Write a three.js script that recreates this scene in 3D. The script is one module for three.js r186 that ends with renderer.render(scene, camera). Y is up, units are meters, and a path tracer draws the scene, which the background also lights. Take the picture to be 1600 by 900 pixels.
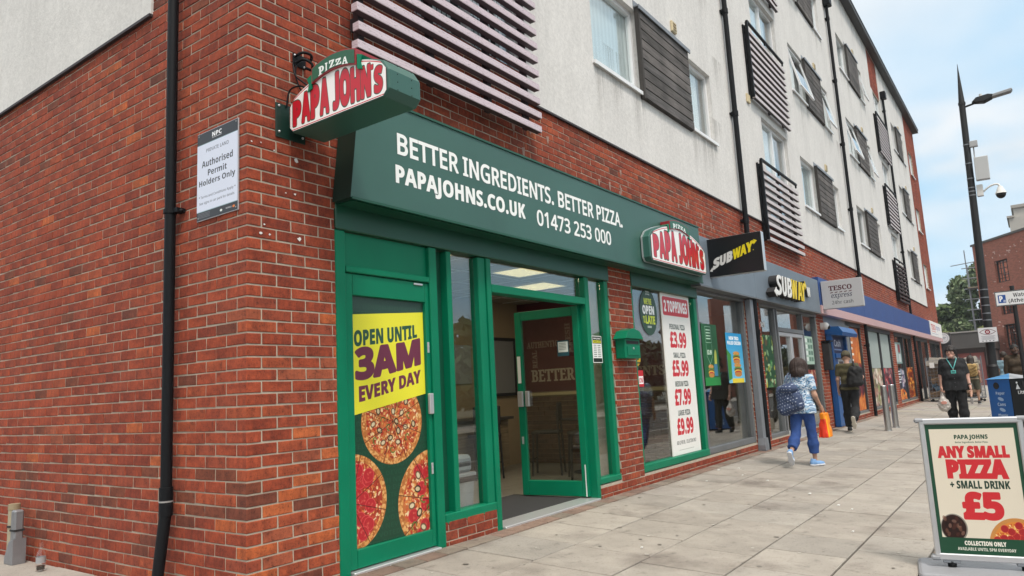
import * as THREE from 'three';
import { mergeGeometries, mergeVertices, toCreasedNormals } from 'three/addons/utils/BufferGeometryUtils.js';
import { FontLoader } from 'three/addons/loaders/FontLoader.js';
import { TextGeometry } from 'three/addons/geometries/TextGeometry.js';
import { RectAreaLightUniformsLib } from 'three/addons/lights/RectAreaLightUniformsLib.js';

// ------------------------------------------------------------------ camera
// x runs along the shop front away from the corner, y up, z out into the street; the corner of the building is the origin
const scene = new THREE.Scene();
const camera = new THREE.PerspectiveCamera(43.58, 16 / 9, 0.05, 3000);
{
  const yaw = -0.6227, pitch = 0.1435, roll = -0.052;
  const f = new THREE.Vector3(Math.cos(pitch) * Math.cos(yaw), Math.sin(pitch), Math.cos(pitch) * Math.sin(yaw));
  const r = new THREE.Vector3().crossVectors(f, new THREE.Vector3(0, 1, 0)).normalize(), u = new THREE.Vector3().crossVectors(r, f);
  const r2 = r.clone().multiplyScalar(Math.cos(roll)).addScaledVector(u, Math.sin(roll)), u2 = u.clone().multiplyScalar(Math.cos(roll)).addScaledVector(r, -Math.sin(roll));
  camera.position.set(-2.6157, 1.1555, 3.8936);
  camera.quaternion.setFromRotationMatrix(new THREE.Matrix4().makeBasis(r2, u2, f.clone().negate()));
}

// ------------------------------------------------------------------ random numbers and noise
function rng(seed) { let s = seed | 0; return () => { s = (s + 0x6d2b79f5) | 0; let t = Math.imul(s ^ (s >>> 15), 1 | s); t = (t + Math.imul(t ^ (t >>> 7), 61 | t)) ^ t; return ((t ^ (t >>> 14)) >>> 0) / 4294967296; }; }
const hash = (x, y, z = 0) => { let h = Math.imul(x | 0, 374761393) + Math.imul(y | 0, 668265263) + Math.imul(z | 0, 2147483647 ^ 1274126177); h = Math.imul(h ^ (h >>> 13), 1274126177); return ((h ^ (h >>> 16)) >>> 0) / 4294967296; };
const sm = (t) => t * t * (3 - 2 * t), mix = (a, b, t) => a + (b - a) * t, clamp = (x, a = 0, b = 1) => Math.min(b, Math.max(a, x)), sstep = (a, b, x) => sm(clamp((x - a) / (b - a)));
function vnoise(x, y, per = 0, seed = 0) {                       // value noise, tiling with period per
  const xi = Math.floor(x), yi = Math.floor(y), fx = sm(x - xi), fy = sm(y - yi), w = (i) => (per ? ((i % per) + per) % per : i);
  return mix(mix(hash(w(xi), w(yi), seed), hash(w(xi + 1), w(yi), seed), fx), mix(hash(w(xi), w(yi + 1), seed), hash(w(xi + 1), w(yi + 1), seed), fx), fy);
}
function fbm(x, y, oct = 4, per = 0, seed = 0) { let s = 0, a = 0.5, n = 0; for (let i = 0; i < oct; i++) { s += a * vnoise(x, y, per, seed + i * 17); n += a; a *= 0.5; x *= 2; y *= 2; per *= 2; } return s / n; }
function noise3(x, y, z, seed = 0) {
  const xi = Math.floor(x), yi = Math.floor(y), zi = Math.floor(z), a = sm(x - xi), b = sm(y - yi), c = sm(z - zi), h = (i, j, k) => hash(xi + i, (yi + j) * 57 + (zi + k) * 1313, seed);
  return mix(mix(mix(h(0, 0, 0), h(1, 0, 0), a), mix(h(0, 1, 0), h(1, 1, 0), a), b), mix(mix(h(0, 0, 1), h(1, 0, 1), a), mix(h(0, 1, 1), h(1, 1, 1), a), b), c);
}

// ------------------------------------------------------------------ sky, sun, exposure
const sunDir = new THREE.Vector3(-0.30, 0.86, 0.44).normalize();
{
  const W = 1024, H = 512, data = new Float32Array(W * H * 4);
  for (let j = 0; j < H; j++) {
    const el = ((j + 0.5) / H - 0.5) * Math.PI, y = Math.sin(el), c = Math.cos(el);
    for (let i = 0; i < W; i++) {
      const az = ((i + 0.5) / W - 0.5) * 2 * Math.PI, x = Math.cos(az) * c, z = Math.sin(az) * c, o = (j * W + i) * 4;
      const yy = Math.max(y, 0), k = 1.0 / (yy + 0.16), px = x * k, pz = z * k;
      const n1 = fbm(px * 1.5 + 7.3, pz * 1.5 + 2.1, 6, 0, 3), n2 = fbm(px * 0.6 + 1.7, pz * 0.6 + 9.4, 4, 0, 8), n3 = fbm(px * 4.5, pz * 4.5, 4, 0, 21);
      const cl = sstep(0.36, 0.66, n1 * 0.55 + n2 * 0.52 + n3 * 0.08 + sstep(0.25, 0.7, yy) * 0.16 - 0.03);
      const band = Math.exp(-(((yy - 0.25 - 0.05 * (n2 - 0.5)) / 0.055) ** 2)) * sstep(0.35, 0.6, n1) * 1.5 + Math.exp(-((yy / 0.07) ** 2)) * 0.8 - 0.5 * Math.exp(-(((yy - 0.15) / 0.06) ** 2));
      const blue = [mix(0.33, 0.25, sstep(0, 0.6, yy)), mix(0.49, 0.43, sstep(0, 0.6, yy)), mix(0.61, 0.60, sstep(0, 0.6, yy))];
      const sh = 0.90 + 0.16 * (n3 - 0.5) + 0.2 * (n1 - 0.5), cloud = [0.615 * sh, 0.635 * sh, 0.65 * sh], sunny = Math.max(0, x * sunDir.x + y * sunDir.y + z * sunDir.z);
      const lift = 1 + 0.6 * sstep(0.42, 0.95, yy) + 0.45 * sunny ** 3;
      const a = clamp(cl * 0.8 + band * 0.6);
      const below = y < 0 ? mix(1, 0.35, sstep(0, 0.12, -y)) : 1;
      for (let q = 0; q < 3; q++) data[o + q] = mix(blue[q], cloud[q], clamp(a + 0.55 * sstep(0.42, 0.8, yy) + 0.4 * sunny ** 2)) * lift * below * [1 + 0.05 * sunny, 1, 1 - 0.07 * sunny][q];
      data[o + 3] = 1;
    }
  }
  const t = new THREE.DataTexture(data, W, H, THREE.RGBAFormat, THREE.FloatType);
  t.mapping = THREE.EquirectangularReflectionMapping; t.magFilter = THREE.LinearFilter; t.minFilter = THREE.LinearFilter; t.needsUpdate = true;
  scene.background = t; scene.environment = t;
}
const sun = new THREE.DirectionalLight(0xfff5ea, 1.5);
sun.position.copy(sunDir).multiplyScalar(60).add(new THREE.Vector3(10, 0, 0)); sun.target.position.set(10, 0, 0);
sun.castShadow = true; sun.shadow.radius = 20; sun.shadow.mapSize.set(4096, 4096);
Object.assign(sun.shadow.camera, { left: -50, right: 50, top: 40, bottom: -40, near: 1, far: 160 });
scene.add(sun, sun.target);
RectAreaLightUniformsLib.init();
const renderer = new THREE.WebGLRenderer({ antialias: true });
renderer.setSize(1024, 576);
renderer.shadowMap.enabled = true;
renderer.toneMapping = THREE.LinearToneMapping;
renderer.toneMappingExposure = 1.66;
scene.fog = new THREE.FogExp2(0xdfe8f0, 0.0005);

// ------------------------------------------------------------------ textures
const clampTex = (t) => { t.wrapS = t.wrapT = THREE.ClampToEdgeWrapping; t.magFilter = THREE.LinearFilter; t.anisotropy = 8; t.needsUpdate = true; return t; };
function dataTex(n, fn, m = n) {                                 // tiling data texture, values 0..1 linear
  const d = new Uint8Array(n * m * 4);
  for (let j = 0; j < m; j++) for (let i = 0; i < n; i++) { const v = fn(i / n, j / m, i, j), o = (j * n + i) * 4; for (let q = 0; q < 3; q++) d[o + q] = clamp(Array.isArray(v) ? v[q] : v) * 255; d[o + 3] = 255; }
  const t = new THREE.DataTexture(d, n, m); t.wrapS = t.wrapT = THREE.RepeatWrapping; t.magFilter = THREE.LinearFilter; t.minFilter = THREE.LinearMipmapLinearFilter; t.generateMipmaps = true; t.needsUpdate = true; return t;
}
const rep = (t, sx, sy = sx) => { const c = t.clone(); c.repeat.set(1 / sx, 1 / sy); c.needsUpdate = true; return c; };
function paint(w, h, draw) {                                     // a printed sheet
  const c = document.createElement('canvas'); c.width = w; c.height = h; const g = c.getContext('2d'); draw(g, w, h);
  const t = new THREE.CanvasTexture(c); t.colorSpace = THREE.SRGBColorSpace; return clampTex(t);
}
// text stretched into a box: x, y is its top left
function fit(g, s, x, y, w, h, fill, o = {}) {
  const size = 200, st = o.stroke || 0;
  g.save(); g.font = `${o.italic ? 'italic ' : ''}${o.light ? '' : 'bold '}${size}px ${o.font || 'sans-serif'}`; g.textAlign = 'left'; g.textBaseline = 'alphabetic';
  const m = g.measureText(s), bw = m.actualBoundingBoxLeft + m.actualBoundingBoxRight + st, bh = m.actualBoundingBoxAscent + m.actualBoundingBoxDescent + st;
  g.translate(x, y); g.scale(w / bw, h / bh); if (o.skew) { g.transform(1, 0, -o.skew, 1, o.skew * bh, 0); }
  g.lineJoin = o.join || 'round'; g.miterLimit = 2;
  const tx = m.actualBoundingBoxLeft + st / 2, ty = m.actualBoundingBoxAscent + st / 2;
  if (o.outline) { g.strokeStyle = o.outline; g.lineWidth = st; g.strokeText(s, tx, ty); } else if (st) { g.strokeStyle = fill; g.lineWidth = st; g.strokeText(s, tx, ty); }
  g.fillStyle = fill; g.fillText(s, tx, ty);
  if (o.heavy) { g.strokeStyle = fill; g.lineWidth = o.heavy; g.strokeText(s, tx, ty); }
  g.restore();
}
const grain = dataTex(256, (u, v) => { const a = fbm(u * 8, v * 8, 5, 8, 1), b = hash(u * 256, v * 256, 5); return 0.72 + 0.3 * (a - 0.5) + 0.22 * (b - 0.5) + 0.12; });
const brickGrain = dataTex(256, (u, v) => { const a = fbm(u * 10, v * 10, 5, 10, 11), s = fbm(u * 40, v * 14, 3, 0, 13), p = fbm(u * 60, v * 60, 2, 60, 15); let k = 0.78 + 0.75 * (a - 0.5) + 0.28 * (s - 0.5) - (p > 0.70 ? 0.3 : 0); return [k, k * (0.98 + 0.1 * (a - 0.5)), k]; });
const stucco = dataTex(512, (u, v) => { const a = fbm(u * 64, v * 64, 3, 64, 31), b = fbm(u * 3, v * 3, 3, 3, 33), st = fbm(u * 24, v * 2, 3, 0, 35); return 0.84 + 0.2 * (a - 0.5) + 0.12 * (b - 0.5) + 0.1 * (st - 0.5); });
const slabGrain = dataTex(512, (u, v) => { const a = fbm(u * 6, v * 6, 5, 6, 41), b = hash(u * 512, v * 512, 43), p = fbm(u * 90, v * 90, 2, 90, 45), st = fbm(u * 14, v * 14, 3, 14, 48); let k = 0.8 + 0.3 * (a - 0.5) + 0.14 * (b - 0.5); if (p > 0.74) k -= 0.16; if (st > 0.68) k -= (st - 0.68) * 0.9; return [k, k * 0.995, k * 0.985]; });
const wood = dataTex(256, (u, v) => { const a = fbm(u * 3, v * 60, 4, 0, 51), b = fbm(u * 12, v * 120, 2, 0, 53), c = fbm(u * 4, v * 4, 3, 4, 55); return 0.62 + 0.75 * (a - 0.5) + 0.35 * (b - 0.5) + 0.7 * (c - 0.5); });
const woodSoft = dataTex(256, (u, v) => { const a = fbm(u * 3, v * 50, 4, 0, 51), b = fbm(u * 40, v * 40, 2, 0, 57); return 0.85 + 0.2 * (a - 0.5) - (b > 0.74 ? 0.25 : 0); });
const dirt = dataTex(256, (u, v) => { const a = fbm(u * 4, v * 4, 5, 4, 61); return 0.86 + 0.25 * (a - 0.5); });

// ------------------------------------------------------------------ materials (colours are linear base colours)
const lin = (r, g, b) => new THREE.Color().setRGB(r, g, b);
const std = (c, rough = 0.8, o = {}) => new THREE.MeshStandardMaterial({ color: Array.isArray(c) ? lin(...c) : new THREE.Color(c), roughness: rough, ...o });
const M = {};
M.mortar = std([0.53, 0.465, 0.37], 0.95, { map: rep(grain, 0.4), bumpMap: rep(grain, 0.15), bumpScale: 0.003 });
M.mortarDark = std([0.30, 0.25, 0.20], 0.95, { map: rep(grain, 0.4) });
const brickTones = [[0.361, 0.063, 0.023], [0.325, 0.054, 0.02], [0.397, 0.071, 0.027], [0.298, 0.049, 0.02], [0.425, 0.085, 0.03], [0.524, 0.121, 0.033], [0.561, 0.138, 0.04], [0.194, 0.05, 0.026], [0.226, 0.058, 0.027], [0.343, 0.067, 0.029], [0.38, 0.092, 0.04]];
const brickMats = brickTones.map((c, i) => std(c, 0.88, { map: rep(brickGrain, 0.31 + 0.02 * i), bumpMap: rep(brickGrain, 0.12), bumpScale: 0.0022 }));
M.brickVC = std([1, 1, 1], 0.88, { vertexColors: true, map: rep(brickGrain, 0.33), bumpMap: rep(brickGrain, 0.12), bumpScale: 0.002 });
M.render = std([0.80, 0.785, 0.76], 0.95, { map: rep(stucco, 1.7), bumpMap: rep(stucco, 0.9), bumpScale: 0.006 });
M.green = new THREE.MeshPhysicalMaterial({ specularIntensity: 0.45, color: lin(0.0, 0.215, 0.108), roughness: 0.42, bumpMap: rep(dirt, 0.3), bumpScale: 0.0006, map: rep(dirt, 1.3) });
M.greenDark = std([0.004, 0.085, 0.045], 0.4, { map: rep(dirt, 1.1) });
M.fascia = std([0.046, 0.135, 0.108], 0.42, { map: rep(dirt, 2.3) });
M.fasciaEnd = std([0.006, 0.03, 0.022], 0.4);
M.glass = new THREE.MeshPhysicalMaterial({ color: lin(0.86, 0.89, 0.87), roughness: 0.0, transmission: 1, thickness: 0, ior: 1.95 });
M.glassDim = new THREE.MeshPhysicalMaterial({ color: lin(0.93, 0.96, 0.96), roughness: 0.0, transmission: 1, thickness: 0, ior: 1.7 });
M.upvc = std([0.80, 0.81, 0.82], 0.35);
M.black = new THREE.MeshPhysicalMaterial({ specularIntensity: 0.35, color: lin(0.008, 0.009, 0.011), roughness: 0.5, bumpMap: rep(dirt, 0.4), bumpScale: 0.001 });
M.blackMatt = std([0.02, 0.02, 0.022], 0.8);
M.pole = std([0.012, 0.013, 0.015], 0.6, { map: rep(dirt, 0.7) });
M.steel = std([0.55, 0.54, 0.52], 0.34, { metalness: 0.9, map: rep(dirt, 0.5) });
M.alu = std([0.62, 0.63, 0.65], 0.35, { metalness: 0.6 });
M.greyAlu = std([0.20, 0.21, 0.22], 0.42, { metalness: 0.25, map: rep(dirt, 0.8) });
M.greyPanel = std([0.19, 0.235, 0.285], 0.5, { map: rep(dirt, 1.6) });
M.charcoal = std([0.035, 0.037, 0.042], 0.5);
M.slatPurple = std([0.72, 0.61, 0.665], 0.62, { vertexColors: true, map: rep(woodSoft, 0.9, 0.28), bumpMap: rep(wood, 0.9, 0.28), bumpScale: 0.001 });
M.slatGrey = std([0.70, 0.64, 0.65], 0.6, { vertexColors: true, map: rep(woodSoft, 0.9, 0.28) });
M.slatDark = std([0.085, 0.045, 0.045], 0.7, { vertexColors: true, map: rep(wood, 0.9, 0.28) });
M.frameDark = std([0.03, 0.022, 0.026], 0.6);
M.cedar = [[0.175, 0.158, 0.15], [0.13, 0.118, 0.112], [0.215, 0.195, 0.185], [0.16, 0.148, 0.144]].map((c) => std(c, 0.85, { map: rep(wood, 1.4, 0.5), bumpMap: rep(wood, 1.4, 0.5), bumpScale: 0.002 }));
M.zinc = std([0.26, 0.28, 0.31], 0.5, { metalness: 0.3, map: rep(dirt, 0.5) });
M.white = std([0.78, 0.78, 0.77], 0.45);
M.whiteMatt = std([0.74, 0.74, 0.72], 0.8);
M.cream = std([0.62, 0.50, 0.28], 0.7);
M.curtain = std([0.86, 0.89, 0.90], 0.9, { map: rep(dataTex(128, (u, v) => 0.92 + 0.06 * Math.sin(u * 50) + 0.1 * (fbm(u * 8, v * 3, 3, 8, 71) - 0.5)), 0.8) });
M.tarmac = std([0.055, 0.055, 0.056], 0.95, { map: rep(slabGrain, 1.5), bumpMap: rep(grain, 0.2), bumpScale: 0.004 });
const slabTones = [[0.418, 0.38, 0.334], [0.397, 0.361, 0.317], [0.44, 0.402, 0.354], [0.38, 0.35, 0.312], [0.426, 0.394, 0.351]];
const slabMats = slabTones.map((c, i) => std(c, 0.92, { map: rep(slabGrain, 0.83 + i * 0.13), bumpMap: rep(slabGrain, 0.5), bumpScale: 0.0015 }));
M.slabVC = std([1, 1, 1], 0.92, { vertexColors: true, map: rep(slabGrain, 1.1), bumpMap: rep(slabGrain, 0.5), bumpScale: 0.0015 });
M.joint = std([0.075, 0.066, 0.055], 1);
M.floorTile = std([0.33, 0.31, 0.28], 0.3, { map: rep(slabGrain, 1.2) });
M.mat = std([0.028, 0.028, 0.03], 0.98, { bumpMap: rep(grain, 0.1), bumpScale: 0.004 });
M.beige = std([0.40, 0.30, 0.185], 0.8, { map: rep(dirt, 2) });
M.maroon = std([0.10, 0.012, 0.018], 0.6);
M.ceiling = std([0.34, 0.31, 0.25], 0.9);
M.ply = std([0.34, 0.26, 0.17], 0.5, { map: rep(wood, 1.2, 0.9) });
M.plasticGrey = std([0.42, 0.43, 0.44], 0.5);
M.blue = std([0.01, 0.10, 0.33], 0.38, { map: rep(dirt, 0.9) });
M.tescoBlue = std([0.030, 0.088, 0.300], 0.45, { map: rep(dirt, 1.9) });
M.tescoPink = std([0.55, 0.36, 0.365], 0.55);
M.card = std([0.36, 0.26, 0.16], 0.9, { map: rep(grain, 0.6) });
M.greyBoard = std([0.47, 0.47, 0.48], 0.55);

// ------------------------------------------------------------------ geometry helpers
function uvBox(g) {                                              // uv in metres from positions, by the main direction of each face
  if (g.index) g = g.toNonIndexed();
  const p = g.attributes.position, uv = new Float32Array(p.count * 2), a = new THREE.Vector3(), b = new THREE.Vector3(), c = new THREE.Vector3();
  for (let i = 0; i < p.count; i += 3) {
    a.fromBufferAttribute(p, i); b.fromBufferAttribute(p, i + 1); c.fromBufferAttribute(p, i + 2);
    const n = b.clone().sub(a).cross(c.clone().sub(a)), X = Math.abs(n.x), Y = Math.abs(n.y), Z = Math.abs(n.z);
    for (const [k, q] of [[i, a], [i + 1, b], [i + 2, c]]) { const s = X > Y && X > Z ? [q.z, q.y] : Y > Z ? [q.x, q.z] : [q.x, q.y]; uv[k * 2] = s[0]; uv[k * 2 + 1] = s[1]; }
  }
  g.setAttribute('uv', new THREE.BufferAttribute(uv, 2)); return g;
}
const faces = (pts, quads) => {                                  // flat-shaded polygons
  const v = []; for (const q of quads) for (let k = 1; k + 1 < q.length; k++) v.push(...pts[q[0]], ...pts[q[k]], ...pts[q[k + 1]]);
  const g = new THREE.BufferGeometry(); g.setAttribute('position', new THREE.Float32BufferAttribute(v, 3)); g.computeVertexNormals(); return g;
};
function chamfer(w, h, d, c) {                                   // a box with chamfered edges
  const x = w / 2, y = h / 2, z = d / 2, P = [], id = {};
  for (const sx of [-1, 1]) for (const sy of [-1, 1]) for (const sz of [-1, 1]) {
    id[`x${sx}${sy}${sz}`] = P.push([sx * x, sy * (y - c), sz * (z - c)]) - 1;
    id[`y${sx}${sy}${sz}`] = P.push([sx * (x - c), sy * y, sz * (z - c)]) - 1;
    id[`z${sx}${sy}${sz}`] = P.push([sx * (x - c), sy * (y - c), sz * z]) - 1;
  }
  const Q = [], k = (a, b, cc, dd) => id[`${a}${b}${cc}${dd}`], add = (q, n) => { const [A, B, C] = q.map((i) => new THREE.Vector3(...P[i])); if (B.clone().sub(A).cross(C.clone().sub(A)).dot(n) < 0) q.reverse(); Q.push(q); };
  for (const s of [-1, 1]) {
    add([k('x', s, -1, -1), k('x', s, 1, -1), k('x', s, 1, 1), k('x', s, -1, 1)], new THREE.Vector3(s, 0, 0));
    add([k('y', -1, s, -1), k('y', 1, s, -1), k('y', 1, s, 1), k('y', -1, s, 1)], new THREE.Vector3(0, s, 0));
    add([k('z', -1, -1, s), k('z', 1, -1, s), k('z', 1, 1, s), k('z', -1, 1, s)], new THREE.Vector3(0, 0, s));
    for (const t of [-1, 1]) {
      add([k('x', s, t, -1), k('y', s, t, -1), k('y', s, t, 1), k('x', s, t, 1)], new THREE.Vector3(s, t, 0));
      add([k('x', s, -1, t), k('z', s, -1, t), k('z', s, 1, t), k('x', s, 1, t)], new THREE.Vector3(s, 0, t));
      add([k('y', -1, s, t), k('z', -1, s, t), k('z', 1, s, t), k('y', 1, s, t)], new THREE.Vector3(0, s, t));
      for (const r of [-1, 1]) add([k('x', s, t, r), k('y', s, t, r), k('z', s, t, r)], new THREE.Vector3(s, t, r));
    }
  }
  return faces(P, Q);
}
const box = (x0, x1, y0, y1, z0, z1, c = 0) => {                 // box between limits, uv in metres
  const g = c ? chamfer(x1 - x0, y1 - y0, z1 - z0, c) : new THREE.BoxGeometry(x1 - x0, y1 - y0, z1 - z0).toNonIndexed();
  g.translate((x0 + x1) / 2, (y0 + y1) / 2, (z0 + z1) / 2); return uvBox(g);
};
const cyl = (r0, r1, a, b, n = 16) => {                          // tapered tube from a (r0) to b (r1)
  const A = new THREE.Vector3(...a), B = new THREE.Vector3(...b), g = new THREE.CylinderGeometry(r1, r0, A.distanceTo(B), n);
  g.applyQuaternion(new THREE.Quaternion().setFromUnitVectors(new THREE.Vector3(0, 1, 0), B.clone().sub(A).normalize())); g.translate(...A.add(B).multiplyScalar(0.5).toArray()); return g.toNonIndexed();
};
const tube = (pts, r, n = 24, m = 8) => new THREE.TubeGeometry(new THREE.CatmullRomCurve3(pts.map((p) => new THREE.Vector3(...p))), n, r, m).toNonIndexed();
const bar = (a, b, w, d = w) => { const A = new THREE.Vector3(...a), B = new THREE.Vector3(...b), g = new THREE.BoxGeometry(w, A.distanceTo(B), d).toNonIndexed(); g.applyQuaternion(new THREE.Quaternion().setFromUnitVectors(new THREE.Vector3(0, 1, 0), B.clone().sub(A).normalize())); g.translate(...A.add(B).multiplyScalar(0.5).toArray()); return g; };
const extr = (pts, d, bevel = 0, holes = []) => {                // polygon in xy pushed along +z
  const s = Array.isArray(pts) ? new THREE.Shape(pts.map((p) => new THREE.Vector2(...p))) : pts; for (const h of holes) s.holes.push(new THREE.Path(h.map((p) => new THREE.Vector2(...p))));
  const g = new THREE.ExtrudeGeometry(s, { depth: d, bevelEnabled: bevel > 0, bevelThickness: bevel, bevelSize: bevel, bevelOffset: -bevel, bevelSegments: 2, curveSegments: 16 }); return uvBox(g);
};
const sphere = (r, x, y, z, sx = 1, sy = 1, sz = 1, n = 16) => { const g = new THREE.SphereGeometry(r, n, Math.max(8, n * 0.7 | 0)); g.scale(sx, sy, sz); g.translate(x, y, z); return g.toNonIndexed(); };
const merge = (list) => mergeGeometries(list.map((g) => { g = g.index ? g.toNonIndexed() : g; for (const k of Object.keys(g.attributes)) if (!['position', 'normal', 'uv', 'color'].includes(k)) g.deleteAttribute(k); return g; }));
const paintGeo = (g, c) => { const n = g.attributes.position.count, a = new Float32Array(n * 3); for (let i = 0; i < n; i++) { a[i * 3] = c[0]; a[i * 3 + 1] = c[1]; a[i * 3 + 2] = c[2]; } g.setAttribute('color', new THREE.BufferAttribute(a, 3)); return g; };
const rect = (x0, x1, y0, y1) => [[x0, y0], [x1, y0], [x1, y1], [x0, y1]];

// ------------------------------------------------------------------ object helpers
const taken = new Map();
const numbered = (n) => { const k = taken.get(n) || 0; taken.set(n, k + 1); return k ? `${n}_${String(k).padStart(3, '0')}` : n; };
const partCount = new Map();
function part(name, geo, mat, parent, o = {}) {
  const g = Array.isArray(geo) ? (geo.length > 1 ? merge(geo) : geo[0]) : geo, m = new THREE.Mesh(g, mat), key = parent.uuid + name, k = partCount.get(key) || 0;
  partCount.set(key, k + 1); m.name = k ? `${name}_${String(k).padStart(3, '0')}` : name; m.castShadow = m.receiveShadow = true; Object.assign(m.userData, o); parent.add(m); return m;
}
function thing(name, label, category, pos = [0, 0, 0], turn = 0, group) {
  const o = new THREE.Group(); o.name = numbered(name); o.position.set(...pos); o.rotation.y = turn; o.userData = { label, category }; if (group) o.userData.group = group; scene.add(o); return o;
}
function struct(name, geo, mat) { const m = part(numbered(name), geo, mat, scene, { kind: 'structure' }); return m; }
function structGroup(name) { const o = new THREE.Group(); o.name = numbered(name); o.userData = { kind: 'structure' }; scene.add(o); return o; }
const printMat = (t, rough = 0.5, o = {}) => new THREE.MeshStandardMaterial({ map: t, roughness: rough, ...o });
const face = (w, h, x, y, z) => { const g = new THREE.PlaneGeometry(w, h); g.translate(x, y, z); return g; };
const font = await new FontLoader().loadAsync('fonts/droid/droid_sans_bold.typeface.json');
const CROSS = 0.045, groundY = (z) => -CROSS * Math.max(0, Math.min(z, 6));

// ================================================================== GROUND
struct('ground', (() => { const g = new THREE.PlaneGeometry(3000, 3000); g.rotateX(-Math.PI / 2); g.translate(300, -0.46, 0); return uvBox(g); })(), std([0.10, 0.105, 0.085], 1, { map: rep(dirt, 30) }));
struct('road', box(-60, 160, -0.44, -0.40, 6.16, 14), M.tarmac);
for (let i = 0; i < 20; i++) struct('road_marking', box(-20 + i * 6, -18 + i * 6, -0.399, -0.396, 10, 10.1), M.white);
struct('far_pavement', box(-60, 160, -0.44, -0.29, 14, 17.5), std([0.33, 0.31, 0.28], 0.9, { map: rep(slabGrain, 2) }));
// the footway falls 45 mm per metre from the shop fronts to the kerb
var slope = Math.atan(CROSS);
struct('pavement_bed', (() => { const P = [[-8, -0.012, 0], [95, -0.012, 0], [95, -0.012 - CROSS * 6, 6], [-8, -0.012 - CROSS * 6, 6], [-8, -0.4, 0], [95, -0.4, 0], [95, -0.45, 6], [-8, -0.45, 6]]; return uvBox(faces(P, [[0, 3, 2, 1], [3, 7, 6, 2], [1, 2, 6, 5], [0, 4, 7, 3]])); })(), M.joint);
struct('side_ground', box(-8, -0.002, -0.4, -0.012, -14, 0), M.joint);
struct('end_ground', box(40.1, 95, -0.4, -0.016, -14, -0.01), std([0.30, 0.28, 0.25], 0.95, { map: rep(slabGrain, 2) }));
const pavement = structGroup('pavement');
{
  const R = rng(5), rows = [0.185, 0.81, 1.46, 2.07, 2.64, 3.10], off = [0, -0.05, 0.36, 0.05, 0.33], specs = [];
  for (let r = 0; r < 5; r++) for (let i = -14; i < 110; i++) {
    const x0 = 2.36 + off[r] + i * 0.59; if (x0 < -5 || x0 > 66) continue;
    specs.push({ x: x0 + 0.295, z: (rows[r] + rows[r + 1]) / 2, w: 0.59 - 0.014, d: rows[r + 1] - rows[r] - 0.013, tilt: true });
  }
  for (let i = 0; i < 8; i++) for (let j = 0; j < 9; j++) specs.push({ x: -0.31 - i * 0.6, z: -0.32 - j * 0.6, w: 0.588, d: 0.588, tilt: false });
  for (const s of specs) s.far = (s.x + 2.6) ** 2 + (s.z - 3.9) ** 2 + (s.x < 0 && s.z > 0 ? 400 : 0);
  specs.sort((a, b) => a.far - b.far);
  const cache = {}, rest = [];
  specs.forEach((s, k) => {
    const key = `${s.w.toFixed(3)}_${s.d.toFixed(3)}_${k % 3}`, make = () => { const g = chamfer(s.w, 0.05, s.d, 0.004); g.translate(0, -0.025, 0); g.translate((k % 3) * 0.71, 0, (k % 3) * 0.43); uvBox(g); const q = uvBox(g); q.translate(-(k % 3) * 0.71, 0, -(k % 3) * 0.43); return q; };
    const y = s.tilt ? -CROSS * s.z : 0, dy = (R() - 0.5) * 0.004, tx = (R() - 0.5) * 0.004, tz = (R() - 0.5) * 0.004, tone = Math.min(4, R() * 5 | 0);
    if (k < 300) {
      const m = part('paving_slab', cache[key] ||= make(), slabMats[tone], pavement); m.position.set(s.x, y + dy, s.z); m.rotation.set((s.tilt ? slope : 0) + tx, 0, tz);
    } else { const g = (cache[key] ||= make()).clone(); g.rotateX((s.tilt ? slope : 0) + tx); g.rotateZ(tz); g.translate(s.x, y + dy, s.z); rest.push(paintGeo(g, slabTones[tone].map((c) => c * (0.95 + 0.1 * R())))); }
  });
  part('paving_slab', rest, M.slabVC, pavement, { kind: 'stuff' });
  // brick edging along the foot of the wall, and small setts beyond the slabs
  const edge = [], setts = [];
  for (let i = 0; i < 175; i++) { const x = 0.115 + i * 0.225; const g = box(x - 0.107, x + 0.107, -0.05, 0.001, 0.012, 0.172, 0.004); g.rotateX(slope); g.translate(0, (R() - 0.5) * 0.003 - 0.002, 0); const q = 0.8 + 0.35 * R(); edge.push(paintGeo(g, R() < 0.5 ? [0.30 * q, 0.205 * q, 0.16 * q] : [0.28 * q, 0.235 * q, 0.19 * q])); }
  part('edging_brick', edge, M.slabVC, pavement, { kind: 'stuff' });
  for (let i = 0; i < 110; i++) for (let j = 0; j < 13; j++) { const x = -1 + i * 0.205 + (j % 2) * 0.1, z = 3.155 + j * 0.105, g = box(x - 0.0985, x + 0.0985, -0.05, 0, z - 0.048, z + 0.048, 0.004); g.translate(0, -CROSS * z + (R() - 0.5) * 0.004, 0); const q = 0.75 + 0.4 * R(); setts.push(paintGeo(g, [0.25 * q, 0.20 * q, 0.165 * q])); }
  part('sett', setts, M.slabVC, pavement, { kind: 'stuff' });
  part('kerb', box(-8, 95, -0.5, -0.272, 6.0, 6.15, 0.015), std([0.34, 0.33, 0.31], 0.9, { map: rep(slabGrain, 1) }), pavement);
  const spots = []; const Rg = rng(77);
  for (let i = 0; i < 130; i++) { const x = 0.5 + 15 * Rg() ** 1.3, z = 0.25 + 2.8 * Rg(), r = 0.008 + 0.014 * Rg(), g = new THREE.CircleGeometry(r, 7); g.scale(1, 0.7 + 0.5 * Rg(), 1); g.rotateX(-Math.PI / 2 + slope); g.rotateY(Rg() * 0.1); g.translate(x, -CROSS * z + 0.0045, z); const dark = Rg() < 0.6; spots.push(paintGeo(g.toNonIndexed(), dark ? [0.20, 0.18, 0.155] : [0.50, 0.47, 0.42])); }
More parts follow.
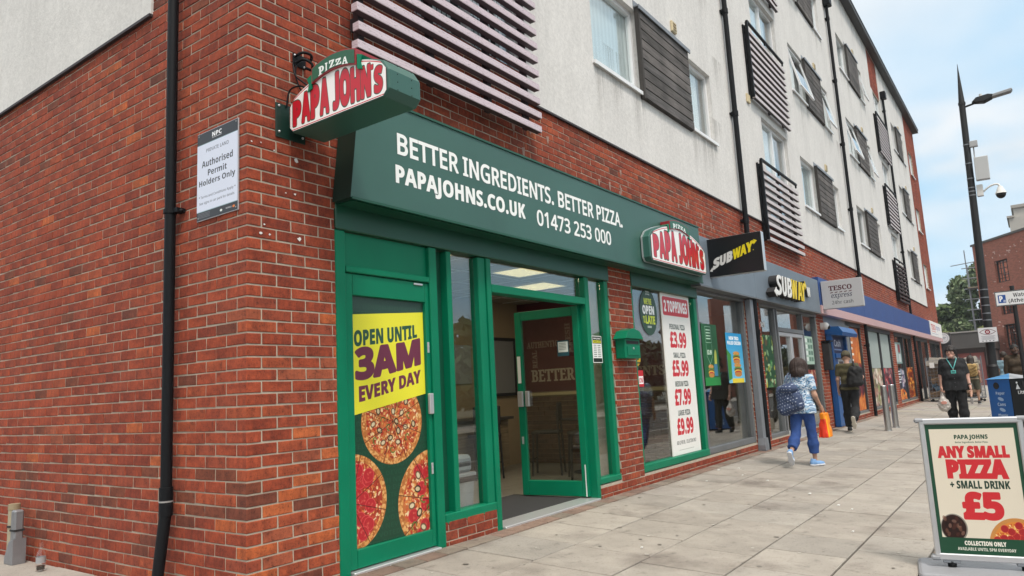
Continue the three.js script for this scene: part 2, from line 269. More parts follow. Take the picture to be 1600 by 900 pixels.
  part('gum_spot', spots, std([1, 1, 1], 0.95, { vertexColors: true }), pavement, { kind: 'stuff' });
  const lit = []; for (const [x, z, w] of [[5.6, 1.75, 0.05], [5.05, 2.15, 0.045], [4.9, 2.3, 0.03], [6.3, 1.1, 0.04], [5.9, 0.5, 0.03], [6.6, 0.7, 0.03], [7.2, 0.45, 0.04], [6.9, 0.28, 0.05], [3.9, 2.5, 0.03], [2.5, 1.3, 0.025]]) { const g = box(x - w / 2, x + w / 2, 0, 0.006, z - w / 4, z + w / 4, 0.002); g.rotateY(0); g.translate(0, -CROSS * z + 0.004, 0); lit.push(g); }
  part('litter_scrap', lit, M.whiteMatt, pavement, { kind: 'stuff' });
}

// ================================================================== BUILDING
const XE = 39.8, YR = 4.09, YT = 13.6, XB = 3.2, XP = 36.0;
const building = thing('apartment_building', 'four storey block of red brick and pale render above the row of shops', 'building');
const holes = [];                                               // openings in the render: x0, x1, y0, y1
const floors = [0, 2.81, 5.62];
const winRows = [];
for (const f of floors) {
  for (const [a, b, c, d] of [[4.72, 6.03, 7.73, 8.80], [14.5, 15.85, 17.5, 18.5], [20.9, 22.25, 24.0, 24.95], [31.4, 32.5, 33.9, 34.9]]) winRows.push({ a, b, c, d, y0: 5.06 + f, y1: 6.25 + f, f });
}
for (const w of winRows) { holes.push([w.a, w.b, w.y0, w.y1], [w.c, w.d, w.y0, w.y1]); }
const doors = []; for (const f of floors) for (const [a, b] of [[11.62, 13.45], [27.3, 28.9]]) { doors.push([a, b, 4.25 + f, 6.36 + f]); holes.push(doors.at(-1)); }
{
  // mortar bodies
  const Z1 = -0.005, Z0 = -0.27, B = (a, b, c, d) => box(a, b, c, d, Z0, Z1);
  const front = part('brick_wall', [
    B(0.005, 0.70, -0.4, 2.56), B(1.765, 2.425, -0.4, 0.152), B(4.235, 4.715, -0.4, 0.13), B(4.715, 5.285, -0.4, 2.56), B(5.285, 7.385, -0.4, 0.13),
    B(7.385, 9.50, -0.4, 0.13), B(9.50, 10.28, -0.4, 2.56), B(10.28, 11.38, -0.4, 0.12), B(13.25, 14.40, -0.4, 0.12), B(14.40, 15.02, -0.4, 2.56), B(17.25, 17.9, -0.4, 0.13), B(17.9, 19.32, -0.4, 0.13),
    B(19.32, 20.35, -0.4, 2.56), B(20.35, 24.3, -0.4, 0.12), B(24.3, 25.0, -0.4, 2.56), B(25.0, 29.2, -0.4, 0.12), B(29.2, 29.9, -0.4, 2.56), B(34.3, 34.9, -0.4, 2.56), B(39.2, XE, -0.4, 2.56),
    B(0.005, XE, 2.56, YR), B(0.005, 1.6, YR, YT), B(1.6, XB, YR, 4.36), B(1.6, XB, 6.45, YT), B(26.9, 28.9, 12.0, YT),
    B(XP, 36.7, YR, YT), B(38.0, XE, YR, YT), ...[[YR, 5.06], [6.25, 7.87], [9.06, 10.68], [11.87, YT]].map(([a, b]) => B(36.7, 38.0, a, b)),
  ], M.mortar, building);
  const S = (a, b, c, d) => box(0.005, 0.26, c, d, a, b);
  const side = part('side_brick_wall', [S(-4.3, -0.271, -0.4, 4.13), S(-1.2, -0.271, 4.13, YT)], M.mortar, building);
  part('rear_brick_wall', [box(0.004, 0.26, -0.4, 4.13, -12, -4.301), box(XE - 0.26, XE, -0.4, YT, -12, -0.271), box(0.26, XE - 0.261, -0.4, YT, -12, -11.75)], brickMats[1], building);
  const specs = [], R = rng(11);
  const tone = (f, u, v) => {
    const n = vnoise(u * 2.3 + (f ? 40 : 0), v * 3.1, 0, 91), r = R();
    if (f === 0 && u < 0.72 && v < 1.9) { const k = sstep(1.9, 0.5, v) * 0.75 + 0.1; if (r < k * 0.62) return [4, 5, 6, 10, 5][R() * 5 | 0]; if (v < 0.62 && r > 0.72) return [7, 8][R() * 2 | 0]; return [0, 1, 2, 9, 4][R() * 5 | 0]; }
    if (f === 1 && v < 0.75 && v > 0.2 && n > 0.48 && r < 0.55) return [7, 8, 9, 8][R() * 4 | 0];
    if (f === 0 && u < 0.72) return [0, 1, 3, 9, 1][R() * 5 | 0];
    if (r < 0.045) return [5, 4, 10][R() * 3 | 0]; if (r < 0.075) return [7, 8][R() * 2 | 0];
    return n > 0.55 ? [0, 2, 4, 9, 2][R() * 5 | 0] : [0, 1, 3, 1, 9][R() * 5 | 0];
  };
  const clip = (f, u0, u1, k, regs, o = {}) => { for (const [a, b, c, d] of regs) { const y0 = -0.046 + k * 0.075 + 0.005, y1 = y0 + 0.065; if (y0 < c - 0.04 || y1 > d + 0.02) continue; const p = Math.max(u0, a), q = Math.min(u1, b); if (q - p < 0.017) continue; specs.push({ f, u: (p + q) / 2, l: q - p, v: (y0 + y1) / 2, t: tone(f, (p + q) / 2, (y0 + y1) / 2), ...o }); } };
  const frontRegs = [[0, 0.70, -0.05, 2.52], [0, 1.6, 2.5, 5.6], [1.765, 2.42, -0.05, 0.16], [4.235, 4.715, -0.05, 0.14], [4.715, 5.285, -0.05, 2.56], [5.285, 7.385, -0.05, 0.14], [7.385, 9.5, -0.05, 0.14], [9.5, 10.28, -0.05, 2.56], [10.28, 11.38, -0.05, 0.14], [13.25, 14.4, -0.05, 0.14], [14.4, 15.02, -0.05, 2.6], [17.25, 19.32, -0.05, 0.14], [19.32, 20.35, -0.05, 2.56], [20.35, 24.3, -0.05, 0.14], [24.3, 25, -0.05, 2.56], [25, 29.2, -0.05, 0.14], [29.2, 29.9, -0.05, 2.56], [34.3, 34.9, -0.05, 2.5], [39.2, XE, -0.05, 2.56],
    [1.6, XB, 3.2, 4.36], [XB, XE, 3.2, YR - 0.01], [26.9, 28.9, 12.0, YT], [XP, 36.7, YR - 0.01, YT], [38, XE, YR - 0.01, YT], [36.7, 38, YR - 0.01, 5.06], [36.7, 38, 6.25, 7.87], [36.7, 38, 9.06, 10.68], [36.7, 38, 11.87, YT]];
  for (let k = 0; k < 182; k++) {
    const odd = k % 2;
    if (!odd) for (let i = 0; i < 180; i++) { if (i === 0) { clip(0, 0, 0.215, k, [[0, 1, -0.05, 5.6]], { quoin: true }); continue; } clip(0, i * 0.225, i * 0.225 + 0.215, k, frontRegs); }
    else for (let i = 0; i < 180; i++) clip(0, 0.1125 + i * 0.225, 0.3275 + i * 0.225, k, frontRegs);
    const sideRegs = [[0, 4.3, -0.05, 4.14], [0, 1.2, 4.1, 5.6]];
    if (odd) for (let i = 0; i < 20; i++) { if (i === 0) { clip(1, 0, 0.215, k, [[0, 1, -0.05, 5.6]], { quoin: true }); continue; } clip(1, i * 0.225, i * 0.225 + 0.215, k, sideRegs); }
    else for (let i = 0; i < 20; i++) clip(1, 0.1125 + i * 0.225, 0.3275 + i * 0.225, k, sideRegs);
  }
  const geos = {}, C = camera.position;
  const geoOf = (s) => {
    const key = `${s.f}${s.quoin ? 'q' : ''}${s.l.toFixed(3)}_${s.var}`; if (geos[key]) return geos[key];
    const rr = rng(s.var * 7 + 3), d = s.quoin ? 0.1025 : 0.03, x = s.l / 2, y = 0.0325; let g;
    const j = () => (rr() - 0.5) * 0.006, c = 0.003;
    if (s.quoin) g = chamfer(s.l, 0.065, d, 0.004).translate(0, 0, -d / 2);
    else { const P = [[-x, -y, -d], [x, -y, -d], [x, y, -d], [-x, y, -d], [-x + j(), -y + j(), -c], [x + j(), -y + j(), -c], [x + j(), y + j(), -c], [-x + j(), y + j(), -c], [-x + c + j(), -y + c + j(), 0], [x - c + j(), -y + c + j(), 0], [x - c + j(), y - c + j(), 0], [-x + c + j(), y - c + j(), 0]];
      g = faces(P, [[8, 9, 10, 11], [4, 5, 9, 8], [5, 6, 10, 9], [6, 7, 11, 10], [7, 4, 8, 11], [0, 1, 5, 4], [1, 2, 6, 5], [2, 3, 7, 6], [3, 0, 4, 7]]); }
    g.translate(rr() * 3, rr() * 3, 0); const T = [g.boundingBox || (g.computeBoundingBox(), g.boundingBox)][0].getCenter(new THREE.Vector3()); g = uvBox(g); g.translate(-T.x, -T.y, 0);
    if (s.f) g.rotateY(-Math.PI / 2);
    return (geos[key] = g);
  };
  for (const s of specs) {
    s.var = R() * 4 | 0; const jit = s.quoin ? 0 : (R() - 0.5) * 0.003;
    s.p = s.f ? [-jit, s.v, -s.u] : [s.u, s.v, jit]; s.rz = s.quoin ? 0 : (R() - 0.5) * 0.008;
    const d = Math.hypot(s.p[0] - C.x, s.p[1] - C.y, s.p[2] - C.z), hid = s.f === 0 && s.v > 3.9 && s.u > 0.8 && s.u < 3.4 ? 2 : 1; s.size = s.l * (s.f ? (s.p[0] - C.x) : (C.z - s.p[2])) / (d * d) / hid;
  }
  for (const [f, wall] of [[0, front], [1, side]]) {
    const list = specs.filter((s) => s.f === f).sort((a, b) => b.size - a.size), rest = [];
    list.forEach((s, k) => {
      if (k < 300) { const m = part('brick', geoOf(s), brickMats[s.t], wall); m.position.set(...s.p); if (f) m.rotation.x = s.rz; else m.rotation.z = s.rz; }
      else { const g = geoOf(s).clone(); if (f) g.rotateX(s.rz); else g.rotateZ(s.rz); g.translate(...s.p); const q = 0.92 + 0.16 * R(); rest.push(paintGeo(g, brickTones[s.t].map((c) => c * q))); }
    });
    part('brick', rest, M.brickVC, wall, { kind: 'stuff' });
  }
  // flecks of white paint and old fixings on the corner pier
  const Rp = rng(23), splats = [], lime = [];
  for (const [x, y, w] of [[0.375, 2.785, 0.038], [0.365, 2.545, 0.018], [0.395, 2.24, 0.032], [0.125, 2.30, 0.012], [0.10, 2.24, 0.022], [0.165, 2.24, 0.016], [0.03, 2.83, 0.014], [0.2, 2.81, 0.012], [0.10, 2.84, 0.010], [0.29, 2.54, 0.012]]) { const n = 9, pts = []; for (let i = 0; i < n; i++) { const a = i / n * 6.283, r = w / 2 * (0.6 + 0.7 * Rp()); pts.push([x + Math.cos(a) * r, y + Math.sin(a) * r * 0.8]); } const g = extr(pts, 0.002); g.translate(0, 0, 0.0022); splats.push(g); }
  part('paint_splat', splats, M.whiteMatt, front, { kind: 'stuff' });
  for (let i = 0; i < 26; i++) { const x = 4.6 + 5.2 * Rp() + (i > 20 ? -2 : 0), y = 3.86 - 0.35 * Rp(), w = 0.012 + 0.02 * Rp(), h = 0.05 + 0.13 * Rp(), g = extr([[x - w, y], [x + w, y + 0.01], [x + w * 0.6, y - h * 0.6], [x, y - h], [x - w * 0.5, y - h * 0.5]], 0.0012); g.translate(0, 0, 0.002); lime.push(g); }
  part('lime_stain', lime, std([0.42, 0.27, 0.22], 0.95, { map: rep(grain, 0.3) }), front, { kind: 'stuff' });
  // render
  const shape = new THREE.Shape([[XB, YR], [XP, YR], [XP, YT], [XB, YT]].map((p) => new THREE.Vector2(...p)));
  for (const [a, b, c, d] of holes) if (!(a > 26 && a < 29 && c > 9)) shape.holes.push(new THREE.Path(rect(a, b, c, d).map((p) => new THREE.Vector2(...p))));
  shape.holes.push(new THREE.Path(rect(26.9, 28.9, 9.87, 13.599).map((p) => new THREE.Vector2(...p))));
  const rw = extr(shape, 0.285); rw.translate(0, 0, -0.27);
  part('render_wall', [rw, box(26.9, 27.3, 9.87, 12.0, -0.27, 0.013)], M.render, building);
  part('side_render_wall', box(-0.016, 0.26, 4.13, YT, -12, -1.2), M.render, building);
  part('render_bead', [box(XB, XP, YR - 0.022, YR, -0.1, 0.03), box(-0.03, 0.1, 4.108, 4.13, -12, -1.2)], M.frameDark, building);
  part('light_stop_core', [box(0.27, XE - 0.27, 2.9, YT - 0.05, -11.7, -0.62)], M.blackMatt, building);  // unseen black block added inside the upper floors to stop light leaks
  part('roof', [box(-0.2, XE + 0.2, YT, YT + 0.14, -12.1, 0.26), box(-0.22, XE + 0.22, YT + 0.14, YT + 0.17, -12.1, 0.28)], std([0.06, 0.062, 0.065], 0.6), building);
}
// soft-edged dirt: streaks below the sills and on the parapet
const streakTex = paint(128, 256, (g, w, h) => { g.clearRect(0, 0, w, h); const R = rng(71); for (let i = 0; i < 26; i++) { const x = R() * w, L = h * (0.25 + 0.7 * R()), gr = g.createLinearGradient(0, 0, 0, L); gr.addColorStop(0, `rgba(92,84,74,${0.07 + 0.09 * R()})`); gr.addColorStop(1, 'rgba(92,84,74,0)'); g.fillStyle = gr; g.fillRect(x, 0, 2 + 7 * R(), L); } });
const blotTex = paint(128, 128, (g, w, h) => { g.clearRect(0, 0, w, h); const R = rng(73); for (let i = 0; i < 60; i++) { const a = R() * 6.28, q = 40 * Math.sqrt(R()), x = 64 + Math.cos(a) * q, y = 64 + Math.sin(a) * q, r = 6 + 16 * R(), gr = g.createRadialGradient(x, y, 0, x, y, r); gr.addColorStop(0, 'rgba(70,62,52,0.034)'); gr.addColorStop(1, 'rgba(70,62,52,0)'); g.fillStyle = gr; g.fillRect(0, 0, w, h); } });
M.streak = printMat(streakTex, 0.95, { transparent: true }); M.blot = printMat(blotTex, 0.95, { transparent: true });
{
  const R = rng(83), st = []; for (const w of winRows) for (const [a, b] of [[w.a, w.b], [w.c, w.d]]) for (const x of [a + 0.1, b - 0.1, (a + b) / 2]) { const h = 0.5 + 0.9 * R(), wd = 0.2 + 0.3 * R(); st.push(face(wd, h, x + (R() - 0.5) * 0.2, w.y0 - 0.052 - h / 2, 0.0165)); }
  for (let x = 3.6; x < 35; x += 0.9) { const h = 0.7 + 1.2 * R(); if (!(x > 26.4 && x < 29)) st.push(face(0.7, h, x, YT - 0.01 - h / 2, 0.0168)); }
  for (const [x, y] of [[8.9, 5.0], [9.2, 6.2], [5.2, 4.9], [13.9, 6.9], [19.2, 7.3]]) st.push(face(0.5, 1.0, x, y, 0.0172));
  part('rain_streak', st, M.streak, building, { kind: 'stuff' });
  const bl = [], Rb = rng(91); for (let i = 0; i < 70; i++) { const x = 0.6 + 14 * Rb() ** 1.4, z = 0.3 + 2.7 * Rb(), sz = 0.25 + 0.7 * Rb(), g = new THREE.PlaneGeometry(sz, sz * (0.5 + 0.6 * Rb())).toNonIndexed(); g.rotateX(-Math.PI / 2); g.rotateY(Rb() * 3); g.rotateX(slope); g.translate(x, -CROSS * z + 0.0042 + i * 0.00001, z); bl.push(g); }
  for (let i = 0; i < 30; i++) { const x = 1 + i * 0.45 + 0.2 * Rb(), g = new THREE.PlaneGeometry(0.7, 0.4).toNonIndexed(); g.rotateX(-Math.PI / 2 + slope); g.translate(x, -CROSS * 0.16 + 0.0050 + i * 0.00001, 0.16); bl.push(g); }
  part('dirt_stain', bl, M.blot, pavement, { kind: 'stuff' });
}
// windows: frame > pane, sill, blind
function windowPart(x0, x1, y0, y1, o = {}) {
  const t = 0.06, zf = -0.055, zb = -0.12, parts = [box(x0, x1, y0, y0 + t, zb, zf), box(x0, x1, y1 - t, y1, zb, zf), box(x0, x0 + t, y0 + t, y1 - t, zb, zf), box(x1 - t, x1, y0 + t, y1 - t, zb, zf)];
  if (o.mullion) { const m = (x0 + x1) / 2; parts.push(box(m - 0.035, m + 0.035, y0 + t, y1 - t, zb, zf)); }
  const w = part('window', parts, M.upvc, building);
  if (o.open) {                                                 // a top-hung casement standing open at the bottom
    const a = [], W = x1 - x0 - 0.08, H = y1 - y0 - 0.08; a.push(box(-W / 2, W / 2, -H, -H + 0.05, -0.04, 0), box(-W / 2, W / 2, -0.05, 0, -0.04, 0), box(-W / 2, -W / 2 + 0.05, -H + 0.05, -0.05, -0.04, 0), box(W / 2 - 0.05, W / 2, -H + 0.05, -0.05, -0.04, 0));
    const c = part('casement', a, M.upvc, w); c.position.set((x0 + x1) / 2, y1 - 0.04, zf + 0.03); c.rotation.x = -o.open;
    const p = part('pane', box(-W / 2 + 0.05, W / 2 - 0.05, -H + 0.05, -0.05, -0.022, -0.018), M.glassDim, w); p.position.copy(c.position); p.rotation.copy(c.rotation);
  } else part('pane', box(x0 + t, x1 - t, y0 + t, y1 - t, -0.095, -0.09), M.glassDim, w);
  const hv = hash(x0 * 10 | 0, y0 * 10 | 0, 5), open = o.dark ? 0 : hv < 0.45 ? 0.14 + 0.35 * hv : 0; if (open) part('dark_backing', box(x0 + 0.005, x1 - 0.005, y0 + 0.005, y1 - 0.005, -0.25, -0.24), M.charcoal, w);  // charcoal sheet stands in for the shade of the room
  part('blind', box(x0 + 0.01, x1 - 0.01 - open * (x1 - x0), y0 + 0.01, y1 - 0.01, o.dark ? -0.24 : -0.145, o.dark ? -0.23 : -0.135), o.dark ? M.charcoal : M.curtain, w);  // when dark is set, this is a charcoal sheet for the room shade
  if (!o.noSill) part('sill', [box(x0 - 0.03, x1 + 0.03, y0 - 0.035, y0 - 0.001, -0.1, 0.06), box(x0 - 0.03, x1 + 0.03, y0 - 0.05, y0 - 0.035, 0.045, 0.06)], M.upvc, w);
  return w;
}
{
  const R = rng(31);
  for (const w of winRows) {
    const i = winRows.indexOf(w), unit = i % 4, fl = i / 4 | 0;
    windowPart(w.a, w.b, w.y0, w.y1, { open: (unit === 1 && fl > 0) || (unit === 2 && fl === 1) ? 0.22 : 0 });
    windowPart(w.c, w.d, w.y0, w.y1, { open: (unit === 2 && fl > 0) || (unit === 1 && fl === 1) ? 0.2 : 0 });
    // weathered cedar boards between the two windows, with a zinc flashing
    const z = 0.075, n = 9, h = (w.y1 - w.y0 + 0.1) / n, tp = part('timber_panel', [box(w.b + 0.001, w.c - 0.001, w.y0 - 0.08, w.y1 + 0.02, 0.0155, z - 0.022), box(w.b - 0.05, w.b + 0.0, w.y0 - 0.09, w.y1 + 0.03, 0.0155, z + 0.004)], M.panelBack ||= std([0.05, 0.045, 0.042], 0.9), building);
    for (let k = 0; k < n; k++) { const b = part('board', box(w.b + 0.003, w.c - 0.003, w.y0 - 0.08 + k * h + 0.007, w.y0 - 0.08 + (k + 1) * h - 0.007, z - 0.022, z + (R() - 0.5) * 0.004, 0.003), M.cedar[R() * 4 | 0], tp); b.rotation.x = 0; }
    part('flashing', [box(w.b - 0.07, w.c + 0.03, w.y1 + 0.031, w.y1 + 0.05, 0.0155, z + 0.03), box(w.b - 0.07, w.c + 0.03, w.y1 - 0.01, w.y1 + 0.031, z + 0.015, z + 0.03), box(w.b - 0.07, w.c + 0.03, w.y1 + 0.05, w.y1 + 0.14, 0.0155, 0.022)], M.zinc, tp);
    const vx = w.b + (w.c - w.b) * 0.72, v = part('vent', [box(vx, vx + 0.17, w.y1 + 0.2, w.y1 + 0.37, 0.0155, 0.05, 0.006)], std([0.62, 0.52, 0.33], 0.6), building);
    part('vent_flap', [0, 1, 2].map((k) => box(vx + 0.03, vx + 0.14, w.y1 + 0.23 + k * 0.045, w.y1 + 0.25 + k * 0.045, 0.051, 0.06)), std([0.40, 0.32, 0.2], 0.6), v);
  }
  for (const f of floors) windowPart(36.72, 37.98, 5.07 + f, 6.24 + f, { mullion: true });
  for (const [a, b, c, d] of doors) windowPart(a, b, c, d, { mullion: true, noSill: true });
  part('vent', [box(10.75, 10.92, 6.4, 6.57, 0.0155, 0.05, 0.006)], std([0.62, 0.52, 0.33], 0.6), building);
  // window behind the louvre screen: charcoal sheet for its dark room, and vertical blinds
  const lw = windowPart(1.6, XB, 4.36, 6.45, { mullion: true, noSill: true, dark: true });
  const bl = []; for (let k = 0; k < 22; k++) if (hash(k, 3) > 0.25) bl.push(box(1.68 + k * 0.068, 1.73 + k * 0.068, 4.42, 6.4, -0.17, -0.165)); part('vertical_blind', bl, M.curtain, lw);
}
// slatted screens: the boards have weathered pale in front; shade of the gaps is painted underneath and behind
function slatShade(g) { const p = g.attributes.position, c = new Float32Array(p.count * 3), a = new THREE.Vector3(), b = new THREE.Vector3(), d = new THREE.Vector3(); for (let i = 0; i < p.count; i += 3) { a.fromBufferAttribute(p, i); b.fromBufferAttribute(p, i + 1); d.fromBufferAttribute(p, i + 2); const n = b.clone().sub(a).cross(d.clone().sub(a)).normalize(), k = n.z > 0.4 || Math.abs(n.x) > 0.6 || n.y > 0.6 ? [1, 1, 1] : [0.09, 0.07, 0.075]; for (let q = 0; q < 3; q++) c.set(k, (i + q) * 3); } g.setAttribute('color', new THREE.BufferAttribute(c, 3)); return g; }
function slatScreen(name, label, cat, x0, x1, y0, n, pitch, h, z, o = {}) {
  const t = thing(name, label, cat, [x0, y0, 0], 0, o.group), L = x1 - x0, H = n * pitch, slat = slatShade(box(0, L, 0, h, z - o.dep, z, 0.004));
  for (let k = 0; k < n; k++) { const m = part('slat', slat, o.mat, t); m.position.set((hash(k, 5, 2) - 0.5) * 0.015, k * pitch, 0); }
  for (const px of o.posts) part('post', [box(px - 0.03, px + 0.03, 0.02, H - 0.02, z - o.dep - 0.05, z - o.dep - 0.001), box(px - 0.025, px + 0.025, 0.2, 0.3, 0.02, z - o.dep - 0.051), box(px - 0.025, px + 0.025, H - 0.3, H - 0.2, 0.02, z - o.dep - 0.051)], M.frameDark, t);
  if (o.rail) {
    part('handrail', [box(-0.02, L - 0.05, H + 0.055, H + 0.10, z - 0.05, z, 0.006)], M.black, t);
    part('end_post', box(-0.05, -0.005, 0.02, H + 0.055, z - 0.05, z), M.black, t); part('back_post', box(-0.05, -0.005, 0.0, H + 0.02, 0.017, 0.05), M.black, t); part('end_rail', box(-0.05, -0.005, H - 0.05, H - 0.01, 0.0505, z - 0.0505), M.black, t);
    for (const q of [L * 0.45, L - 0.09]) part('rail_bracket', [box(q, q + 0.03, H, H + 0.0545, z - 0.04, z - 0.01)], M.black, t);
  }
  return t;
}
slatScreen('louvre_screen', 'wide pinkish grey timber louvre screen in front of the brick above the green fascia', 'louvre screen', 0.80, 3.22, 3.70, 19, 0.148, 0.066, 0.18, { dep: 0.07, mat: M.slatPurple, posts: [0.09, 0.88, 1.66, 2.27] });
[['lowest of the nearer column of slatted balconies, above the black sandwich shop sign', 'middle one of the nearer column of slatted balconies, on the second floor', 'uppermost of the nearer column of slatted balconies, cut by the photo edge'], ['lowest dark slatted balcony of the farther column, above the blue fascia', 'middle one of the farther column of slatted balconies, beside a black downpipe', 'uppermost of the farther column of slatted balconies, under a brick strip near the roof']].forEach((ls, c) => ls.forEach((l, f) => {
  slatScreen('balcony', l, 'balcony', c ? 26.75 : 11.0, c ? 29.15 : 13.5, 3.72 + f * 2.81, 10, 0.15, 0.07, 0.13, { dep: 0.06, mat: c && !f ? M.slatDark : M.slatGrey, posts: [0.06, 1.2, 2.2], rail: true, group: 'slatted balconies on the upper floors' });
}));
// downpipes
function downpipe(label, x, top, hopper) {
  const t = thing('downpipe', label, 'downpipe', [x, 0, 0], 0, 'black downpipes on the front of the building');
  part('pipe', [cyl(0.045, 0.045, [0, 0.0, 0.09], [0, top, 0.09], 14)], M.black, t);
  for (let y = 1.9; y < top - 0.3; y += 1.95) part('bracket', [cyl(0.056, 0.056, [0, y, 0.09], [0, y + 0.09, 0.09], 14), box(-0.09, 0.09, y + 0.02, y + 0.06, 0.018, 0.06)], M.black, t);
  if (hopper) part('hopper', [box(-0.16, 0.16, top, top + 0.3, 0.018, 0.22, 0.02)], M.black, t);
  return t;
}
downpipe('black downpipe passing behind the black sandwich shop sign', 9.75, 13.5, false);
downpipe('black downpipe rising beside the white supermarket sign to a hopper', 19.55, 12.1, true);
downpipe('farthest black downpipe, running past the far slatted balconies', 29.3, 12.2, true);
{
  const t = thing('downpipe', 'black downpipe on the side wall left of the parking sign, bent at its foot', 'downpipe', [0, 0, -0.80]);
  part('pipe', [cyl(0.036, 0.036, [-0.055, 0.62, 0], [-0.055, 9, -0.03], 18)], M.black, t);
  part('shoe', [cyl(0.043, 0.043, [-0.055, 0.48, 0], [-0.055, 0.66, 0], 18), cyl(0.038, 0.036, [-0.057, 0.49, 0], [-0.10, -0.02, -0.03], 18), sphere(0.04, -0.057, 0.49, 0)], M.black, t);
  part('bracket', [cyl(0.044, 0.044, [-0.055, 2.49, -0.008], [-0.055, 2.52, -0.008], 18), box(-0.06, 0.0, 2.49, 2.52, 0.03, 0.09), sphere(0.016, -0.03, 2.50, 0.085)], M.black, t);
  part('cable_tie', [cyl(0.0445, 0.0445, [-0.055, 0.565, 0], [-0.055, 0.575, 0], 18)], std([0.3, 0.3, 0.3]), t);
  const c = thing('conduit', 'square grey conduit running down the brick beside the black downpipe', 'conduit', [9.58, 0, 0]); part('duct', box(-0.075, 0.075, 0.12, 2.5, 0.004, 0.10, 0.006), M.zinc, c); part('boot', extr([[-0.10, 0], [0.10, 0], [0.10, 0.09], [0.075, 0.2], [-0.075, 0.2], [-0.10, 0.09]], 0.12).translate(0, 0, 0.006), M.zinc, c);
}

// ================================================================== ROOMS BEHIND THE GLASS
{
  const r = structGroup('shop_room'), d = -6, yc = 2.62;
  part('floor', [box(0.28, 7.30, -0.3, -0.002, d, -0.275), box(0.71, 1.76, -0.3, -0.002, -0.2745, -0.02), box(2.43, 4.23, -0.3, -0.002, -0.2745, -0.02)], M.floorTile, r);
  for (let i = 0; i < 12; i++) for (let j = 0; j < 6; j++) { const x = 0.31 + i * 0.6, z = -3.1 + j * 0.5; if (x > 6.8) continue; part('floor_tile', box(x, Math.min(x + 0.594, 7.29), -0.002, 0.004, z, z + 0.494, 0.001), M.floorTile, r); }
  part('back_wall', box(0.28, 7.30, 0, yc, -3.35, -3.15), M.beige, r);
  part('party_wall', box(7.30, 7.37, -0.3, 2.9, d, -0.275), M.beige, r);
  part('party_wall', box(14.6, 14.7, -0.3, 2.9, d, -0.275), M.beige, r);
  part('ceiling', box(0.28, 7.295, yc, yc + 0.1, d, -0.275), M.ceiling, r);
  const cr = []; for (let x = 0.9; x < 7.2; x += 0.6) cr.push(box(x - 0.012, x + 0.012, yc - 0.006, yc - 0.001, -3.14, -0.28)); for (let z = -0.9; z > -3.1; z -= 0.6) cr.push(box(0.29, 7.29, yc - 0.0095, yc - 0.0065, z - 0.012, z + 0.012)); part('ceiling_grid', cr, M.whiteMatt, r);
  // lower half of the right-hand wall is brown brick under a rail, upper half a dark red mural
  const bb = [], R = rng(9); for (let k = 0; k < 14; k++) for (let i = 0; i < 15; i++) { const z = -3.14 + i * 0.225 + (k % 2) * 0.11, z1 = Math.min(z + 0.215, -0.28); if (z1 - z < 0.03) continue; const q = 0.7 + 0.5 * R(); bb.push(paintGeo(box(7.285, 7.2995, k * 0.075 + 0.01, k * 0.075 + 0.075, z, z1), [0.16 * q, 0.085 * q, 0.05 * q])); }
  part('brick', bb, M.brickVC, r, { kind: 'stuff' });
  part('wall_rail', box(7.26, 7.2995, 1.072, 1.12, -3.14, -0.28, 0.004), M.cream, r);
  const mural = paint(1024, 512, (g, w, h) => {
    g.fillStyle = '#5c1420'; g.fillRect(0, 0, w, h);
    const T = (s, x, y, W, H, c, rot) => { g.save(); g.translate(x, y); if (rot) g.rotate(-Math.PI / 2); fit(g, s, 0, 0, W, H, c, { font: 'serif', stroke: 8 }); g.restore(); };
    g.globalAlpha = 0.35; for (let i = 0; i < 26; i++) T(['QUALITY', 'FRESH', 'PIZZA', 'DOUGH', 'SAUCE'][i % 5], hash(i, 1) * w, hash(i, 2) * h, 150, 34, '#7c2230', i % 3 === 0); g.globalAlpha = 1;
    T('BETTER', 80, 400, 300, 74, '#c9b9a6'); T('AUTHENTIC', 60, 225, 220, 40, '#a8907f'); T('ALL NATURAL', 360, 40, 400, 50, '#b7a391'); T('REAL', 95, 390, 110, 34, '#a8907f', true); T('FRESH', 330, 300, 170, 36, '#93786b', true); T('DEVOTED', 440, 450, 190, 30, '#93786b', true); T('INGREDIENTS', 470, 420, 460, 56, '#a8907f');
  });
  const mg = face(2.86, 1.36, 0, 0, 0); mg.rotateY(-Math.PI / 2); mg.translate(7.287, 1.88, -1.71); part('mural', [mg], printMat(mural, 0.6), r);
  part('mural_board', box(7.289, 7.2995, 1.14, 2.61, -3.14, -0.28), M.maroon, r);
  // sandwich shop and supermarket rooms
  part('floor', [box(7.375, 39.5, -0.3, -0.002, d, -0.275)], std([0.16, 0.15, 0.14], 0.35), r);
  part('back_wall', box(7.375, 39.5, -0.3, 2.9, d - 0.2, d), std([0.13, 0.12, 0.11], 0.9), r);
  part('ceiling', box(7.38, 39.5, 2.75, 2.89, d, -0.275), std([0.22, 0.22, 0.21], 0.9), r);
  part('shop_counter', [box(8.2, 13.4, 0, 1.0, -3.6, -3.0, 0.01), box(16, 30, 0, 1.7, -4.2, -3.6, 0.01)], std([0.12, 0.10, 0.08], 0.6), r);
}
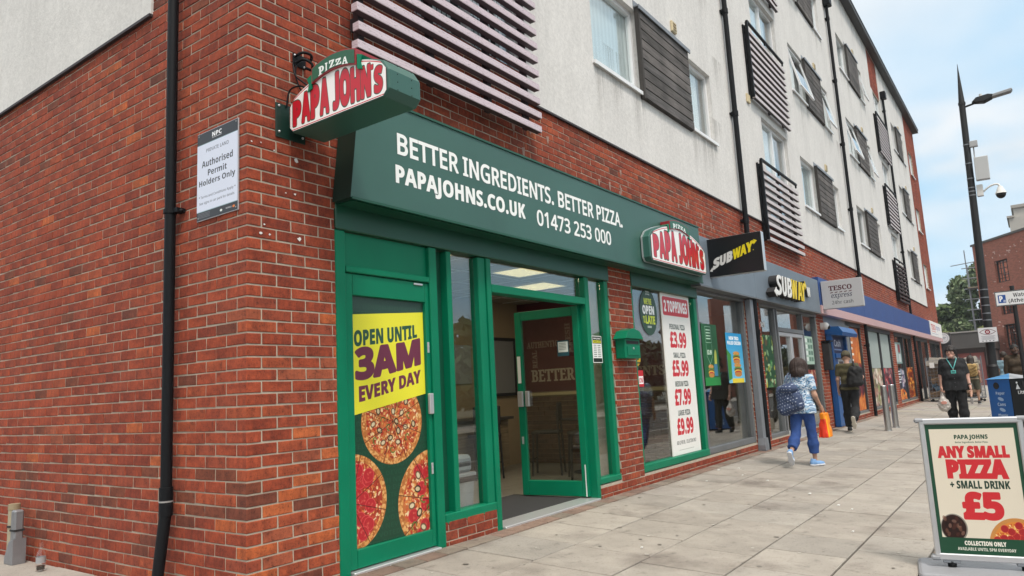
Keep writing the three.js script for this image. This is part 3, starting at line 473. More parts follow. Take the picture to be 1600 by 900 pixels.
{ // lit ceiling panels in the pizza shop: glowing panel and an area light of the same size just below
  const spots = [[2.75, -1.05], [4.55, -1.05], [3.35, -2.25], [5.75, -1.65]];
  spots.forEach(([x, z], i) => {
    const t = thing('ceiling_light', ['lit ceiling panel nearest the left end of the glass over the entrance', 'lit ceiling panel nearest the right end of the glass over the entrance', 'lit ceiling panel farther back, on the left', 'lit ceiling panel farthest back, on the right'][i], 'ceiling light', [x, 2.612, z], 0, 'lit ceiling panels of the pizza shop');
    part('diffuser', box(-0.28, 0.28, -0.006, 0.0, -0.28, 0.28), std([0.8, 0.75, 0.6], 0.6, { emissive: lin(1, 0.82, 0.42), emissiveIntensity: 0.55 }), t);
    part('light_frame', [box(-0.3, 0.3, -0.012, 0.002, 0.2805, 0.3), box(-0.3, 0.3, -0.012, 0.002, -0.3, -0.2805), box(-0.3, -0.2805, -0.012, 0.002, -0.28, 0.28), box(0.2805, 0.3, -0.012, 0.002, -0.28, 0.28)], M.whiteMatt, t);
    const l = new THREE.RectAreaLight(new THREE.Color(1, 0.87, 0.6), 6.0, 0.56, 0.56); l.position.set(x, 2.60, z); l.lookAt(x, 0, z); scene.add(l);
  });
}

// ================================================================== PIZZA SHOP FRONT
const ZF = -0.015;                                               // front of the green frames
{
  const t = thing('pizza_shopfront', 'green framed glazed shopfront of the pizza shop with its door standing open', 'shopfront');
  const fr = (a, b, c, d, z1 = ZF, z0 = -0.12) => box(a, b, c, d, z0, z1, 0.006);
  const post = (a, b, z = ZF) => part('mullion', fr(a, b, -0.14, 2.36, z), M.green, t);
  post(0.703, 0.795, 0.0); post(1.675, 1.762, 0.0); part('mullion', fr(1.905, 1.965, 0.158, 2.36), M.green, t); part('mullion', fr(2.325, 2.425, 0.158, 2.36), M.green, t); post(2.43, 2.495, 0.0);
  post(4.165, 4.23, 0.0); part('mullion', fr(4.235, 4.275, 0.14, 2.36), M.green, t); part('mullion', fr(4.63, 4.712, 0.14, 2.36), M.green, t); part('mullion', fr(5.29, 5.345, 0.14, 2.36), M.green, t); part('mullion', fr(7.285, 7.38, 0.14, 2.36), M.green, t);
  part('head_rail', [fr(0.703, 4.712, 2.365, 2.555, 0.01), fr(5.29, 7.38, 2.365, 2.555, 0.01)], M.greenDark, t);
  part('transom', fr(0.8, 1.672, 2.065, 2.11, 0.0), M.green, t); part('transom', fr(2.5, 4.16, 2.055, 2.13, 0.0), M.green, t);
  part('bottom_rail', fr(1.766, 2.425, 0.157, 0.235, 0.0), M.green, t); part('bottom_rail', fr(4.235, 4.712, 0.14, 0.20, 0.0), M.green, t); part('bottom_rail', fr(5.29, 7.38, 0.14, 0.225, 0.0), M.green, t);
  part('top_panel', box(0.8, 1.672, 2.113, 2.36, -0.06, -0.035), M.green, t);
  part('infill_panel', box(1.765, 1.90, 0.24, 2.36, -0.119, -0.085), M.greenDark, t);
  const pane = (a, b, c, d) => part('pane', box(a, b, c, d, -0.075, -0.067), M.glass, t);
  pane(1.968, 2.322, 0.238, 2.362); pane(2.5, 4.16, 2.133, 2.362); pane(4.278, 4.627, 0.203, 2.362); pane(5.348, 7.282, 0.228, 2.362);
  part('threshold', box(0.8, 1.672, -0.03, 0.012, -0.2, 0.03, 0.004), M.alu, t); part('threshold', box(2.498, 4.163, -0.03, 0.016, -0.2, 0.03, 0.004), M.alu, t);
  // closed door on the left
  const d1 = part('door', [box(0.80, 0.872, 0.02, 2.06, -0.075, -0.02, 0.004), box(1.632, 1.672, 0.02, 2.06, -0.075, -0.02, 0.004), box(0.874, 1.63, 1.905, 2.06, -0.075, -0.02, 0.004), box(0.874, 1.63, 0.02, 0.145, -0.075, -0.02, 0.004)], M.green, t);
  part('door_pull', box(1.622, 1.668, 1.02, 1.18, -0.0195, 0.006, 0.004), M.alu, d1);
  for (const y of [0.56, 1.5]) part('lock', [box(1.637, 1.657, y, y + 0.085, -0.0195, -0.013, 0.002), cyl(0.006, 0.006, [1.647, y + 0.05, -0.013], [1.647, y + 0.05, -0.009], 10)], M.alu, d1);
  part('door_panel', box(0.874, 1.63, 0.146, 1.904, -0.06, -0.052), M.charcoal, d1);
  part('door_closer', box(1.50, 1.60, 2.035, 2.05, -0.019, -0.008, 0.003), M.alu, t);
  // leaf of the entrance, opened inwards against its hinges on the right
  const d2 = part('door', [box(-0.80, -0.72, 0.03, 2.05, -0.05, 0, 0.004), box(-0.075, 0, 0.03, 2.05, -0.05, 0, 0.004), box(-0.718, -0.077, 1.95, 2.05, -0.05, 0, 0.004), box(-0.718, -0.077, 0.03, 0.19, -0.05, 0, 0.004)], M.green, t);
  d2.position.set(4.12, 0, -0.085); d2.rotation.y = -Math.PI / 2 + 0.10;
  part('pane', box(-0.718, -0.077, 0.192, 1.948, -0.03, -0.022), M.glass, d2);
  part('door_pull', [box(-0.79, -0.725, 0.99, 1.16, 0.001, 0.03, 0.004), box(-0.70, -0.655, 0.99, 1.16, -0.019, 0.02, 0.004)], M.alu, d2);
  part('lock', box(-0.775, -0.75, 0.58, 0.66, 0.001, 0.006, 0.002), M.alu, d2);
  part('door_sticker', box(-0.785, -0.745, 1.25, 1.55, 0.001, 0.004), M.whiteMatt, d2);
  part('kick_strip', box(-0.03, -0.02, 0.03, 0.36, 0.001, 0.006), M.white, d2);
}
{ // green fascia
  const t = thing('fascia_sign', 'long dark green fascia sign with white lettering over the pizza shop', 'sign');
  const z = 0.2, bot = 2.548, top = 3.345, xl0 = 0.675, xl1 = 0.775, xr = 7.16;
  const P = [[xl0, bot, 0.01], [xr, bot, 0.01], [xr, bot, z], [xl0, bot, z], [xl1, top, 0.01], [xr, top, 0.01], [xr, top, z], [xl1, top, z]];
  part('sign_box', uvBox(faces(P, [[0, 1, 2, 3], [4, 7, 6, 5], [1, 5, 6, 2], [0, 3, 7, 4], [0, 4, 5, 1]])), M.fasciaEnd, t);
  const tx = paint(2048, 256, (g, w, h) => {
    g.fillStyle = '#ffffff'; g.clearRect(0, 0, w, h);
    const K = w / 6.385, X = (m) => (m - 0.775) * K, Y = (m) => (top - m) / (top - bot) * h;
    const T = (s, x0, x1, y1, y0, o) => fit(g, s, X(x0), Y(y1), X(x1) - X(x0), Y(y0) - Y(y1), '#f4f6f4', o);
    T('BETTER INGREDIENTS. BETTER PIZZA.', 1.14, 4.78, 3.135, 2.965, { stroke: 10, light: true, join: 'miter' });
    T('PAPAJOHNS.CO.UK', 1.115, 2.80, 2.885, 2.705, { stroke: 8, join: 'miter' }); T('01473 253 000', 2.99, 4.47, 2.875, 2.715, { stroke: 8, light: true });
  });
  const Q = [[xl0, bot, z + 0.001], [xr, bot, z + 0.001], [xr, top, z + 0.001], [xl1, top, z + 0.001]];
  part('sign_face', uvBox(faces(Q, [[0, 1, 2, 3]])), M.fascia, t);
  const lf = face(6.385, top - bot, 0.775 + 6.385 / 2, (top + bot) / 2, z + 0.0035);
  part('lettering', [lf], printMat(tx, 0.5, { transparent: true, alphaTest: 0.5 }), t);
  part('trim', [box(xl0 + 0.01, xr, bot - 0.012, bot + 0.006, z - 0.01, z + 0.008), box(xl1, xr + 0.005, top - 0.004, top + 0.014, -0.0, z + 0.012)], M.greenDark, t);
  const j = box(-0.008, 0.008, bot + 0.01, top - 0.01, z + 0.001, z + 0.0045); 
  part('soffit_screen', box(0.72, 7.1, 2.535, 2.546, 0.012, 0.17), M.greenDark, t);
}
// arched badge with a ribbon, used by the two pizza signs: outline in a unit box 1 wide
const archPts = (w, h, hs, n = 24, c = 0.045) => { const p = [[-w / 2 + c, 0], [w / 2 - c, 0], [w / 2, c], [w / 2, hs - c]]; for (let i = 1; i < n; i++) { const u = i / n, x = w / 2 - u * w; p.push([x * 0.985, hs + (h - hs) * Math.pow(Math.sin(u * Math.PI), 0.8)]); } p.push([-w / 2, hs - c], [-w / 2, c]); return p; };
const ribbonPts = (w, h, y, sag) => { const top = [], bot = []; for (let i = 0; i <= 10; i++) { const u = i / 10 - 0.5; top.push([u * w, y + h - sag * u * u * 4]); bot.unshift([u * w, y - sag * u * u * 4]); } return [...top.reverse(), ...bot.reverse()]; };
function badgeArt(word) {
  return paint(1024, 512, (g, w, h) => {                         // maps the box: x -w/2..w/2, y 0..top of arch
    g.fillStyle = '#f3f1ee'; g.fillRect(0, 0, w, h);
    const arch = (x) => h - h * (0.62 + 0.38 * Math.pow(Math.sin(clamp(1 - x / w) * Math.PI), 0.8));
    g.strokeStyle = '#c8202f'; g.lineWidth = 9; g.beginPath(); g.moveTo(20, h - 22); g.lineTo(w - 20, h - 22); g.lineTo(w - 20, arch(w - 20) + 40); for (let x = w - 20; x >= 20; x -= 10) g.lineTo(x, arch(x) + 34); g.closePath(); g.stroke();
    const L = [...word], wd = { ' ': 0.34, "'": 0.25, J: 0.72, O: 1.08, S: 0.85 }, tot = L.reduce((s, c) => s + (wd[c] || 1), 0); let x = 52; const U = (w - 104) / tot;
    for (const c of L) { const cw = (wd[c] || 1) * U; if (c !== ' ') { const y = arch(x + cw / 2) + 62, H = h - 44 - y; fit(g, c, x - 3, y, cw + 6, c === "'" ? 60 : H, '#c3172b', { stroke: 34, outline: '#1f4a36', heavy: 22 }); } x += cw; }
  });
}
const artA = badgeArt("PAPA JOHN'S"), ribArt = paint(512, 128, (g, w, h) => { g.fillStyle = '#1c5a3e'; g.fillRect(0, 0, w, h); g.strokeStyle = '#b3202f'; g.lineWidth = 16; g.strokeRect(0, 0, w, h); const L = [...'PIZZA']; L.forEach((c, i) => fit(g, c, [88, 166, 212, 288, 362][i], 28 + 14 * Math.abs(i - 2) ** 1.4 * 0.5, c === 'I' ? 30 : 66, 74, '#eef2ee', { font: 'serif', stroke: 10 })); });
function badge(t, W, h, hs, D, rw, rh, ry) {                      // built facing +z, its base line at y = 0, back at z = 0
  part('sign_body', extr(archPts(W, h, hs), D - 0.012, 0.012), M.fasciaDeep ||= std([0.032, 0.115, 0.092], 0.4, { bumpMap: rep(dirt, 0.3), bumpScale: 0.001 }), t);
  const f = new THREE.ShapeGeometry(new THREE.Shape(archPts(W * 0.955, h * 0.955, hs * 0.945, 24, 0.03).map((p) => new THREE.Vector2(p[0], p[1] + h * 0.022)))), p = f.attributes.position, uv = f.attributes.uv;
  for (let i = 0; i < p.count; i++) uv.setXY(i, p.getX(i) / W + 0.5, p.getY(i) / h); f.translate(0, 0, D + 0.004);
  part('sign_face', [f.toNonIndexed()], printMat(artA, 0.3), t);
  const rb = ribbonPts(rw, rh, ry, rh * 0.35), r = part('ribbon', extr(rb, D + 0.012).translate(0, 0, 0.006), M.ribRed ||= std([0.33, 0.02, 0.03], 0.4), t);
  const rf = new THREE.ShapeGeometry(new THREE.Shape(ribbonPts(rw * 0.96, rh * 0.86, ry + rh * 0.07, rh * 0.33).map((q) => new THREE.Vector2(...q)))), q = rf.attributes.position, uv2 = rf.attributes.uv;
  for (let i = 0; i < q.count; i++) uv2.setXY(i, q.getX(i) / rw + 0.5, (q.getY(i) - ry + rh * 0.35 * 4 * (q.getX(i) / rw) ** 2) / rh); rf.translate(0, 0, D + 0.021);
  part('ribbon_face', [rf.toNonIndexed()], printMat(ribArt, 0.35), r);
  part('ribbon_tail', extr([[-rw / 2 - rh * 0.45, ry - rh * 0.75], [-rw / 2 - rh * 0.05, ry - rh * 0.62], [-rw / 2 - rh * 0.05, ry + rh * 0.3], [-rw / 2 - rh * 0.5, ry + rh * 0.12], [-rw / 2 - rh * 0.32, ry - rh * 0.3]], D + 0.006).translate(0, 0, 0.008), M.green, r); part('ribbon_tail', extr([[rw / 2 + rh * 0.05, ry - rh * 0.62], [rw / 2 + rh * 0.45, ry - rh * 0.75], [rw / 2 + rh * 0.32, ry - rh * 0.3], [rw / 2 + rh * 0.5, ry + rh * 0.12], [rw / 2 + rh * 0.05, ry + rh * 0.3]], D + 0.006).translate(0, 0, 0.008), M.green, r);
}
{
  const t = thing('projecting_sign', 'arched green and white pizza sign projecting from the brick corner pier', 'sign', [0.54, 2.93, 0.525], -Math.PI / 2);
  badge(t, 0.95, 0.335, 0.208, 0.26, 0.42, 0.105, 0.305);
  // rear face towards the street end is closed by the body itself; plate and arm on the wall
  part('wall_plate', [box(-0.525, -0.515, -0.02, 0.22, 0.09, 0.33, 0.003)], M.fasciaEnd, t);
  const bl = []; for (const y of [0.0, 0.18]) for (const z of [0.115, 0.305]) bl.push(sphere(0.009, -0.514, y + 0.02, z, 1, 1, 1, 8)); part('bolt', bl, M.alu, t);
  const riv = []; for (let i = 0; i < 4; i++) for (const z of [0.07, 0.19]) riv.push(sphere(0.004, 0.4755, 0.05 + i * 0.05, z, 0.5, 1, 1, 6)); part('rivet', riv, M.black, t);
  part('supply_cable', [tube([[-0.50, 0.52, 0.20], [-0.45, 0.42, 0.22], [-0.36, 0.34, 0.22], [-0.30, 0.29, 0.20]], 0.006), tube([[-0.51, 0.20, 0.25], [-0.48, 0.32, 0.24], [-0.40, 0.33, 0.22], [-0.33, 0.28, 0.2]], 0.006)], M.black, t);
  const b = thing('wall_bracket', 'small curled black metal bracket on the brick above the projecting pizza sign', 'bracket', [0.40, 3.50, 0]);
  part('plate', box(-0.05, 0.06, -0.04, 0.05, 0.004, 0.010, 0.002), M.black, b); part('scroll', [tube([[-0.03, 0.03, 0.01], [0.0, 0.05, 0.06], [0.05, 0.04, 0.08], [0.06, 0.01, 0.06], [0.02, 0.01, 0.05]], 0.010), tube([[-0.03, -0.02, 0.01], [0.0, -0.0, 0.06], [0.05, -0.03, 0.09], [0.06, -0.06, 0.07], [0.02, -0.05, 0.05]], 0.010)], M.black, b);
  part('bolt', [sphere(0.009, -0.035, 0.035, 0.012, 1, 1, 1, 8), sphere(0.009, 0.045, -0.03, 0.012, 1, 1, 1, 8)], M.alu, b);
  part('hanging_cable', tube([[-0.02, -0.02, 0.012], [-0.03, -0.10, 0.012], [0.0, -0.20, 0.02], [0.05, -0.28, 0.05]], 0.005), M.black, b);
  const s = thing('logo_sign', 'arched red and white pizza badge mounted on the right end of the green fascia', 'sign', [6.14, 2.63, 0.205]);
  badge(s, 1.82, 0.54, 0.335, 0.11, 0.62, 0.115, 0.50);
  part('led_trim', (() => { const o = archPts(1.86, 0.56, 0.345), i = archPts(1.80, 0.53, 0.325).map(([x, y]) => [x, y + 0.012]); const g = extr(o.map(([x, y]) => [x, y - 0.008]), 0.012, 0, [i.reverse()]); return g.translate(0, 0, 0.01); })(), M.alu, s);
}
{ // posters on the pizza shop
  const pizza = (g, x, y, r, kind, seed) => {
    const R = rng(seed); g.save(); g.beginPath(); g.arc(x, y, r, 0, 7); g.clip();
    g.fillStyle = '#c07a3e'; g.fillRect(x - r, y - r, 2 * r, 2 * r); for (let i = 0; i < 500; i++) { const a = R() * 6.28, q = r * (0.86 + 0.14 * R()); g.fillStyle = ['#d99a58', '#a8602c', '#e0ab6c', '#b56d36'][R() * 4 | 0]; g.beginPath(); g.arc(x + Math.cos(a) * q, y + Math.sin(a) * q, r * 0.02 * (1 + R()), 0, 7); g.fill(); }
    g.fillStyle = kind === 1 ? '#a83a26' : '#bf6a38'; g.beginPath(); g.arc(x, y, r * 0.87, 0, 7); g.fill();
    for (let i = 0; i < 1100; i++) { const a = R() * 6.28, q = r * 0.85 * Math.sqrt(R()); g.fillStyle = ['#ecd29a', '#d8783a', '#b8301f', '#f0e0b4', '#9c2418', '#dba55a', '#7a2a14', '#c8492c'][R() * 8 | 0]; g.globalAlpha = 0.8; g.beginPath(); g.ellipse(x + Math.cos(a) * q, y + Math.sin(a) * q, r * 0.042 * (0.4 + R()), r * 0.022 * (0.5 + R()), R() * 3, 0, 7); g.fill(); } g.globalAlpha = 1;
    const n = kind === 1 ? 26 : kind === 2 ? 13 : 0;
    for (let i = 0; i < n; i++) { const a = i * 2.4 + R(), q = r * 0.75 * Math.sqrt((i + 0.5) / n), px = x + Math.cos(a) * q, py = y + Math.sin(a) * q, s = r * (kind === 1 ? 0.145 : 0.13); g.fillStyle = '#7d1620'; g.beginPath(); g.arc(px + 2, py + 2, s * 1.03, 0, 7); g.fill(); g.fillStyle = '#b3232b'; g.beginPath(); g.arc(px, py, s, 0, 7); g.fill(); g.strokeStyle = '#d2494a'; g.lineWidth = s * 0.12; g.stroke(); for (let k = 0; k < 6; k++) { g.fillStyle = '#d46a55'; g.globalAlpha = 0.5; g.beginPath(); g.arc(px + (R() - 0.5) * s, py + (R() - 0.5) * s, s * 0.15, 0, 7); g.fill(); g.globalAlpha = 1; } }
    if (kind !== 1) for (let i = 0; i < 24; i++) { const a = i * 2.4, q = r * 0.74 * Math.sqrt((i + 0.6) / 24), px = x + Math.cos(a) * q, py = y + Math.sin(a) * q, s = r * 0.075; g.lineWidth = s * 0.38; g.strokeStyle = ['#3d2d20', '#5d7a35', '#6b5038'][i % 3]; g.fillStyle = ['#cbb892', 'rgba(0,0,0,0)', '#d8c8a4'][i % 3]; g.beginPath(); g.ellipse(px, py, s, s * 0.75, R() * 3, 0, i % 3 === 1 ? 4.4 : 7); if (i % 3 !== 1) g.fill(); g.stroke(); }
    g.strokeStyle = 'rgba(70,25,12,0.75)'; g.lineWidth = r * 0.018; const o = R(); for (let i = 0; i < 4; i++) { const a = o + i * Math.PI / 4; g.beginPath(); g.moveTo(x - Math.cos(a) * r, y - Math.sin(a) * r); g.lineTo(x + Math.cos(a) * r, y + Math.sin(a) * r); g.stroke(); }
    g.restore();
  };
  const doorArt = paint(512, 1200, (g, w, h) => {
    const X = (m) => (m - 0.874) / 0.756 * w, Y = (m) => (1.904 - m) / 1.758 * h; g.fillStyle = '#14402c'; g.fillRect(0, 0, w, h);
    for (let k = 0; k < 34; k++) { g.globalAlpha = 0.5; fit(g, ['DEVOTED DEVOTED DEVOTED', 'OUR DOUGH NEVER FROZEN', 'TED DEVOTED DEVOTED DEV'][k % 3], (k % 4) * -30, k * 36, w + 100, 24, '#21543c'); } g.globalAlpha = 1;
    g.fillStyle = '#3b4a45'; g.globalAlpha = 0.55; g.fillRect(0, 0, w, Y(1.79)); g.globalAlpha = 1;
    pizza(g, X(1.265), Y(0.985), w * 0.412, 0, 3); pizza(g, X(0.85), Y(0.455), w * 0.44, 1, 5); pizza(g, X(1.69), Y(0.36), w * 0.52, 2, 8);
  });
  const t = thing('door_poster', 'dark green door graphic of pizzas behind the yellow opening-hours sheet', 'poster', [1.252, 1.025, -0.0505]); part('sheet', [box(-0.378, 0.378, -0.879, 0.879, -0.001, 0), face(0.756, 1.758, 0, 0, 0.0015)], printMat(doorArt, 0.35), t);
  const yel = paint(640, 640, (g, w, h) => {
    g.fillStyle = '#e8e234'; g.fillRect(0, 0, w, h); const S = (s, x, y, W, H, c, k) => fit(g, s, x, y, W, H, c, { stroke: k });
    g.save(); g.transform(1, -0.035, 0, 1, 0, 10); S('OPEN UNTIL', 18, 95, 560, 105, '#24503d', 12); S('3AM', 22, 205, 585, 215, '#6d2b44', 18); S('EVERY DAY', 50, 455, 550, 100, '#6d2b44', 13); g.restore();
  });
  const y = thing('hours_poster', 'yellow sheet reading OPEN UNTIL 3AM EVERY DAY on the closed door', 'poster', [1.252, 1.45, -0.047]);
  const yp = [[-0.374, -0.40, 0], [0.376, -0.27, 0], [0.374, 0.375, 0], [-0.374, 0.318, 0]], yg = faces(yp, [[0, 1, 2, 3]]); { const uv = [0, 0, 1, 0, 1, 1, 0, 0, 1, 1, 0, 1]; yg.setAttribute('uv', new THREE.Float32BufferAttribute(uv, 2)); } part('sheet', [yg], printMat(yel, 0.4), y); 
  const price = paint(320, 820, (g, w, h) => {
    g.fillStyle = '#efeeea'; g.fillRect(0, 0, w, h); g.fillStyle = '#cf2b38'; g.beginPath(); g.roundRect(14, 26, w - 28, 96, 14); g.fill(); fit(g, '2 TOPPINGS', 30, 44, w - 60, 60, '#ffffff', { stroke: 10 });
    [['PERSONAL PIZZA', '£3.99'], ['SMALL PIZZA', '£5.99'], ['MEDIUM PIZZA', '£7.99'], ['LARGE PIZZA', '£9.99']].forEach(([a, b], i) => { const y = 165 + i * 146; const lw = a.length * 12.5; fit(g, a, w / 2 - lw / 2, y, lw, 27, '#3f4a45', { stroke: 6 }); fit(g, b, w / 2 - 92, y + 38, 184, 84, '#cc2434', { stroke: 11 }); });
    fit(g, 'ADD £2 PER DEL   COLLECTION ONLY', 50, 752, w - 100, 18, '#4c4c4c'); g.fillStyle = '#bdbdb8'; g.fillRect(70, 796, w - 150, 3);
  });
  const p = thing('price_poster', 'tall white poster of red pizza prices headed 2 TOPPINGS in the window', 'poster', [6.71, 1.31, -0.05]); part('sheet', [box(-0.475, 0.475, -1.08, 1.08, -0.012, -0.002), face(0.95, 2.16, 0, 0, 0)], printMat(price, 0.4), p);
  const late = paint(256, 320, (g, w, h) => { g.clearRect(0, 0, w, h); g.fillStyle = '#2b4a38'; g.beginPath(); g.ellipse(w / 2, h / 2, w / 2 - 2, h / 2 - 2, 0, 0, 7); g.fill(); fit(g, 'PAPA', 104, 14, 50, 12, '#dfe6df'); fit(g, 'JOHNS', 98, 30, 62, 14, '#dfe6df'); fit(g, "WE'RE", 66, 66, 116, 42, '#d3df3a', { stroke: 12 }); fit(g, 'OPEN', 40, 114, 176, 62, '#ffffff', { stroke: 14 }); fit(g, 'LATE', 78, 184, 142, 58, '#d3df3a', { stroke: 14 }); fit(g, "'TIL", 40, 190, 32, 46, '#d3df3a', { stroke: 10 }); fit(g, 'ORDER', 100, 254, 60, 14, '#e8eee8'); });
  const l = thing('window_sticker', 'dark green oval sticker reading OPEN LATE beside the price poster', 'sticker', [5.86, 2.08, -0.062]); { const g = new THREE.CircleGeometry(0.5, 40); g.scale(0.50, 0.60, 1); part('sheet', [g.toNonIndexed()], printMat(late, 0.4), l); }
  const menu = paint(160, 256, (g, w, h) => { g.fillStyle = '#f1f2f0'; g.fillRect(0, 0, w, h); g.fillStyle = '#20241f'; g.fillRect(6, 6, w - 12, 68); g.fillRect(6, h - 44, w - 12, 38); fit(g, 'PAPA JOHNS', 22, 18, w - 44, 18, '#f2f2f0', { stroke: 8 }); g.fillStyle = '#e8e234'; g.fillRect(14, 44, w - 28, 24); fit(g, 'OPEN LATE', 26, 48, w - 52, 16, '#222', { stroke: 6 }); for (let i = 0; i < 7; i++) { g.fillStyle = '#55605c'; g.fillRect(20, 86 + i * 18, 50, 7); g.fillRect(86, 86 + i * 18, 52, 7); } });
  const m = thing('hours_sticker', 'small white and black opening-times card on the narrow side window', 'sticker', [4.465, 1.58, -0.0635]); part('card', [box(-0.105, 0.105, -0.15, 0.15, -0.002, -0.0005), face(0.21, 0.30, 0, 0, 0)], printMat(menu, 0.45), m);
  for (const [x, y0, c] of [[5.42, 1.72, '#d8d02a'], [5.42, 1.50, '#c9a017'], [5.50, 1.24, '#c3202c']]) { const q = thing('window_sticker', { '#d8d02a': 'yellow corner sticker in the pizza window just right of the letterbox', '#c9a017': 'mustard round sticker below the yellow one in the pizza window', '#c3202c': 'red and white price sticker low in the pizza window beside the brick pier' }[c], 'sticker', [x, y0, -0.0625]);
    const a = paint(96, 128, (g, w, h) => { g.fillStyle = c; g.fillRect(0, 0, w, h); if (c === '#c3202c') { g.fillStyle = '#fff'; g.fillRect(6, 46, w - 12, 60); fit(g, '£16', 14, 56, w - 28, 40, '#c3202c', { stroke: 14 }); } else { g.fillStyle = '#3b3b16'; for (let i = 0; i < 4; i++) g.fillRect(14, 20 + i * 26, w - 34 + (i % 2) * 10, 12); } });
    part('sheet', [c === '#c9a017' ? new THREE.CircleGeometry(0.11, 24).toNonIndexed() : face(0.14, 0.2, 0, 0, 0)], printMat(a, 0.5), q); }
}
{ // letterbox on the brick pier
  const t = thing('letterbox', 'green steel letterbox with a pitched top fixed to the brick pier', 'letterbox', [4.955, 1.47, 0]);
  part('body', box(-0.19, 0.19, 0, 0.23, 0.004, 0.13, 0.008), M.green, t); part('lid', extr([[-0.23, 0.225], [0.23, 0.225], [0.14, 0.315], [0, 0.345], [-0.14, 0.315]], 0.155, 0.004).translate(0, 0, 0.004), M.green, t);
  part('slot', box(-0.15, 0.15, 0.165, 0.2, 0.125, 0.134), M.blackMatt, t); part('door', box(-0.15, 0.15, 0.03, 0.14, 0.131, 0.137, 0.004), M.green, t); part('lock', cyl(0.014, 0.014, [0, 0.115, 0.137], [0, 0.115, 0.143], 12), M.alu, t);
}
{ // things inside the pizza shop
  const mat = thing('door_mat', 'dark grey ribbed entrance mat lying inside the open door', 'mat', [3.33, 0.004, -0.55]); part('pile', box(-0.82, 0.80, 0.002, 0.014, -0.52, 0.34, 0.003), M.mat, mat);
  const bin = thing('waste_bin', 'grey plastic swing-top bin behind the narrow window', 'bin', [2.60, 0.004, -0.62]);
  part('body', (() => { const g = new THREE.CylinderGeometry(0.185, 0.15, 0.40, 4, 1); g.rotateY(Math.PI / 4); g.translate(0, 0.2, 0); return g.toNonIndexed(); })(), M.plasticGrey, bin); part('lid', [box(-0.15, 0.15, 0.40, 0.44, -0.15, 0.15, 0.012), box(-0.12, 0.12, 0.44, 0.60, -0.13, 0.13, 0.03)], M.plasticGrey, bin); part('bin_liner', [box(-0.16, 0.16, 0.36, 0.405, -0.16, 0.16, 0.01)], M.blackMatt, bin); part('flap', box(-0.085, 0.085, 0.50, 0.54, 0.12, 0.134, 0.004), M.charcoal, bin);
  const chair = (x, z, turn, label) => { const c = thing('bar_chair', label, 'chair', [x, 0.004, z], turn); for (const [a, b] of [[-1, -1], [1, -1], [-1, 1], [1, 1]]) part('leg', cyl(0.014, 0.016, [a * 0.20, 0, b * 0.20], [a * 0.17, b < 0 ? 0.86 : 0.6, b * 0.17], 8), M.blackMatt, c); part('seat', box(-0.2, 0.2, 0.56, 0.60, -0.2, 0.2, 0.012), M.blackMatt, c); part('backrest', box(-0.2, 0.2, 0.72, 0.98, -0.2, -0.17, 0.012), M.blackMatt, c); part('foot_rail', [cyl(0.01, 0.01, [-0.19, 0.22, 0.19], [0.19, 0.22, 0.19], 8), cyl(0.01, 0.01, [-0.19, 0.22, -0.19], [0.19, 0.22, -0.19], 8)], M.blackMatt, c); return c; };
  chair(5.35, -2.45, 2.6, 'black chair left of the open door leaf, against the beige wall'); chair(5.95, -1.78, -2.7, 'black chair in the middle of the open door pane, before the brown brick wall'); chair(5.7, -1.05, -2.5, 'black chair at the right edge of the open door pane');
  const tb = thing('cafe_table', 'small black table between the chairs inside the pizza shop', 'table', [6.3, 0.004, -1.35]); part('top', box(-0.3, 0.3, 0.72, 0.75, -0.3, 0.3, 0.006), M.blackMatt, tb); part('stem', cyl(0.03, 0.03, [0, 0, 0], [0, 0.72, 0], 10), M.blackMatt, tb); part('foot', cyl(0.22, 0.2, [0, 0, 0], [0, 0.02, 0], 20), M.blackMatt, tb);
  const co = thing('serving_counter', 'wood panelled serving counter at the back of the pizza shop', 'counter', [5.0, 0.004, -2.9]); part('worktop', box(-1.5, 1.25, 0.76, 0.80, -0.22, 0.34, 0.004), std([0.06, 0.055, 0.05], 0.4), co); for (let i = 0; i < 4; i++) part('front_panel', box(-1.45 + i * 0.66, -0.80 + i * 0.66, 0.08, 0.758, -0.2, 0.28, 0.003), M.ply, co);
  const bd = thing('notice_board', 'black framed grey board on the beige back wall of the pizza shop', 'board', [6.78, 1.57, -3.14]); part('board', box(-0.36, 0.32, -0.42, 0.42, 0, 0.02), std([0.22, 0.23, 0.24], 0.4), bd); part('frame', [box(-0.40, 0.36, 0.42, 0.47, 0, 0.035), box(-0.40, 0.36, -0.47, -0.42, 0, 0.035), box(-0.40, -0.36, -0.42, 0.42, 0, 0.035), box(0.32, 0.36, -0.42, 0.42, 0, 0.035)], M.blackMatt, bd);
  const mn = thing('menu_screen', 'pale menu sheets on the wall seen through the narrow window left of the entrance', 'menu', [5.3, 1.62, -3.14]); for (let i = 0; i < 3; i++) part('sheet', box(-0.75 + i * 0.5, -0.31 + i * 0.5, -0.3, 0.28, 0, 0.012), std([0.30, 0.30, 0.31], 0.6), mn);
  const sg = thing('counter_sign', 'small cut-out shop logo standing on the serving counter', 'sign', [4.6, 0.804, -2.66]); part('cutout', extr(archPts(0.42, 0.17, 0.11), 0.012), std([0.08, 0.08, 0.08]), sg); { const a = paint(256, 96, (g, w, h) => { g.fillStyle = '#3a3a3a'; g.fillRect(0, 0, w, h); fit(g, 'PAPA JOHNS', 20, 24, w - 40, 56, '#e8e8e8', { stroke: 14 }); }); part('print', [face(0.36, 0.1, 0, 0.06, 0.0135)], printMat(a), sg); }
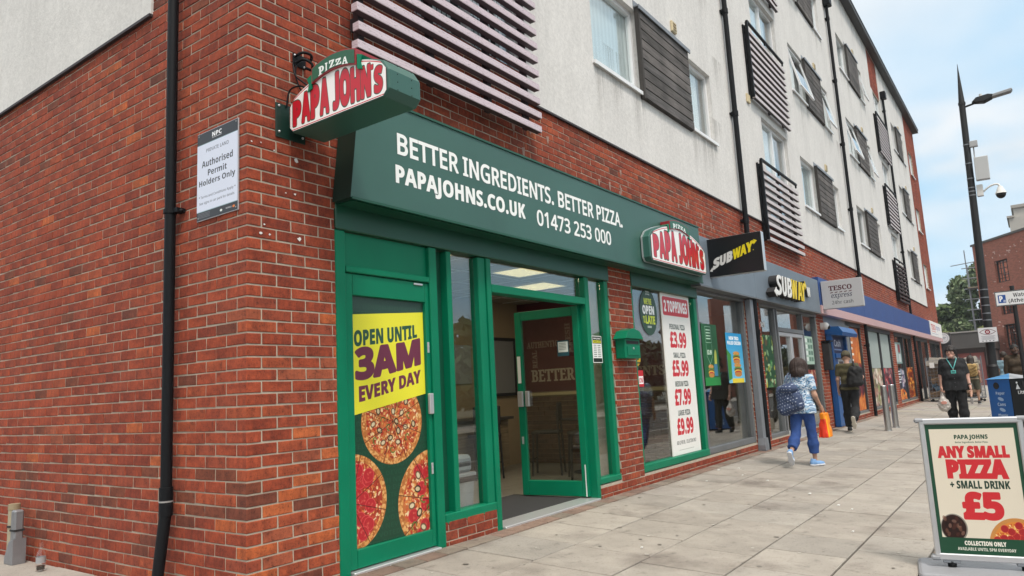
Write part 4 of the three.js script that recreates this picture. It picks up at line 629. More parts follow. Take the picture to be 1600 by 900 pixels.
  const st = thing('door_notice', 'teal and white notice on the glass of the open door leaf', 'sticker', [4.06, 1.60, -0.26], -Math.PI / 2 + 0.10); { const a = paint(128, 160, (g, w, h) => { g.fillStyle = '#1c4a55'; g.fillRect(0, 0, w, h); g.fillStyle = '#cfd6d2'; g.fillRect(10, 14, w - 20, h - 54); g.fillStyle = '#6b7a78'; for (let i = 0; i < 5; i++) g.fillRect(20, 28 + i * 15, w - 50, 5); }); part('sheet', [face(0.14, 0.17, 0, 0, 0)], printMat(a), st); }
}

// ================================================================== SANDWICH SHOP
const wordGeo = (s, h, d, skew = 0, bevel = 0) => { const g = new TextGeometry(s, { font, size: h, depth: d, curveSegments: 6, bevelEnabled: bevel > 0, bevelThickness: bevel * 0.5, bevelSize: bevel, bevelSegments: 1 }); if (skew) g.applyMatrix4(new THREE.Matrix4().makeShear(0, 0, skew, 0, 0, 0)); return g.index ? g.toNonIndexed() : g; };
const fitGeo = (g, x0, x1, y0, y1, z0, z1) => { g.computeBoundingBox(); const b = g.boundingBox; g.translate(-b.min.x, -b.min.y, -b.min.z); g.scale((x1 - x0) / (b.max.x - b.min.x), (y1 - y0) / (b.max.y - b.min.y), (z1 - z0) / (b.max.z - b.min.z)); g.translate(x0, y0, z0); g.computeVertexNormals(); return g; };
{
  const t = thing('sandwich_shopfront', 'grey aluminium framed shopfront of the sandwich shop with double doors', 'shopfront');
  const fr = (a, b, c, d, z1 = ZF, z0 = -0.13) => box(a, b, c, d, z0, z1, 0.006), A = M.greyAlu;
  for (const [a, b, c] of [[7.385, 7.45, 0.14], [9.43, 9.495, 0.14], [10.285, 10.33, 0.12], [11.22, 11.28, 0.12], [11.37, 11.42, 0], [13.2, 13.27, 0], [14.31, 14.395, 0.12]]) part('mullion', fr(a, b, c, 2.46), A, t);
  part('head_rail', [fr(7.385, 9.495, 2.465, 2.56, 0.0), fr(10.285, 14.395, 2.465, 2.56, 0.0)], A, t);
  part('bottom_rail', fr(7.455, 9.425, 0.14, 0.225), A, t); part('bottom_rail', fr(10.335, 11.365, 0.12, 0.19), A, t); part('bottom_rail', fr(13.275, 14.305, 0.12, 0.19), A, t);
  part('transom', fr(11.425, 13.195, 2.04, 2.12), A, t);
  const pane = (a, b, c, d, p = t) => part('pane', box(a, b, c, d, -0.08, -0.072), M.glass, p);
  pane(7.452, 9.428, 0.227, 2.463); pane(10.332, 11.218, 0.192, 2.463); pane(11.424, 13.196, 2.122, 2.463); pane(13.272, 14.308, 0.192, 2.463);
  for (const [a, b] of [[11.425, 12.305], [12.313, 13.195]]) { const d = part('door', [fr(a, a + 0.07, 0.01, 2.035, -0.03), fr(b - 0.07, b, 0.01, 2.035, -0.03), fr(a + 0.072, b - 0.072, 1.96, 2.035, -0.03), fr(a + 0.072, b - 0.072, 0.01, 0.16, -0.03)], M.alu, t); pane(a + 0.073, b - 0.073, 0.163, 1.957, d); part('door_pull', cyl(0.014, 0.014, [a < 12 ? b - 0.12 : a + 0.12, 0.8, 0.0], [a < 12 ? b - 0.12 : a + 0.12, 1.3, 0.0], 10), M.steel, d); }
  part('threshold', box(11.42, 13.2, -0.03, 0.008, -0.13, 0.02), M.alu, t);
  const f = thing('fascia_sign', 'plain grey fascia panel above the sandwich shop windows', 'sign');
  part('panel', box(7.168, 9.70, 2.53, 3.265, 0.005, 0.15, 0.006), M.greyPanel, f); part('panel', box(9.706, 14.22, 2.53, 3.265, 0.005, 0.15, 0.006), M.greyPanel, f); part('trim', [box(7.168, 14.22, 2.512, 2.529, 0.005, 0.16)], M.greyAlu, f);
  // channel letters
  const s = thing('channel_letter_sign', 'raised white and yellow sandwich shop letters on the grey fascia', 'sign');
  const z0 = 0.155, z1 = 0.30, wh = std([0.80, 0.80, 0.78], 0.4), ye = std([0.80, 0.60, 0.02], 0.4);
  const X0 = 10.42, ws = [['S', 0.36, 0], ['U', 0.32, 0], ['B', 0.32, 0], ['W', 0.41, 1], ['A', 0.30, 1], ['Y', 0.28, 1]]; let x = X0;
  for (const [c, w, y] of ws) {
    const G = (a, b) => { const list = [fitGeo(wordGeo(c, 0.4, 0.1, 0.18), x, x + w - 0.015, 2.63, 3.0, a, b)];
      if (c === 'S') list.push(extr([[x - 0.16, 2.67], [x - 0.02, 2.585], [x - 0.02, 2.63], [x + 0.12, 2.62], [x + 0.12, 2.70], [x - 0.02, 2.70], [x - 0.02, 2.76]], b - a - 0.002).translate(0, 0, a + 0.001));
      if (c === 'Y') list.push(extr([[x + 0.2, 2.93], [x + 0.29, 2.94], [x + 0.29, 2.885], [x + 0.39, 2.97], [x + 0.29, 3.055], [x + 0.29, 3.0], [x + 0.2, 3.0]], b - a - 0.002).translate(0, 0, a + 0.001)); return list; };
    const l = part('letter', G(z0, z1), M.blackMatt, s); part('letter_face', G(z1 + 0.001, z1 + 0.012), y ? ye : wh, l); x += w;
  }
  const w2 = thing('small_letter_sign', 'small white emblem sign at the right end of the grey fascia', 'sign'); part('letter', fitGeo(wordGeo('W', 0.3, 0.1, -0.1), 12.95, 13.2, 2.80, 3.0, z0, 0.2), M.blackMatt, w2); part('letter_face', fitGeo(wordGeo('W', 0.3, 0.1, -0.1), 12.95, 13.2, 2.80, 3.0, 0.201, 0.212), wh, w2);
}
{
  const art = paint(640, 400, (g, w, h) => {
    g.fillStyle = '#0e1014'; g.fillRect(0, 0, w, h); g.save(); g.translate(0, 372); g.transform(1, -0.30, -0.0, 1, 0, 0);
    const L = [['S', 78, 78, '#d6d6d4'], ['U', 160, 70, '#d6d6d4'], ['B', 238, 70, '#d6d6d4'], ['W', 312, 92, '#e5d21c'], ['A', 398, 72, '#e5d21c'], ['Y', 464, 74, '#e5d21c']];
    for (const [c, x, W, col] of L) fit(g, c, x, -128, W, 106, col, { stroke: 20, skew: 0.16, join: 'miter' });
    g.fillStyle = '#d6d6d4'; g.beginPath(); g.moveTo(42, -20); g.lineTo(76, -52); g.lineTo(76, -38); g.lineTo(118, -38); g.lineTo(110, -18); g.lineTo(76, -18); g.lineTo(74, -2); g.closePath(); g.fill();
    g.fillStyle = '#e5d21c'; g.beginPath(); g.moveTo(520, -116); g.lineTo(558, -116); g.lineTo(560, -134); g.lineTo(596, -104); g.lineTo(556, -78); g.lineTo(556, -94); g.lineTo(516, -92); g.closePath(); g.fill(); g.beginPath(); g.arc(548, -28, 5, 0, 7); g.fill(); g.restore();
  });
  const t = thing('projecting_sign', 'black illuminated box sign of the sandwich shop projecting from the wall', 'sign', [7.6, 2.67, 0.52], -Math.PI / 2);
  part('sign_body', box(-0.42, 0.425, 0, 0.57, -0.11, -0.003, 0.008), M.alu, t); part('sign_body', box(-0.419, 0.42, 0.004, 0.566, -0.0025, 0.006, 0.002), M.blackMatt, t);
  part('sign_face', [face(0.835, 0.556, 0, 0.285, 0.0075)], printMat(art, 0.35), t); part('wall_plate', box(-0.515, -0.422, 0.04, 0.46, -0.09, -0.02, 0.004), M.black, t);
}
const food = (w, h, base, cols, n, seed, extra) => paint(w, h, (g, W, H) => { const R = rng(seed); g.fillStyle = base; g.fillRect(0, 0, W, H); for (let i = 0; i < n; i++) { const x = R() * W, y = R() * H, r = (0.03 + 0.09 * R()) * W; g.globalAlpha = 0.35 + 0.5 * R(); g.fillStyle = cols[R() * cols.length | 0]; g.beginPath(); g.ellipse(x, y, r, r * (0.3 + 0.7 * R()), R() * 3, 0, 7); g.fill(); } g.globalAlpha = 1; if (extra) extra(g, W, H, R); });
const burger = (g, x, y, s) => { const L = [['#c98a3c', 0.5, 0], ['#5f8a2c', 0.56, 0.26], ['#6b3a22', 0.54, 0.36], ['#e9c23c', 0.55, 0.46], ['#b8382a', 0.5, 0.54], ['#c08238', 0.52, 0.64]]; for (const [c, w, d] of L) { g.fillStyle = c; g.beginPath(); g.ellipse(x, y + d * s, w * s, 0.17 * s, 0, 0, 7); g.fill(); } g.fillStyle = '#e8c88a'; for (let i = 0; i < 14; i++) { g.beginPath(); g.ellipse(x + (hash(i, 4) - 0.5) * 0.7 * s, y + (hash(i, 6) - 0.7) * 0.2 * s, 3, 2, 0, 0, 7); g.fill(); } };
const sheet = (name, label, x0, x1, y0, y1, z, tex, cat = 'poster') => { const t = thing(name, label, cat, [(x0 + x1) / 2, (y0 + y1) / 2, z]); const w = x1 - x0, h = y1 - y0; part('sheet', [box(-w / 2, w / 2, -h / 2, h / 2, -0.003, -0.001), face(w, h, 0, 0, 0)], printMat(tex, 0.5), t); return t; };
{
  const green = paint(300, 460, (g, w, h) => { g.fillStyle = '#0d5a2c'; g.fillRect(0, 0, w, h); g.strokeStyle = '#bfe0c8'; g.lineWidth = 3; g.strokeRect(70, 20, 110, 120); g.beginPath(); g.moveTo(70, 150); g.lineTo(70, 240); g.lineTo(125, 300); g.lineTo(180, 240); g.lineTo(180, 150); g.stroke(); for (let i = 0; i < 4; i++) { g.fillStyle = '#bfe0c8'; g.fillRect(84, 40 + i * 22, 84, 9); } fit(g, '£3.99', 82, 195, 86, 36, '#d7efd9', { stroke: 8 }); g.fillStyle = '#c9d35a'; g.beginPath(); g.ellipse(235, 270, 26, 80, 0.1, 0, 7); g.fill(); g.fillStyle = '#3e86a8'; g.fillRect(190, 300, 70, 90); burger(g, 130, 320, 100); g.fillStyle = '#1f8a3e'; g.fillRect(0, 400, w, 60); });
  sheet('window_poster', 'dark green offer poster in the first sandwich shop window', 7.62, 8.24, 1.10, 2.02, -0.0665, green);
  const blue = paint(300, 460, (g, w, h) => { const gr = g.createLinearGradient(0, 0, 0, h); gr.addColorStop(0, '#1f95d0'); gr.addColorStop(1, '#7cc6e6'); g.fillStyle = gr; g.fillRect(0, 0, w, h); fit(g, 'NEW TRIO', 60, 30, 180, 34, '#ffffff', { stroke: 10 }); fit(g, 'PULLED CHICKEN', 24, 74, 252, 34, '#ffffff', { stroke: 10 }); g.fillStyle = '#3c8a34'; g.beginPath(); g.moveTo(0, 150); g.lineTo(70, 200); g.lineTo(60, 420); g.lineTo(0, 440); g.fill(); burger(g, 170, 190, 120); burger(g, 180, 300, 130); g.fillStyle = '#e8d23c'; g.fillRect(60, 420, 220, 40); });
  sheet('window_poster', 'bright blue poster of stacked sandwiches in the sandwich shop window', 8.62, 9.38, 1.12, 1.92, -0.0665, blue);
  sheet('window_poster', 'green food poster in the narrow window right of the black downpipe', 10.45, 11.12, 1.0, 1.95, -0.0665, food(200, 300, '#12421f', ['#2f7a35', '#c8b53c', '#7c4a2a', '#b9cfa0', '#1b5a28'], 60, 4));
  sheet('window_poster', 'pale green menu sheets in the window right of the double doors', 13.42, 14.1, 1.42, 2.02, -0.0665, paint(200, 180, (g, w, h) => { g.fillStyle = '#a9c4b4'; g.fillRect(0, 0, w, h); for (let i = 0; i < 12; i++) { g.fillStyle = i % 3 ? '#5f7f70' : '#dfe9e2'; g.fillRect(14 + (i % 3) * 60, 14 + (i / 3 | 0) * 40, 48, 26); } }));
  sheet('window_poster', 'red and white food poster below the menu sheets right of the double doors', 13.42, 14.1, 0.95, 1.3, -0.0665, food(160, 80, '#7c2a22', ['#b8473a', '#d9b08a', '#e3d6c0', '#5a2a1e'], 40, 6));
  const op = thing('window_lettering', 'white word OPEN on the glass beside the black downpipe', 'lettering', [10.55, 2.12, -0.07]); part('letters', [fitGeo(wordGeo('Open', 0.1, 0.002), -0.2, 0.2, -0.07, 0.09, 0, 0.003)], M.white, op);
}

// ================================================================== SUPERMARKET
{
  const t = thing('supermarket_shopfront', 'long dark framed supermarket shopfront with picture panels in its windows', 'shopfront');
  const fr = (a, b, c, d, z1 = ZF, z0 = -0.13) => box(a, b, c, d, z0, z1, 0.006), A = M.charcoal;
  for (const [a, b, c] of [[17.80, 17.885, 0.0], [19.22, 19.315, 0.13], [20.355, 20.44, 0.12], [22.24, 22.34, 0.12], [24.19, 24.295, 0.12], [25.005, 25.1, 0.12], [26.95, 27.07, 0.12], [29.08, 29.195, 0.12], [29.905, 30.0, 0], [32.0, 32.1, 0], [34.2, 34.295, 0], [34.91, 35.0, 0], [37.1, 37.2, 0], [39.1, 39.195, 0]]) part('mullion', fr(a, b, c, 2.40), A, t);
  part('head_rail', [fr(17.25, 19.315, 2.405, 2.555, 0.0), fr(20.355, 24.295, 2.405, 2.555, 0.0), fr(25.005, 29.195, 2.405, 2.555, 0.0), fr(29.905, 34.295, 2.405, 2.555, 0.0), fr(34.91, 39.195, 2.405, 2.555, 0)], A, t);
  for (const [a, b] of [[20.445, 22.235], [22.345, 24.185], [25.105, 26.945], [27.075, 29.075], [17.89, 19.215]]) part('bottom_rail', fr(a, b, 0.13, 0.19), M.greyAlu, t);
  const pane = (a, b, c) => part('pane', box(a, b, c, 2.402, -0.08, -0.072), M.glass, t);
  for (const [a, b, c] of [[17.887, 19.218, 0.192], [20.442, 22.238, 0.192], [22.342, 24.188, 0.192], [25.102, 26.948, 0.192], [27.072, 29.078, 0.192], [30.002, 31.998, 0.01], [32.102, 34.198, 0.01], [35.002, 37.098, 0.01], [37.202, 39.098, 0.01]]) pane(a, b, c);
  for (const [a, b] of [[20.45, 22.23], [22.35, 24.18]]) part('window_film', box(a, b, 1.31, 2.40, -0.071, -0.068), std([0.36, 0.42, 0.40], 0.6), t);
  part('side_panel', box(16.70, 17.79, 0.0, 2.55, -0.1, -0.02, 0.004), std([0.17, 0.18, 0.19], 0.6), t); part('upper_panel', box(15.03, 17.79, 2.30, 2.545, -0.019, 0.0, 0.004), std([0.22, 0.23, 0.24], 0.6), t);
  const f = thing('fascia_sign', 'long blue supermarket fascia with a pale pink lower band', 'sign');
  for (const [a, b] of [[14.35, 19.4], [19.406, 24.6], [24.606, 29.6], [29.606, 34.55]]) part('blue_panel', box(a, b, 2.725, 3.36, 0.005, 0.14, 0.004), M.tescoBlue, f);
  part('lower_band', box(14.35, 39.3, 2.525, 2.718, 0.005, 0.155, 0.006), M.tescoPink, f);
  const tex = paint(640, 128, (g, w, h) => { g.fillStyle = '#ecebea'; g.fillRect(0, 0, w, h); fit(g, 'TESCO', 40, 24, 230, 50, '#c2262f', { font: 'serif', stroke: 6 }); fit(g, 'express', 290, 30, 240, 50, '#7f86b0', { font: 'serif', italic: true }); g.fillStyle = '#c2262f'; for (let i = 0; i < 5; i++) g.fillRect(44 + i * 46, 84, 32, 7); g.fillStyle = '#9aa0b8'; for (let i = 0; i < 6; i++) g.fillRect(44 + i * 60, 104, 44, 6); });
  const w = thing('fascia_end_panel', 'white supermarket name panel at the far end of the blue fascia', 'sign', [36.9, 3.03, 0]); part('panel', [box(-2.3, 2.35, -0.33, 0.36, 0.005, 0.16, 0.004)], M.white, w); part('print', [face(4.6, 0.66, 0.02, 0.015, 0.1625)], printMat(tex, 0.5), w);
  // projecting sign
  const art = paint(512, 400, (g, W, H) => { g.fillStyle = '#b9babd'; g.fillRect(0, 0, W, H); fit(g, 'TESCO', 92, 74, 300, 72, '#4e1d28', { font: 'serif', stroke: 8 }); g.fillStyle = '#4e1d28'; for (let i = 0; i < 5; i++) { g.beginPath(); g.moveTo(104 + i * 60, 182); g.lineTo(112 + i * 60, 170); g.lineTo(148 + i * 60, 164); g.lineTo(140 + i * 60, 178); g.fill(); } fit(g, 'express', 116, 198, 270, 76, '#3a3b50', { font: 'serif', italic: true, light: true, stroke: 4 }); fit(g, '24hr cash', 118, 290, 272, 56, '#3c3d42', { light: true, stroke: 2 }); });
  const p = thing('projecting_sign', 'pale grey supermarket box sign reading 24hr cash, projecting from the wall on a blue arm', 'sign', [14.45, 2.62, 0.575], -Math.PI / 2);
  part('sign_body', box(-0.42, 0.42, 0, 0.63, -0.12, 0.0, 0.006), M.greyBoard, p); part('sign_face', [face(0.82, 0.61, 0, 0.315, 0.002)], printMat(art, 0.5), p); part('wall_arm', [box(-0.57, -0.47, -0.03, 0.68, -0.12, 0.0, 0.004), box(-0.469, -0.421, 0.5, 0.56, -0.09, -0.03), box(-0.469, -0.421, 0.07, 0.13, -0.09, -0.03)], M.tescoBlue, p);
  // cash machine
  const a = thing('cash_machine', 'blue cash machine surround with a hood and light grey lower door', 'cash machine', [15.05, 0, 0]);
  part('surround', [box(0, 0.16, 0, 2.29, 0.004, 0.13, 0.01), box(1.50, 1.64, 0, 2.29, 0.004, 0.13, 0.01), box(0.161, 1.499, 0, 0.10, 0.004, 0.13, 0.01), box(0.161, 1.499, 1.55, 1.66, 0.004, 0.16, 0.01), box(0.161, 0.55, 0.101, 1.549, 0.004, 0.10, 0.01)], M.blue, a);
  part('hood', extr([[0, 0], [0.36, -0.05], [0.38, 0.03], [0.30, 0.16], [0, 0.18]], 1.66).rotateY(-Math.PI / 2).translate(1.65, 2.10, 0.004), M.blue, a);
  part('header', box(0.161, 1.499, 1.661, 2.09, 0.004, 0.07), std([0.012, 0.05, 0.17], 0.4), a); { const tx = paint(256, 96, (g, W, H) => { g.fillStyle = '#132a5c'; g.fillRect(0, 0, W, H); fit(g, 'Cash', 60, 18, 130, 40, '#e4e8f2'); g.fillStyle = '#8fa4cf'; g.fillRect(50, 72, 150, 8); }); part('header_print', [face(1.3, 0.40, 0.83, 1.875, 0.0725)], printMat(tx, 0.4), a); }
  part('screen_unit', [box(0.56, 1.498, 1.02, 1.545, 0.004, 0.09, 0.006), box(0.6, 1.46, 0.98, 1.015, 0.004, 0.16, 0.006)], M.greyBoard, a); part('screen', box(0.68, 1.1, 1.2, 1.48, 0.091, 0.096), std([0.05, 0.08, 0.10], 0.15), a); part('keypad', box(0.75, 1.05, 1.05, 1.15, 0.091, 0.105, 0.004), M.steel, a); part('lower_door', box(0.56, 1.495, 0.103, 0.975, 0.004, 0.085, 0.006), std([0.50, 0.51, 0.52], 0.5), a);
  const st = sheet('warning_sticker', 'small red and white notice beside the cash machine', 16.85, 17.35, 1.42, 1.78, -0.012, paint(64, 80, (g, W, H) => { g.fillStyle = '#c9c9d2'; g.fillRect(0, 0, W, H); g.fillStyle = '#b8303a'; g.fillRect(8, 8, W - 16, 50); g.fillStyle = '#fff'; g.fillRect(14, 20, W - 28, 6); g.fillRect(14, 36, W - 28, 6); }), 'sticker');
  const c = thing('dome_camera', 'small white security camera on the brick pier above the black box', 'camera', [14.72, 2.22, 0]); part('base', cyl(0.08, 0.08, [0, 0.05, 0.004], [0, 0.05, 0.06], 14), M.white, c); part('housing', sphere(0.085, 0, 0.05, 0.1), M.white, c); part('lens', sphere(0.045, 0.0, 0.02, 0.16), M.blackMatt, c);
  const b = thing('cigarette_bin', 'slim black wall box on the brick pier left of the cash machine', 'bin', [14.70, 1.28, 0]); part('body', box(-0.12, 0.12, 0, 0.62, 0.004, 0.16, 0.01), M.blackMatt, b); part('hood', box(-0.14, 0.14, 0.63, 0.66, 0.004, 0.2, 0.004), M.black, b);
  // picture panels
  const fire = (s) => food(200, 380, '#7a2a10', ['#e8862a', '#f2b24a', '#b3441a', '#6b1c14', '#f0c878', '#4a1218'], 150, s);
  sheet('window_picture', 'tall orange food picture beside the cash machine', 17.90, 19.21, 0.20, 2.40, -0.0665, food(256, 420, '#c86a2a', ['#e8923a', '#f0b060', '#b8501f', '#d87830'], 90, 12, (g, W, H, R) => { for (let i = 0; i < 90; i++) { g.fillStyle = ['#3a1420', '#6a1a2c', '#8a2a30', '#2a1018'][i % 4]; g.globalAlpha = 0.8; g.beginPath(); g.ellipse(W * (0.35 + 0.6 * R()), H * (0.45 + 0.35 * R()), 16 + 14 * R(), 10 + 10 * R(), R() * 3, 0, 7); g.fill(); } g.globalAlpha = 1; for (let i = 0; i < 5; i++) { g.fillStyle = '#f2e4d4'; g.fillRect(24, 40 + i * 30, 50 + 20 * (i % 2), 12); } }));
  sheet('window_picture', 'pale flowers and pink shellfish picture in the first green-filmed window', 20.45, 22.23, 0.20, 1.30, -0.0665, food(220, 200, '#6d5a4c', ['#e9ddc8', '#d8a9a0', '#c9b79c', '#f3ece0', '#b26a62', '#8a9a5a'], 140, 17));
  sheet('window_picture', 'deep red berries picture in the second green-filmed window', 22.35, 24.18, 0.20, 1.30, -0.0665, food(220, 200, '#3c2a34', ['#b01a2c', '#d8303c', '#7a1220', '#e0b0a8', '#54424a', '#c4323a'], 140, 19));
  sheet('window_picture', 'dark picture with white words and orange leaves, right of the second brick pier', 25.11, 26.94, 0.20, 1.30, -0.0665, food(220, 200, '#22252e', ['#33384a', '#1a1c24', '#2b3040'], 40, 23, (g, W, H, R) => { g.fillStyle = '#dcdce2'; for (let i = 0; i < 5; i++) g.fillRect(20, 18 + i * 17, 70 + 20 * (i % 2), 8); for (let i = 0; i < 50; i++) { g.fillStyle = ['#e07a2a', '#f0a04a', '#b84a1a'][i % 3]; g.beginPath(); g.ellipse(R() * W * 0.9, H * (0.7 + 0.28 * R()), 14, 8, R() * 3, 0, 7); g.fill(); } for (let i = 0; i < 30; i++) { g.fillStyle = ['#9aa6b8', '#c9b8c0', '#6a5a78'][i % 3]; g.beginPath(); g.ellipse(W * (0.5 + 0.4 * R()), H * (0.1 + 0.5 * R()), 12, 16, R() * 3, 0, 7); g.fill(); } }));
  sheet('window_picture', 'flame coloured picture in the last window before the supermarket doors', 27.08, 29.07, 0.20, 1.32, -0.0665, fire(29));
  sheet('window_poster', 'white and red notices high in the window over the dark picture', 25.3, 26.7, 1.45, 2.2, -0.0665, paint(120, 100, (g, W, H) => { g.fillStyle = '#7f9a98'; g.fillRect(0, 0, W, H); g.fillStyle = '#b9c6c4'; g.fillRect(10, 8, 44, 84); g.fillStyle = '#8a3a40'; g.fillRect(62, 10, 40, 38); g.fillStyle = '#c9cfd0'; g.fillRect(62, 54, 40, 38); }));
}

// ================================================================== STREET FURNITURE AND LOOSE THINGS
{ // parking sign on the side wall
  const art = paint(400, 860, (g, w, h) => {
    g.fillStyle = '#d9dff0'; g.fillRect(0, 0, w, h); g.fillStyle = '#26262a'; g.fillRect(0, 0, w, 112); g.fillRect(0, h - 78, w, 78); g.fillStyle = '#8fb0b8'; g.fillRect(0, 112, w, 5); g.fillRect(0, h - 84, w, 6);
    fit(g, 'NPC', 150, 28, 96, 44, '#f0f0f2', { stroke: 8 }); g.fillStyle = '#e0e0e4'; g.fillRect(150, 80, 96, 4);
    fit(g, 'PRIVATE LAND', 92, 172, 222, 34, '#3c3f4a', { light: true, stroke: 2 }); fit(g, 'Authorised', 48, 280, 306, 68, '#1c1d24', { stroke: 0 }); fit(g, 'Permit', 110, 378, 186, 64, '#1c1d24'); fit(g, 'Holders Only', 22, 470, 356, 76, '#1c1d24');
    fit(g, '* Terms and Conditions Apply *', 18, 624, 364, 34, '#3a3d48', { light: true, stroke: 2 }); fit(g, 'See signs in car park for details', 26, 684, 344, 34, '#3a3d48', { light: true, stroke: 2 });
    g.fillStyle = '#dfe6e0'; g.beginPath(); g.arc(244, h - 38, 12, 0, 7); g.fill(); g.fillStyle = '#e07a2a'; g.beginPath(); g.arc(364, h - 40, 12, 0, 7); g.fill(); fit(g, 'MOBILE', 290, h - 48, 54, 14, '#c9c9cc'); for (let i = 0; i < 4; i++) { g.fillStyle = '#8a8a90'; g.fillRect(14, h - 64 + i * 13, 120, 3); }
  });
  const t = thing('parking_sign', 'white and black parking notice on the side wall beside the brick corner', 'sign', [-0.008, 2.69, -0.315], -Math.PI / 2); part('panel', box(-0.235, 0.237, -0.30, 0.31, -0.006, 0.003, 0.001), M.alu, t); part('print', [face(0.466, 0.602, 0, 0.005, 0.0045)], printMat(art, 0.28), t); part('screw', [[-0.215, 0.29], [0.215, 0.29], [-0.215, -0.28], [0.215, -0.28]].map(([x, y]) => sphere(0.005, x, y, 0.005, 1, 1, 0.4, 8)), M.steel, t);
}
{ // pipes and bottle at the foot of the side wall
  const t = thing('waste_pipe', 'short cream waste pipe standing out of the ground by the side wall', 'pipe', [-0.09, 0, -3.10]); part('pipe', cyl(0.042, 0.042, [0, -0.02, 0], [0, 0.44, 0], 18), std([0.42, 0.37, 0.26], 0.6, { map: rep(dirt, 0.3) }), t); part('collar', cyl(0.047, 0.047, [0, 0.27, 0], [0, 0.285, 0], 18), M.blackMatt, t); part('cap', cyl(0.046, 0.044, [0, 0.41, 0], [0, 0.455, 0], 18), std([0.30, 0.24, 0.15], 0.7), t);
  const g = thing('pipe_guard', 'bent grey metal cover beside the cream waste pipe', 'pipe cover', [-0.12, 0, -2.93]); part('cover', [box(-0.04, 0.04, 0.16, 0.42, -0.03, 0.04, 0.012), extr([[-0.11, 0], [0.045, 0], [0.045, 0.20], [-0.03, 0.18], [-0.11, 0.05]], 0.09, 0.006).translate(0, 0, -0.045)], std([0.30, 0.31, 0.33], 0.45, { metalness: 0.4, map: rep(dirt, 0.2) }), g); part('strap', [box(-0.043, 0.043, 0.255, 0.27, -0.034, 0.044)], M.blackMatt, g);
  g.children[0].geometry.rotateY(-Math.PI / 2); g.children[1].geometry.rotateY(-Math.PI / 2);
  const b = thing('glass_bottle', 'clear empty glass bottle with a white label standing against the side wall', 'bottle', [-0.15, 0.0, -2.40]); const prof = [[0, 0], [0.032, 0], [0.033, 0.01], [0.033, 0.10], [0.028, 0.13], [0.014, 0.165], [0.012, 0.20], [0.014, 0.203], [0.014, 0.21], [0.009, 0.21], [0.009, 0.17], [0.024, 0.13], [0.029, 0.10], [0.029, 0.012], [0, 0.012]]; part('glass', new THREE.LatheGeometry(prof.map((p) => new THREE.Vector2(...p)), 20).toNonIndexed(), new THREE.MeshPhysicalMaterial({ color: 0xffffff, roughness: 0.03, transmission: 1, thickness: 0, ior: 1.5 }), b); part('label', new THREE.CylinderGeometry(0.0335, 0.0335, 0.045, 20, 1, true).translate(0, 0.085, 0).toNonIndexed(), std([0.33, 0.33, 0.34], 0.6), b); part('dregs', new THREE.CylinderGeometry(0.028, 0.028, 0.03, 16).translate(0, 0.028, 0).toNonIndexed(), std([0.02, 0.012, 0.008], 0.3), b);
}
for (const [i, [x, z]] of [[14.5, 1.16], [15.5, 1.16]].entries()) {
  const t = thing('bollard', i ? 'farther of the two brushed steel bollards on the footway' : 'nearer of the two brushed steel bollards on the footway', 'bollard', [x, groundY(z), z], 0, 'steel bollards on the footway');
  part('post', cyl(0.062, 0.062, [0, -0.05, 0], [0, 0.93, 0], 24), M.steel, t); part('cap', cyl(0.062, 0.054, [0, 0.931, 0], [0, 0.942, 0], 24), M.alu, t); part('base_ring', cyl(0.075, 0.07, [0, -0.01, 0], [0, 0.02, 0], 24), M.steel, t);
}
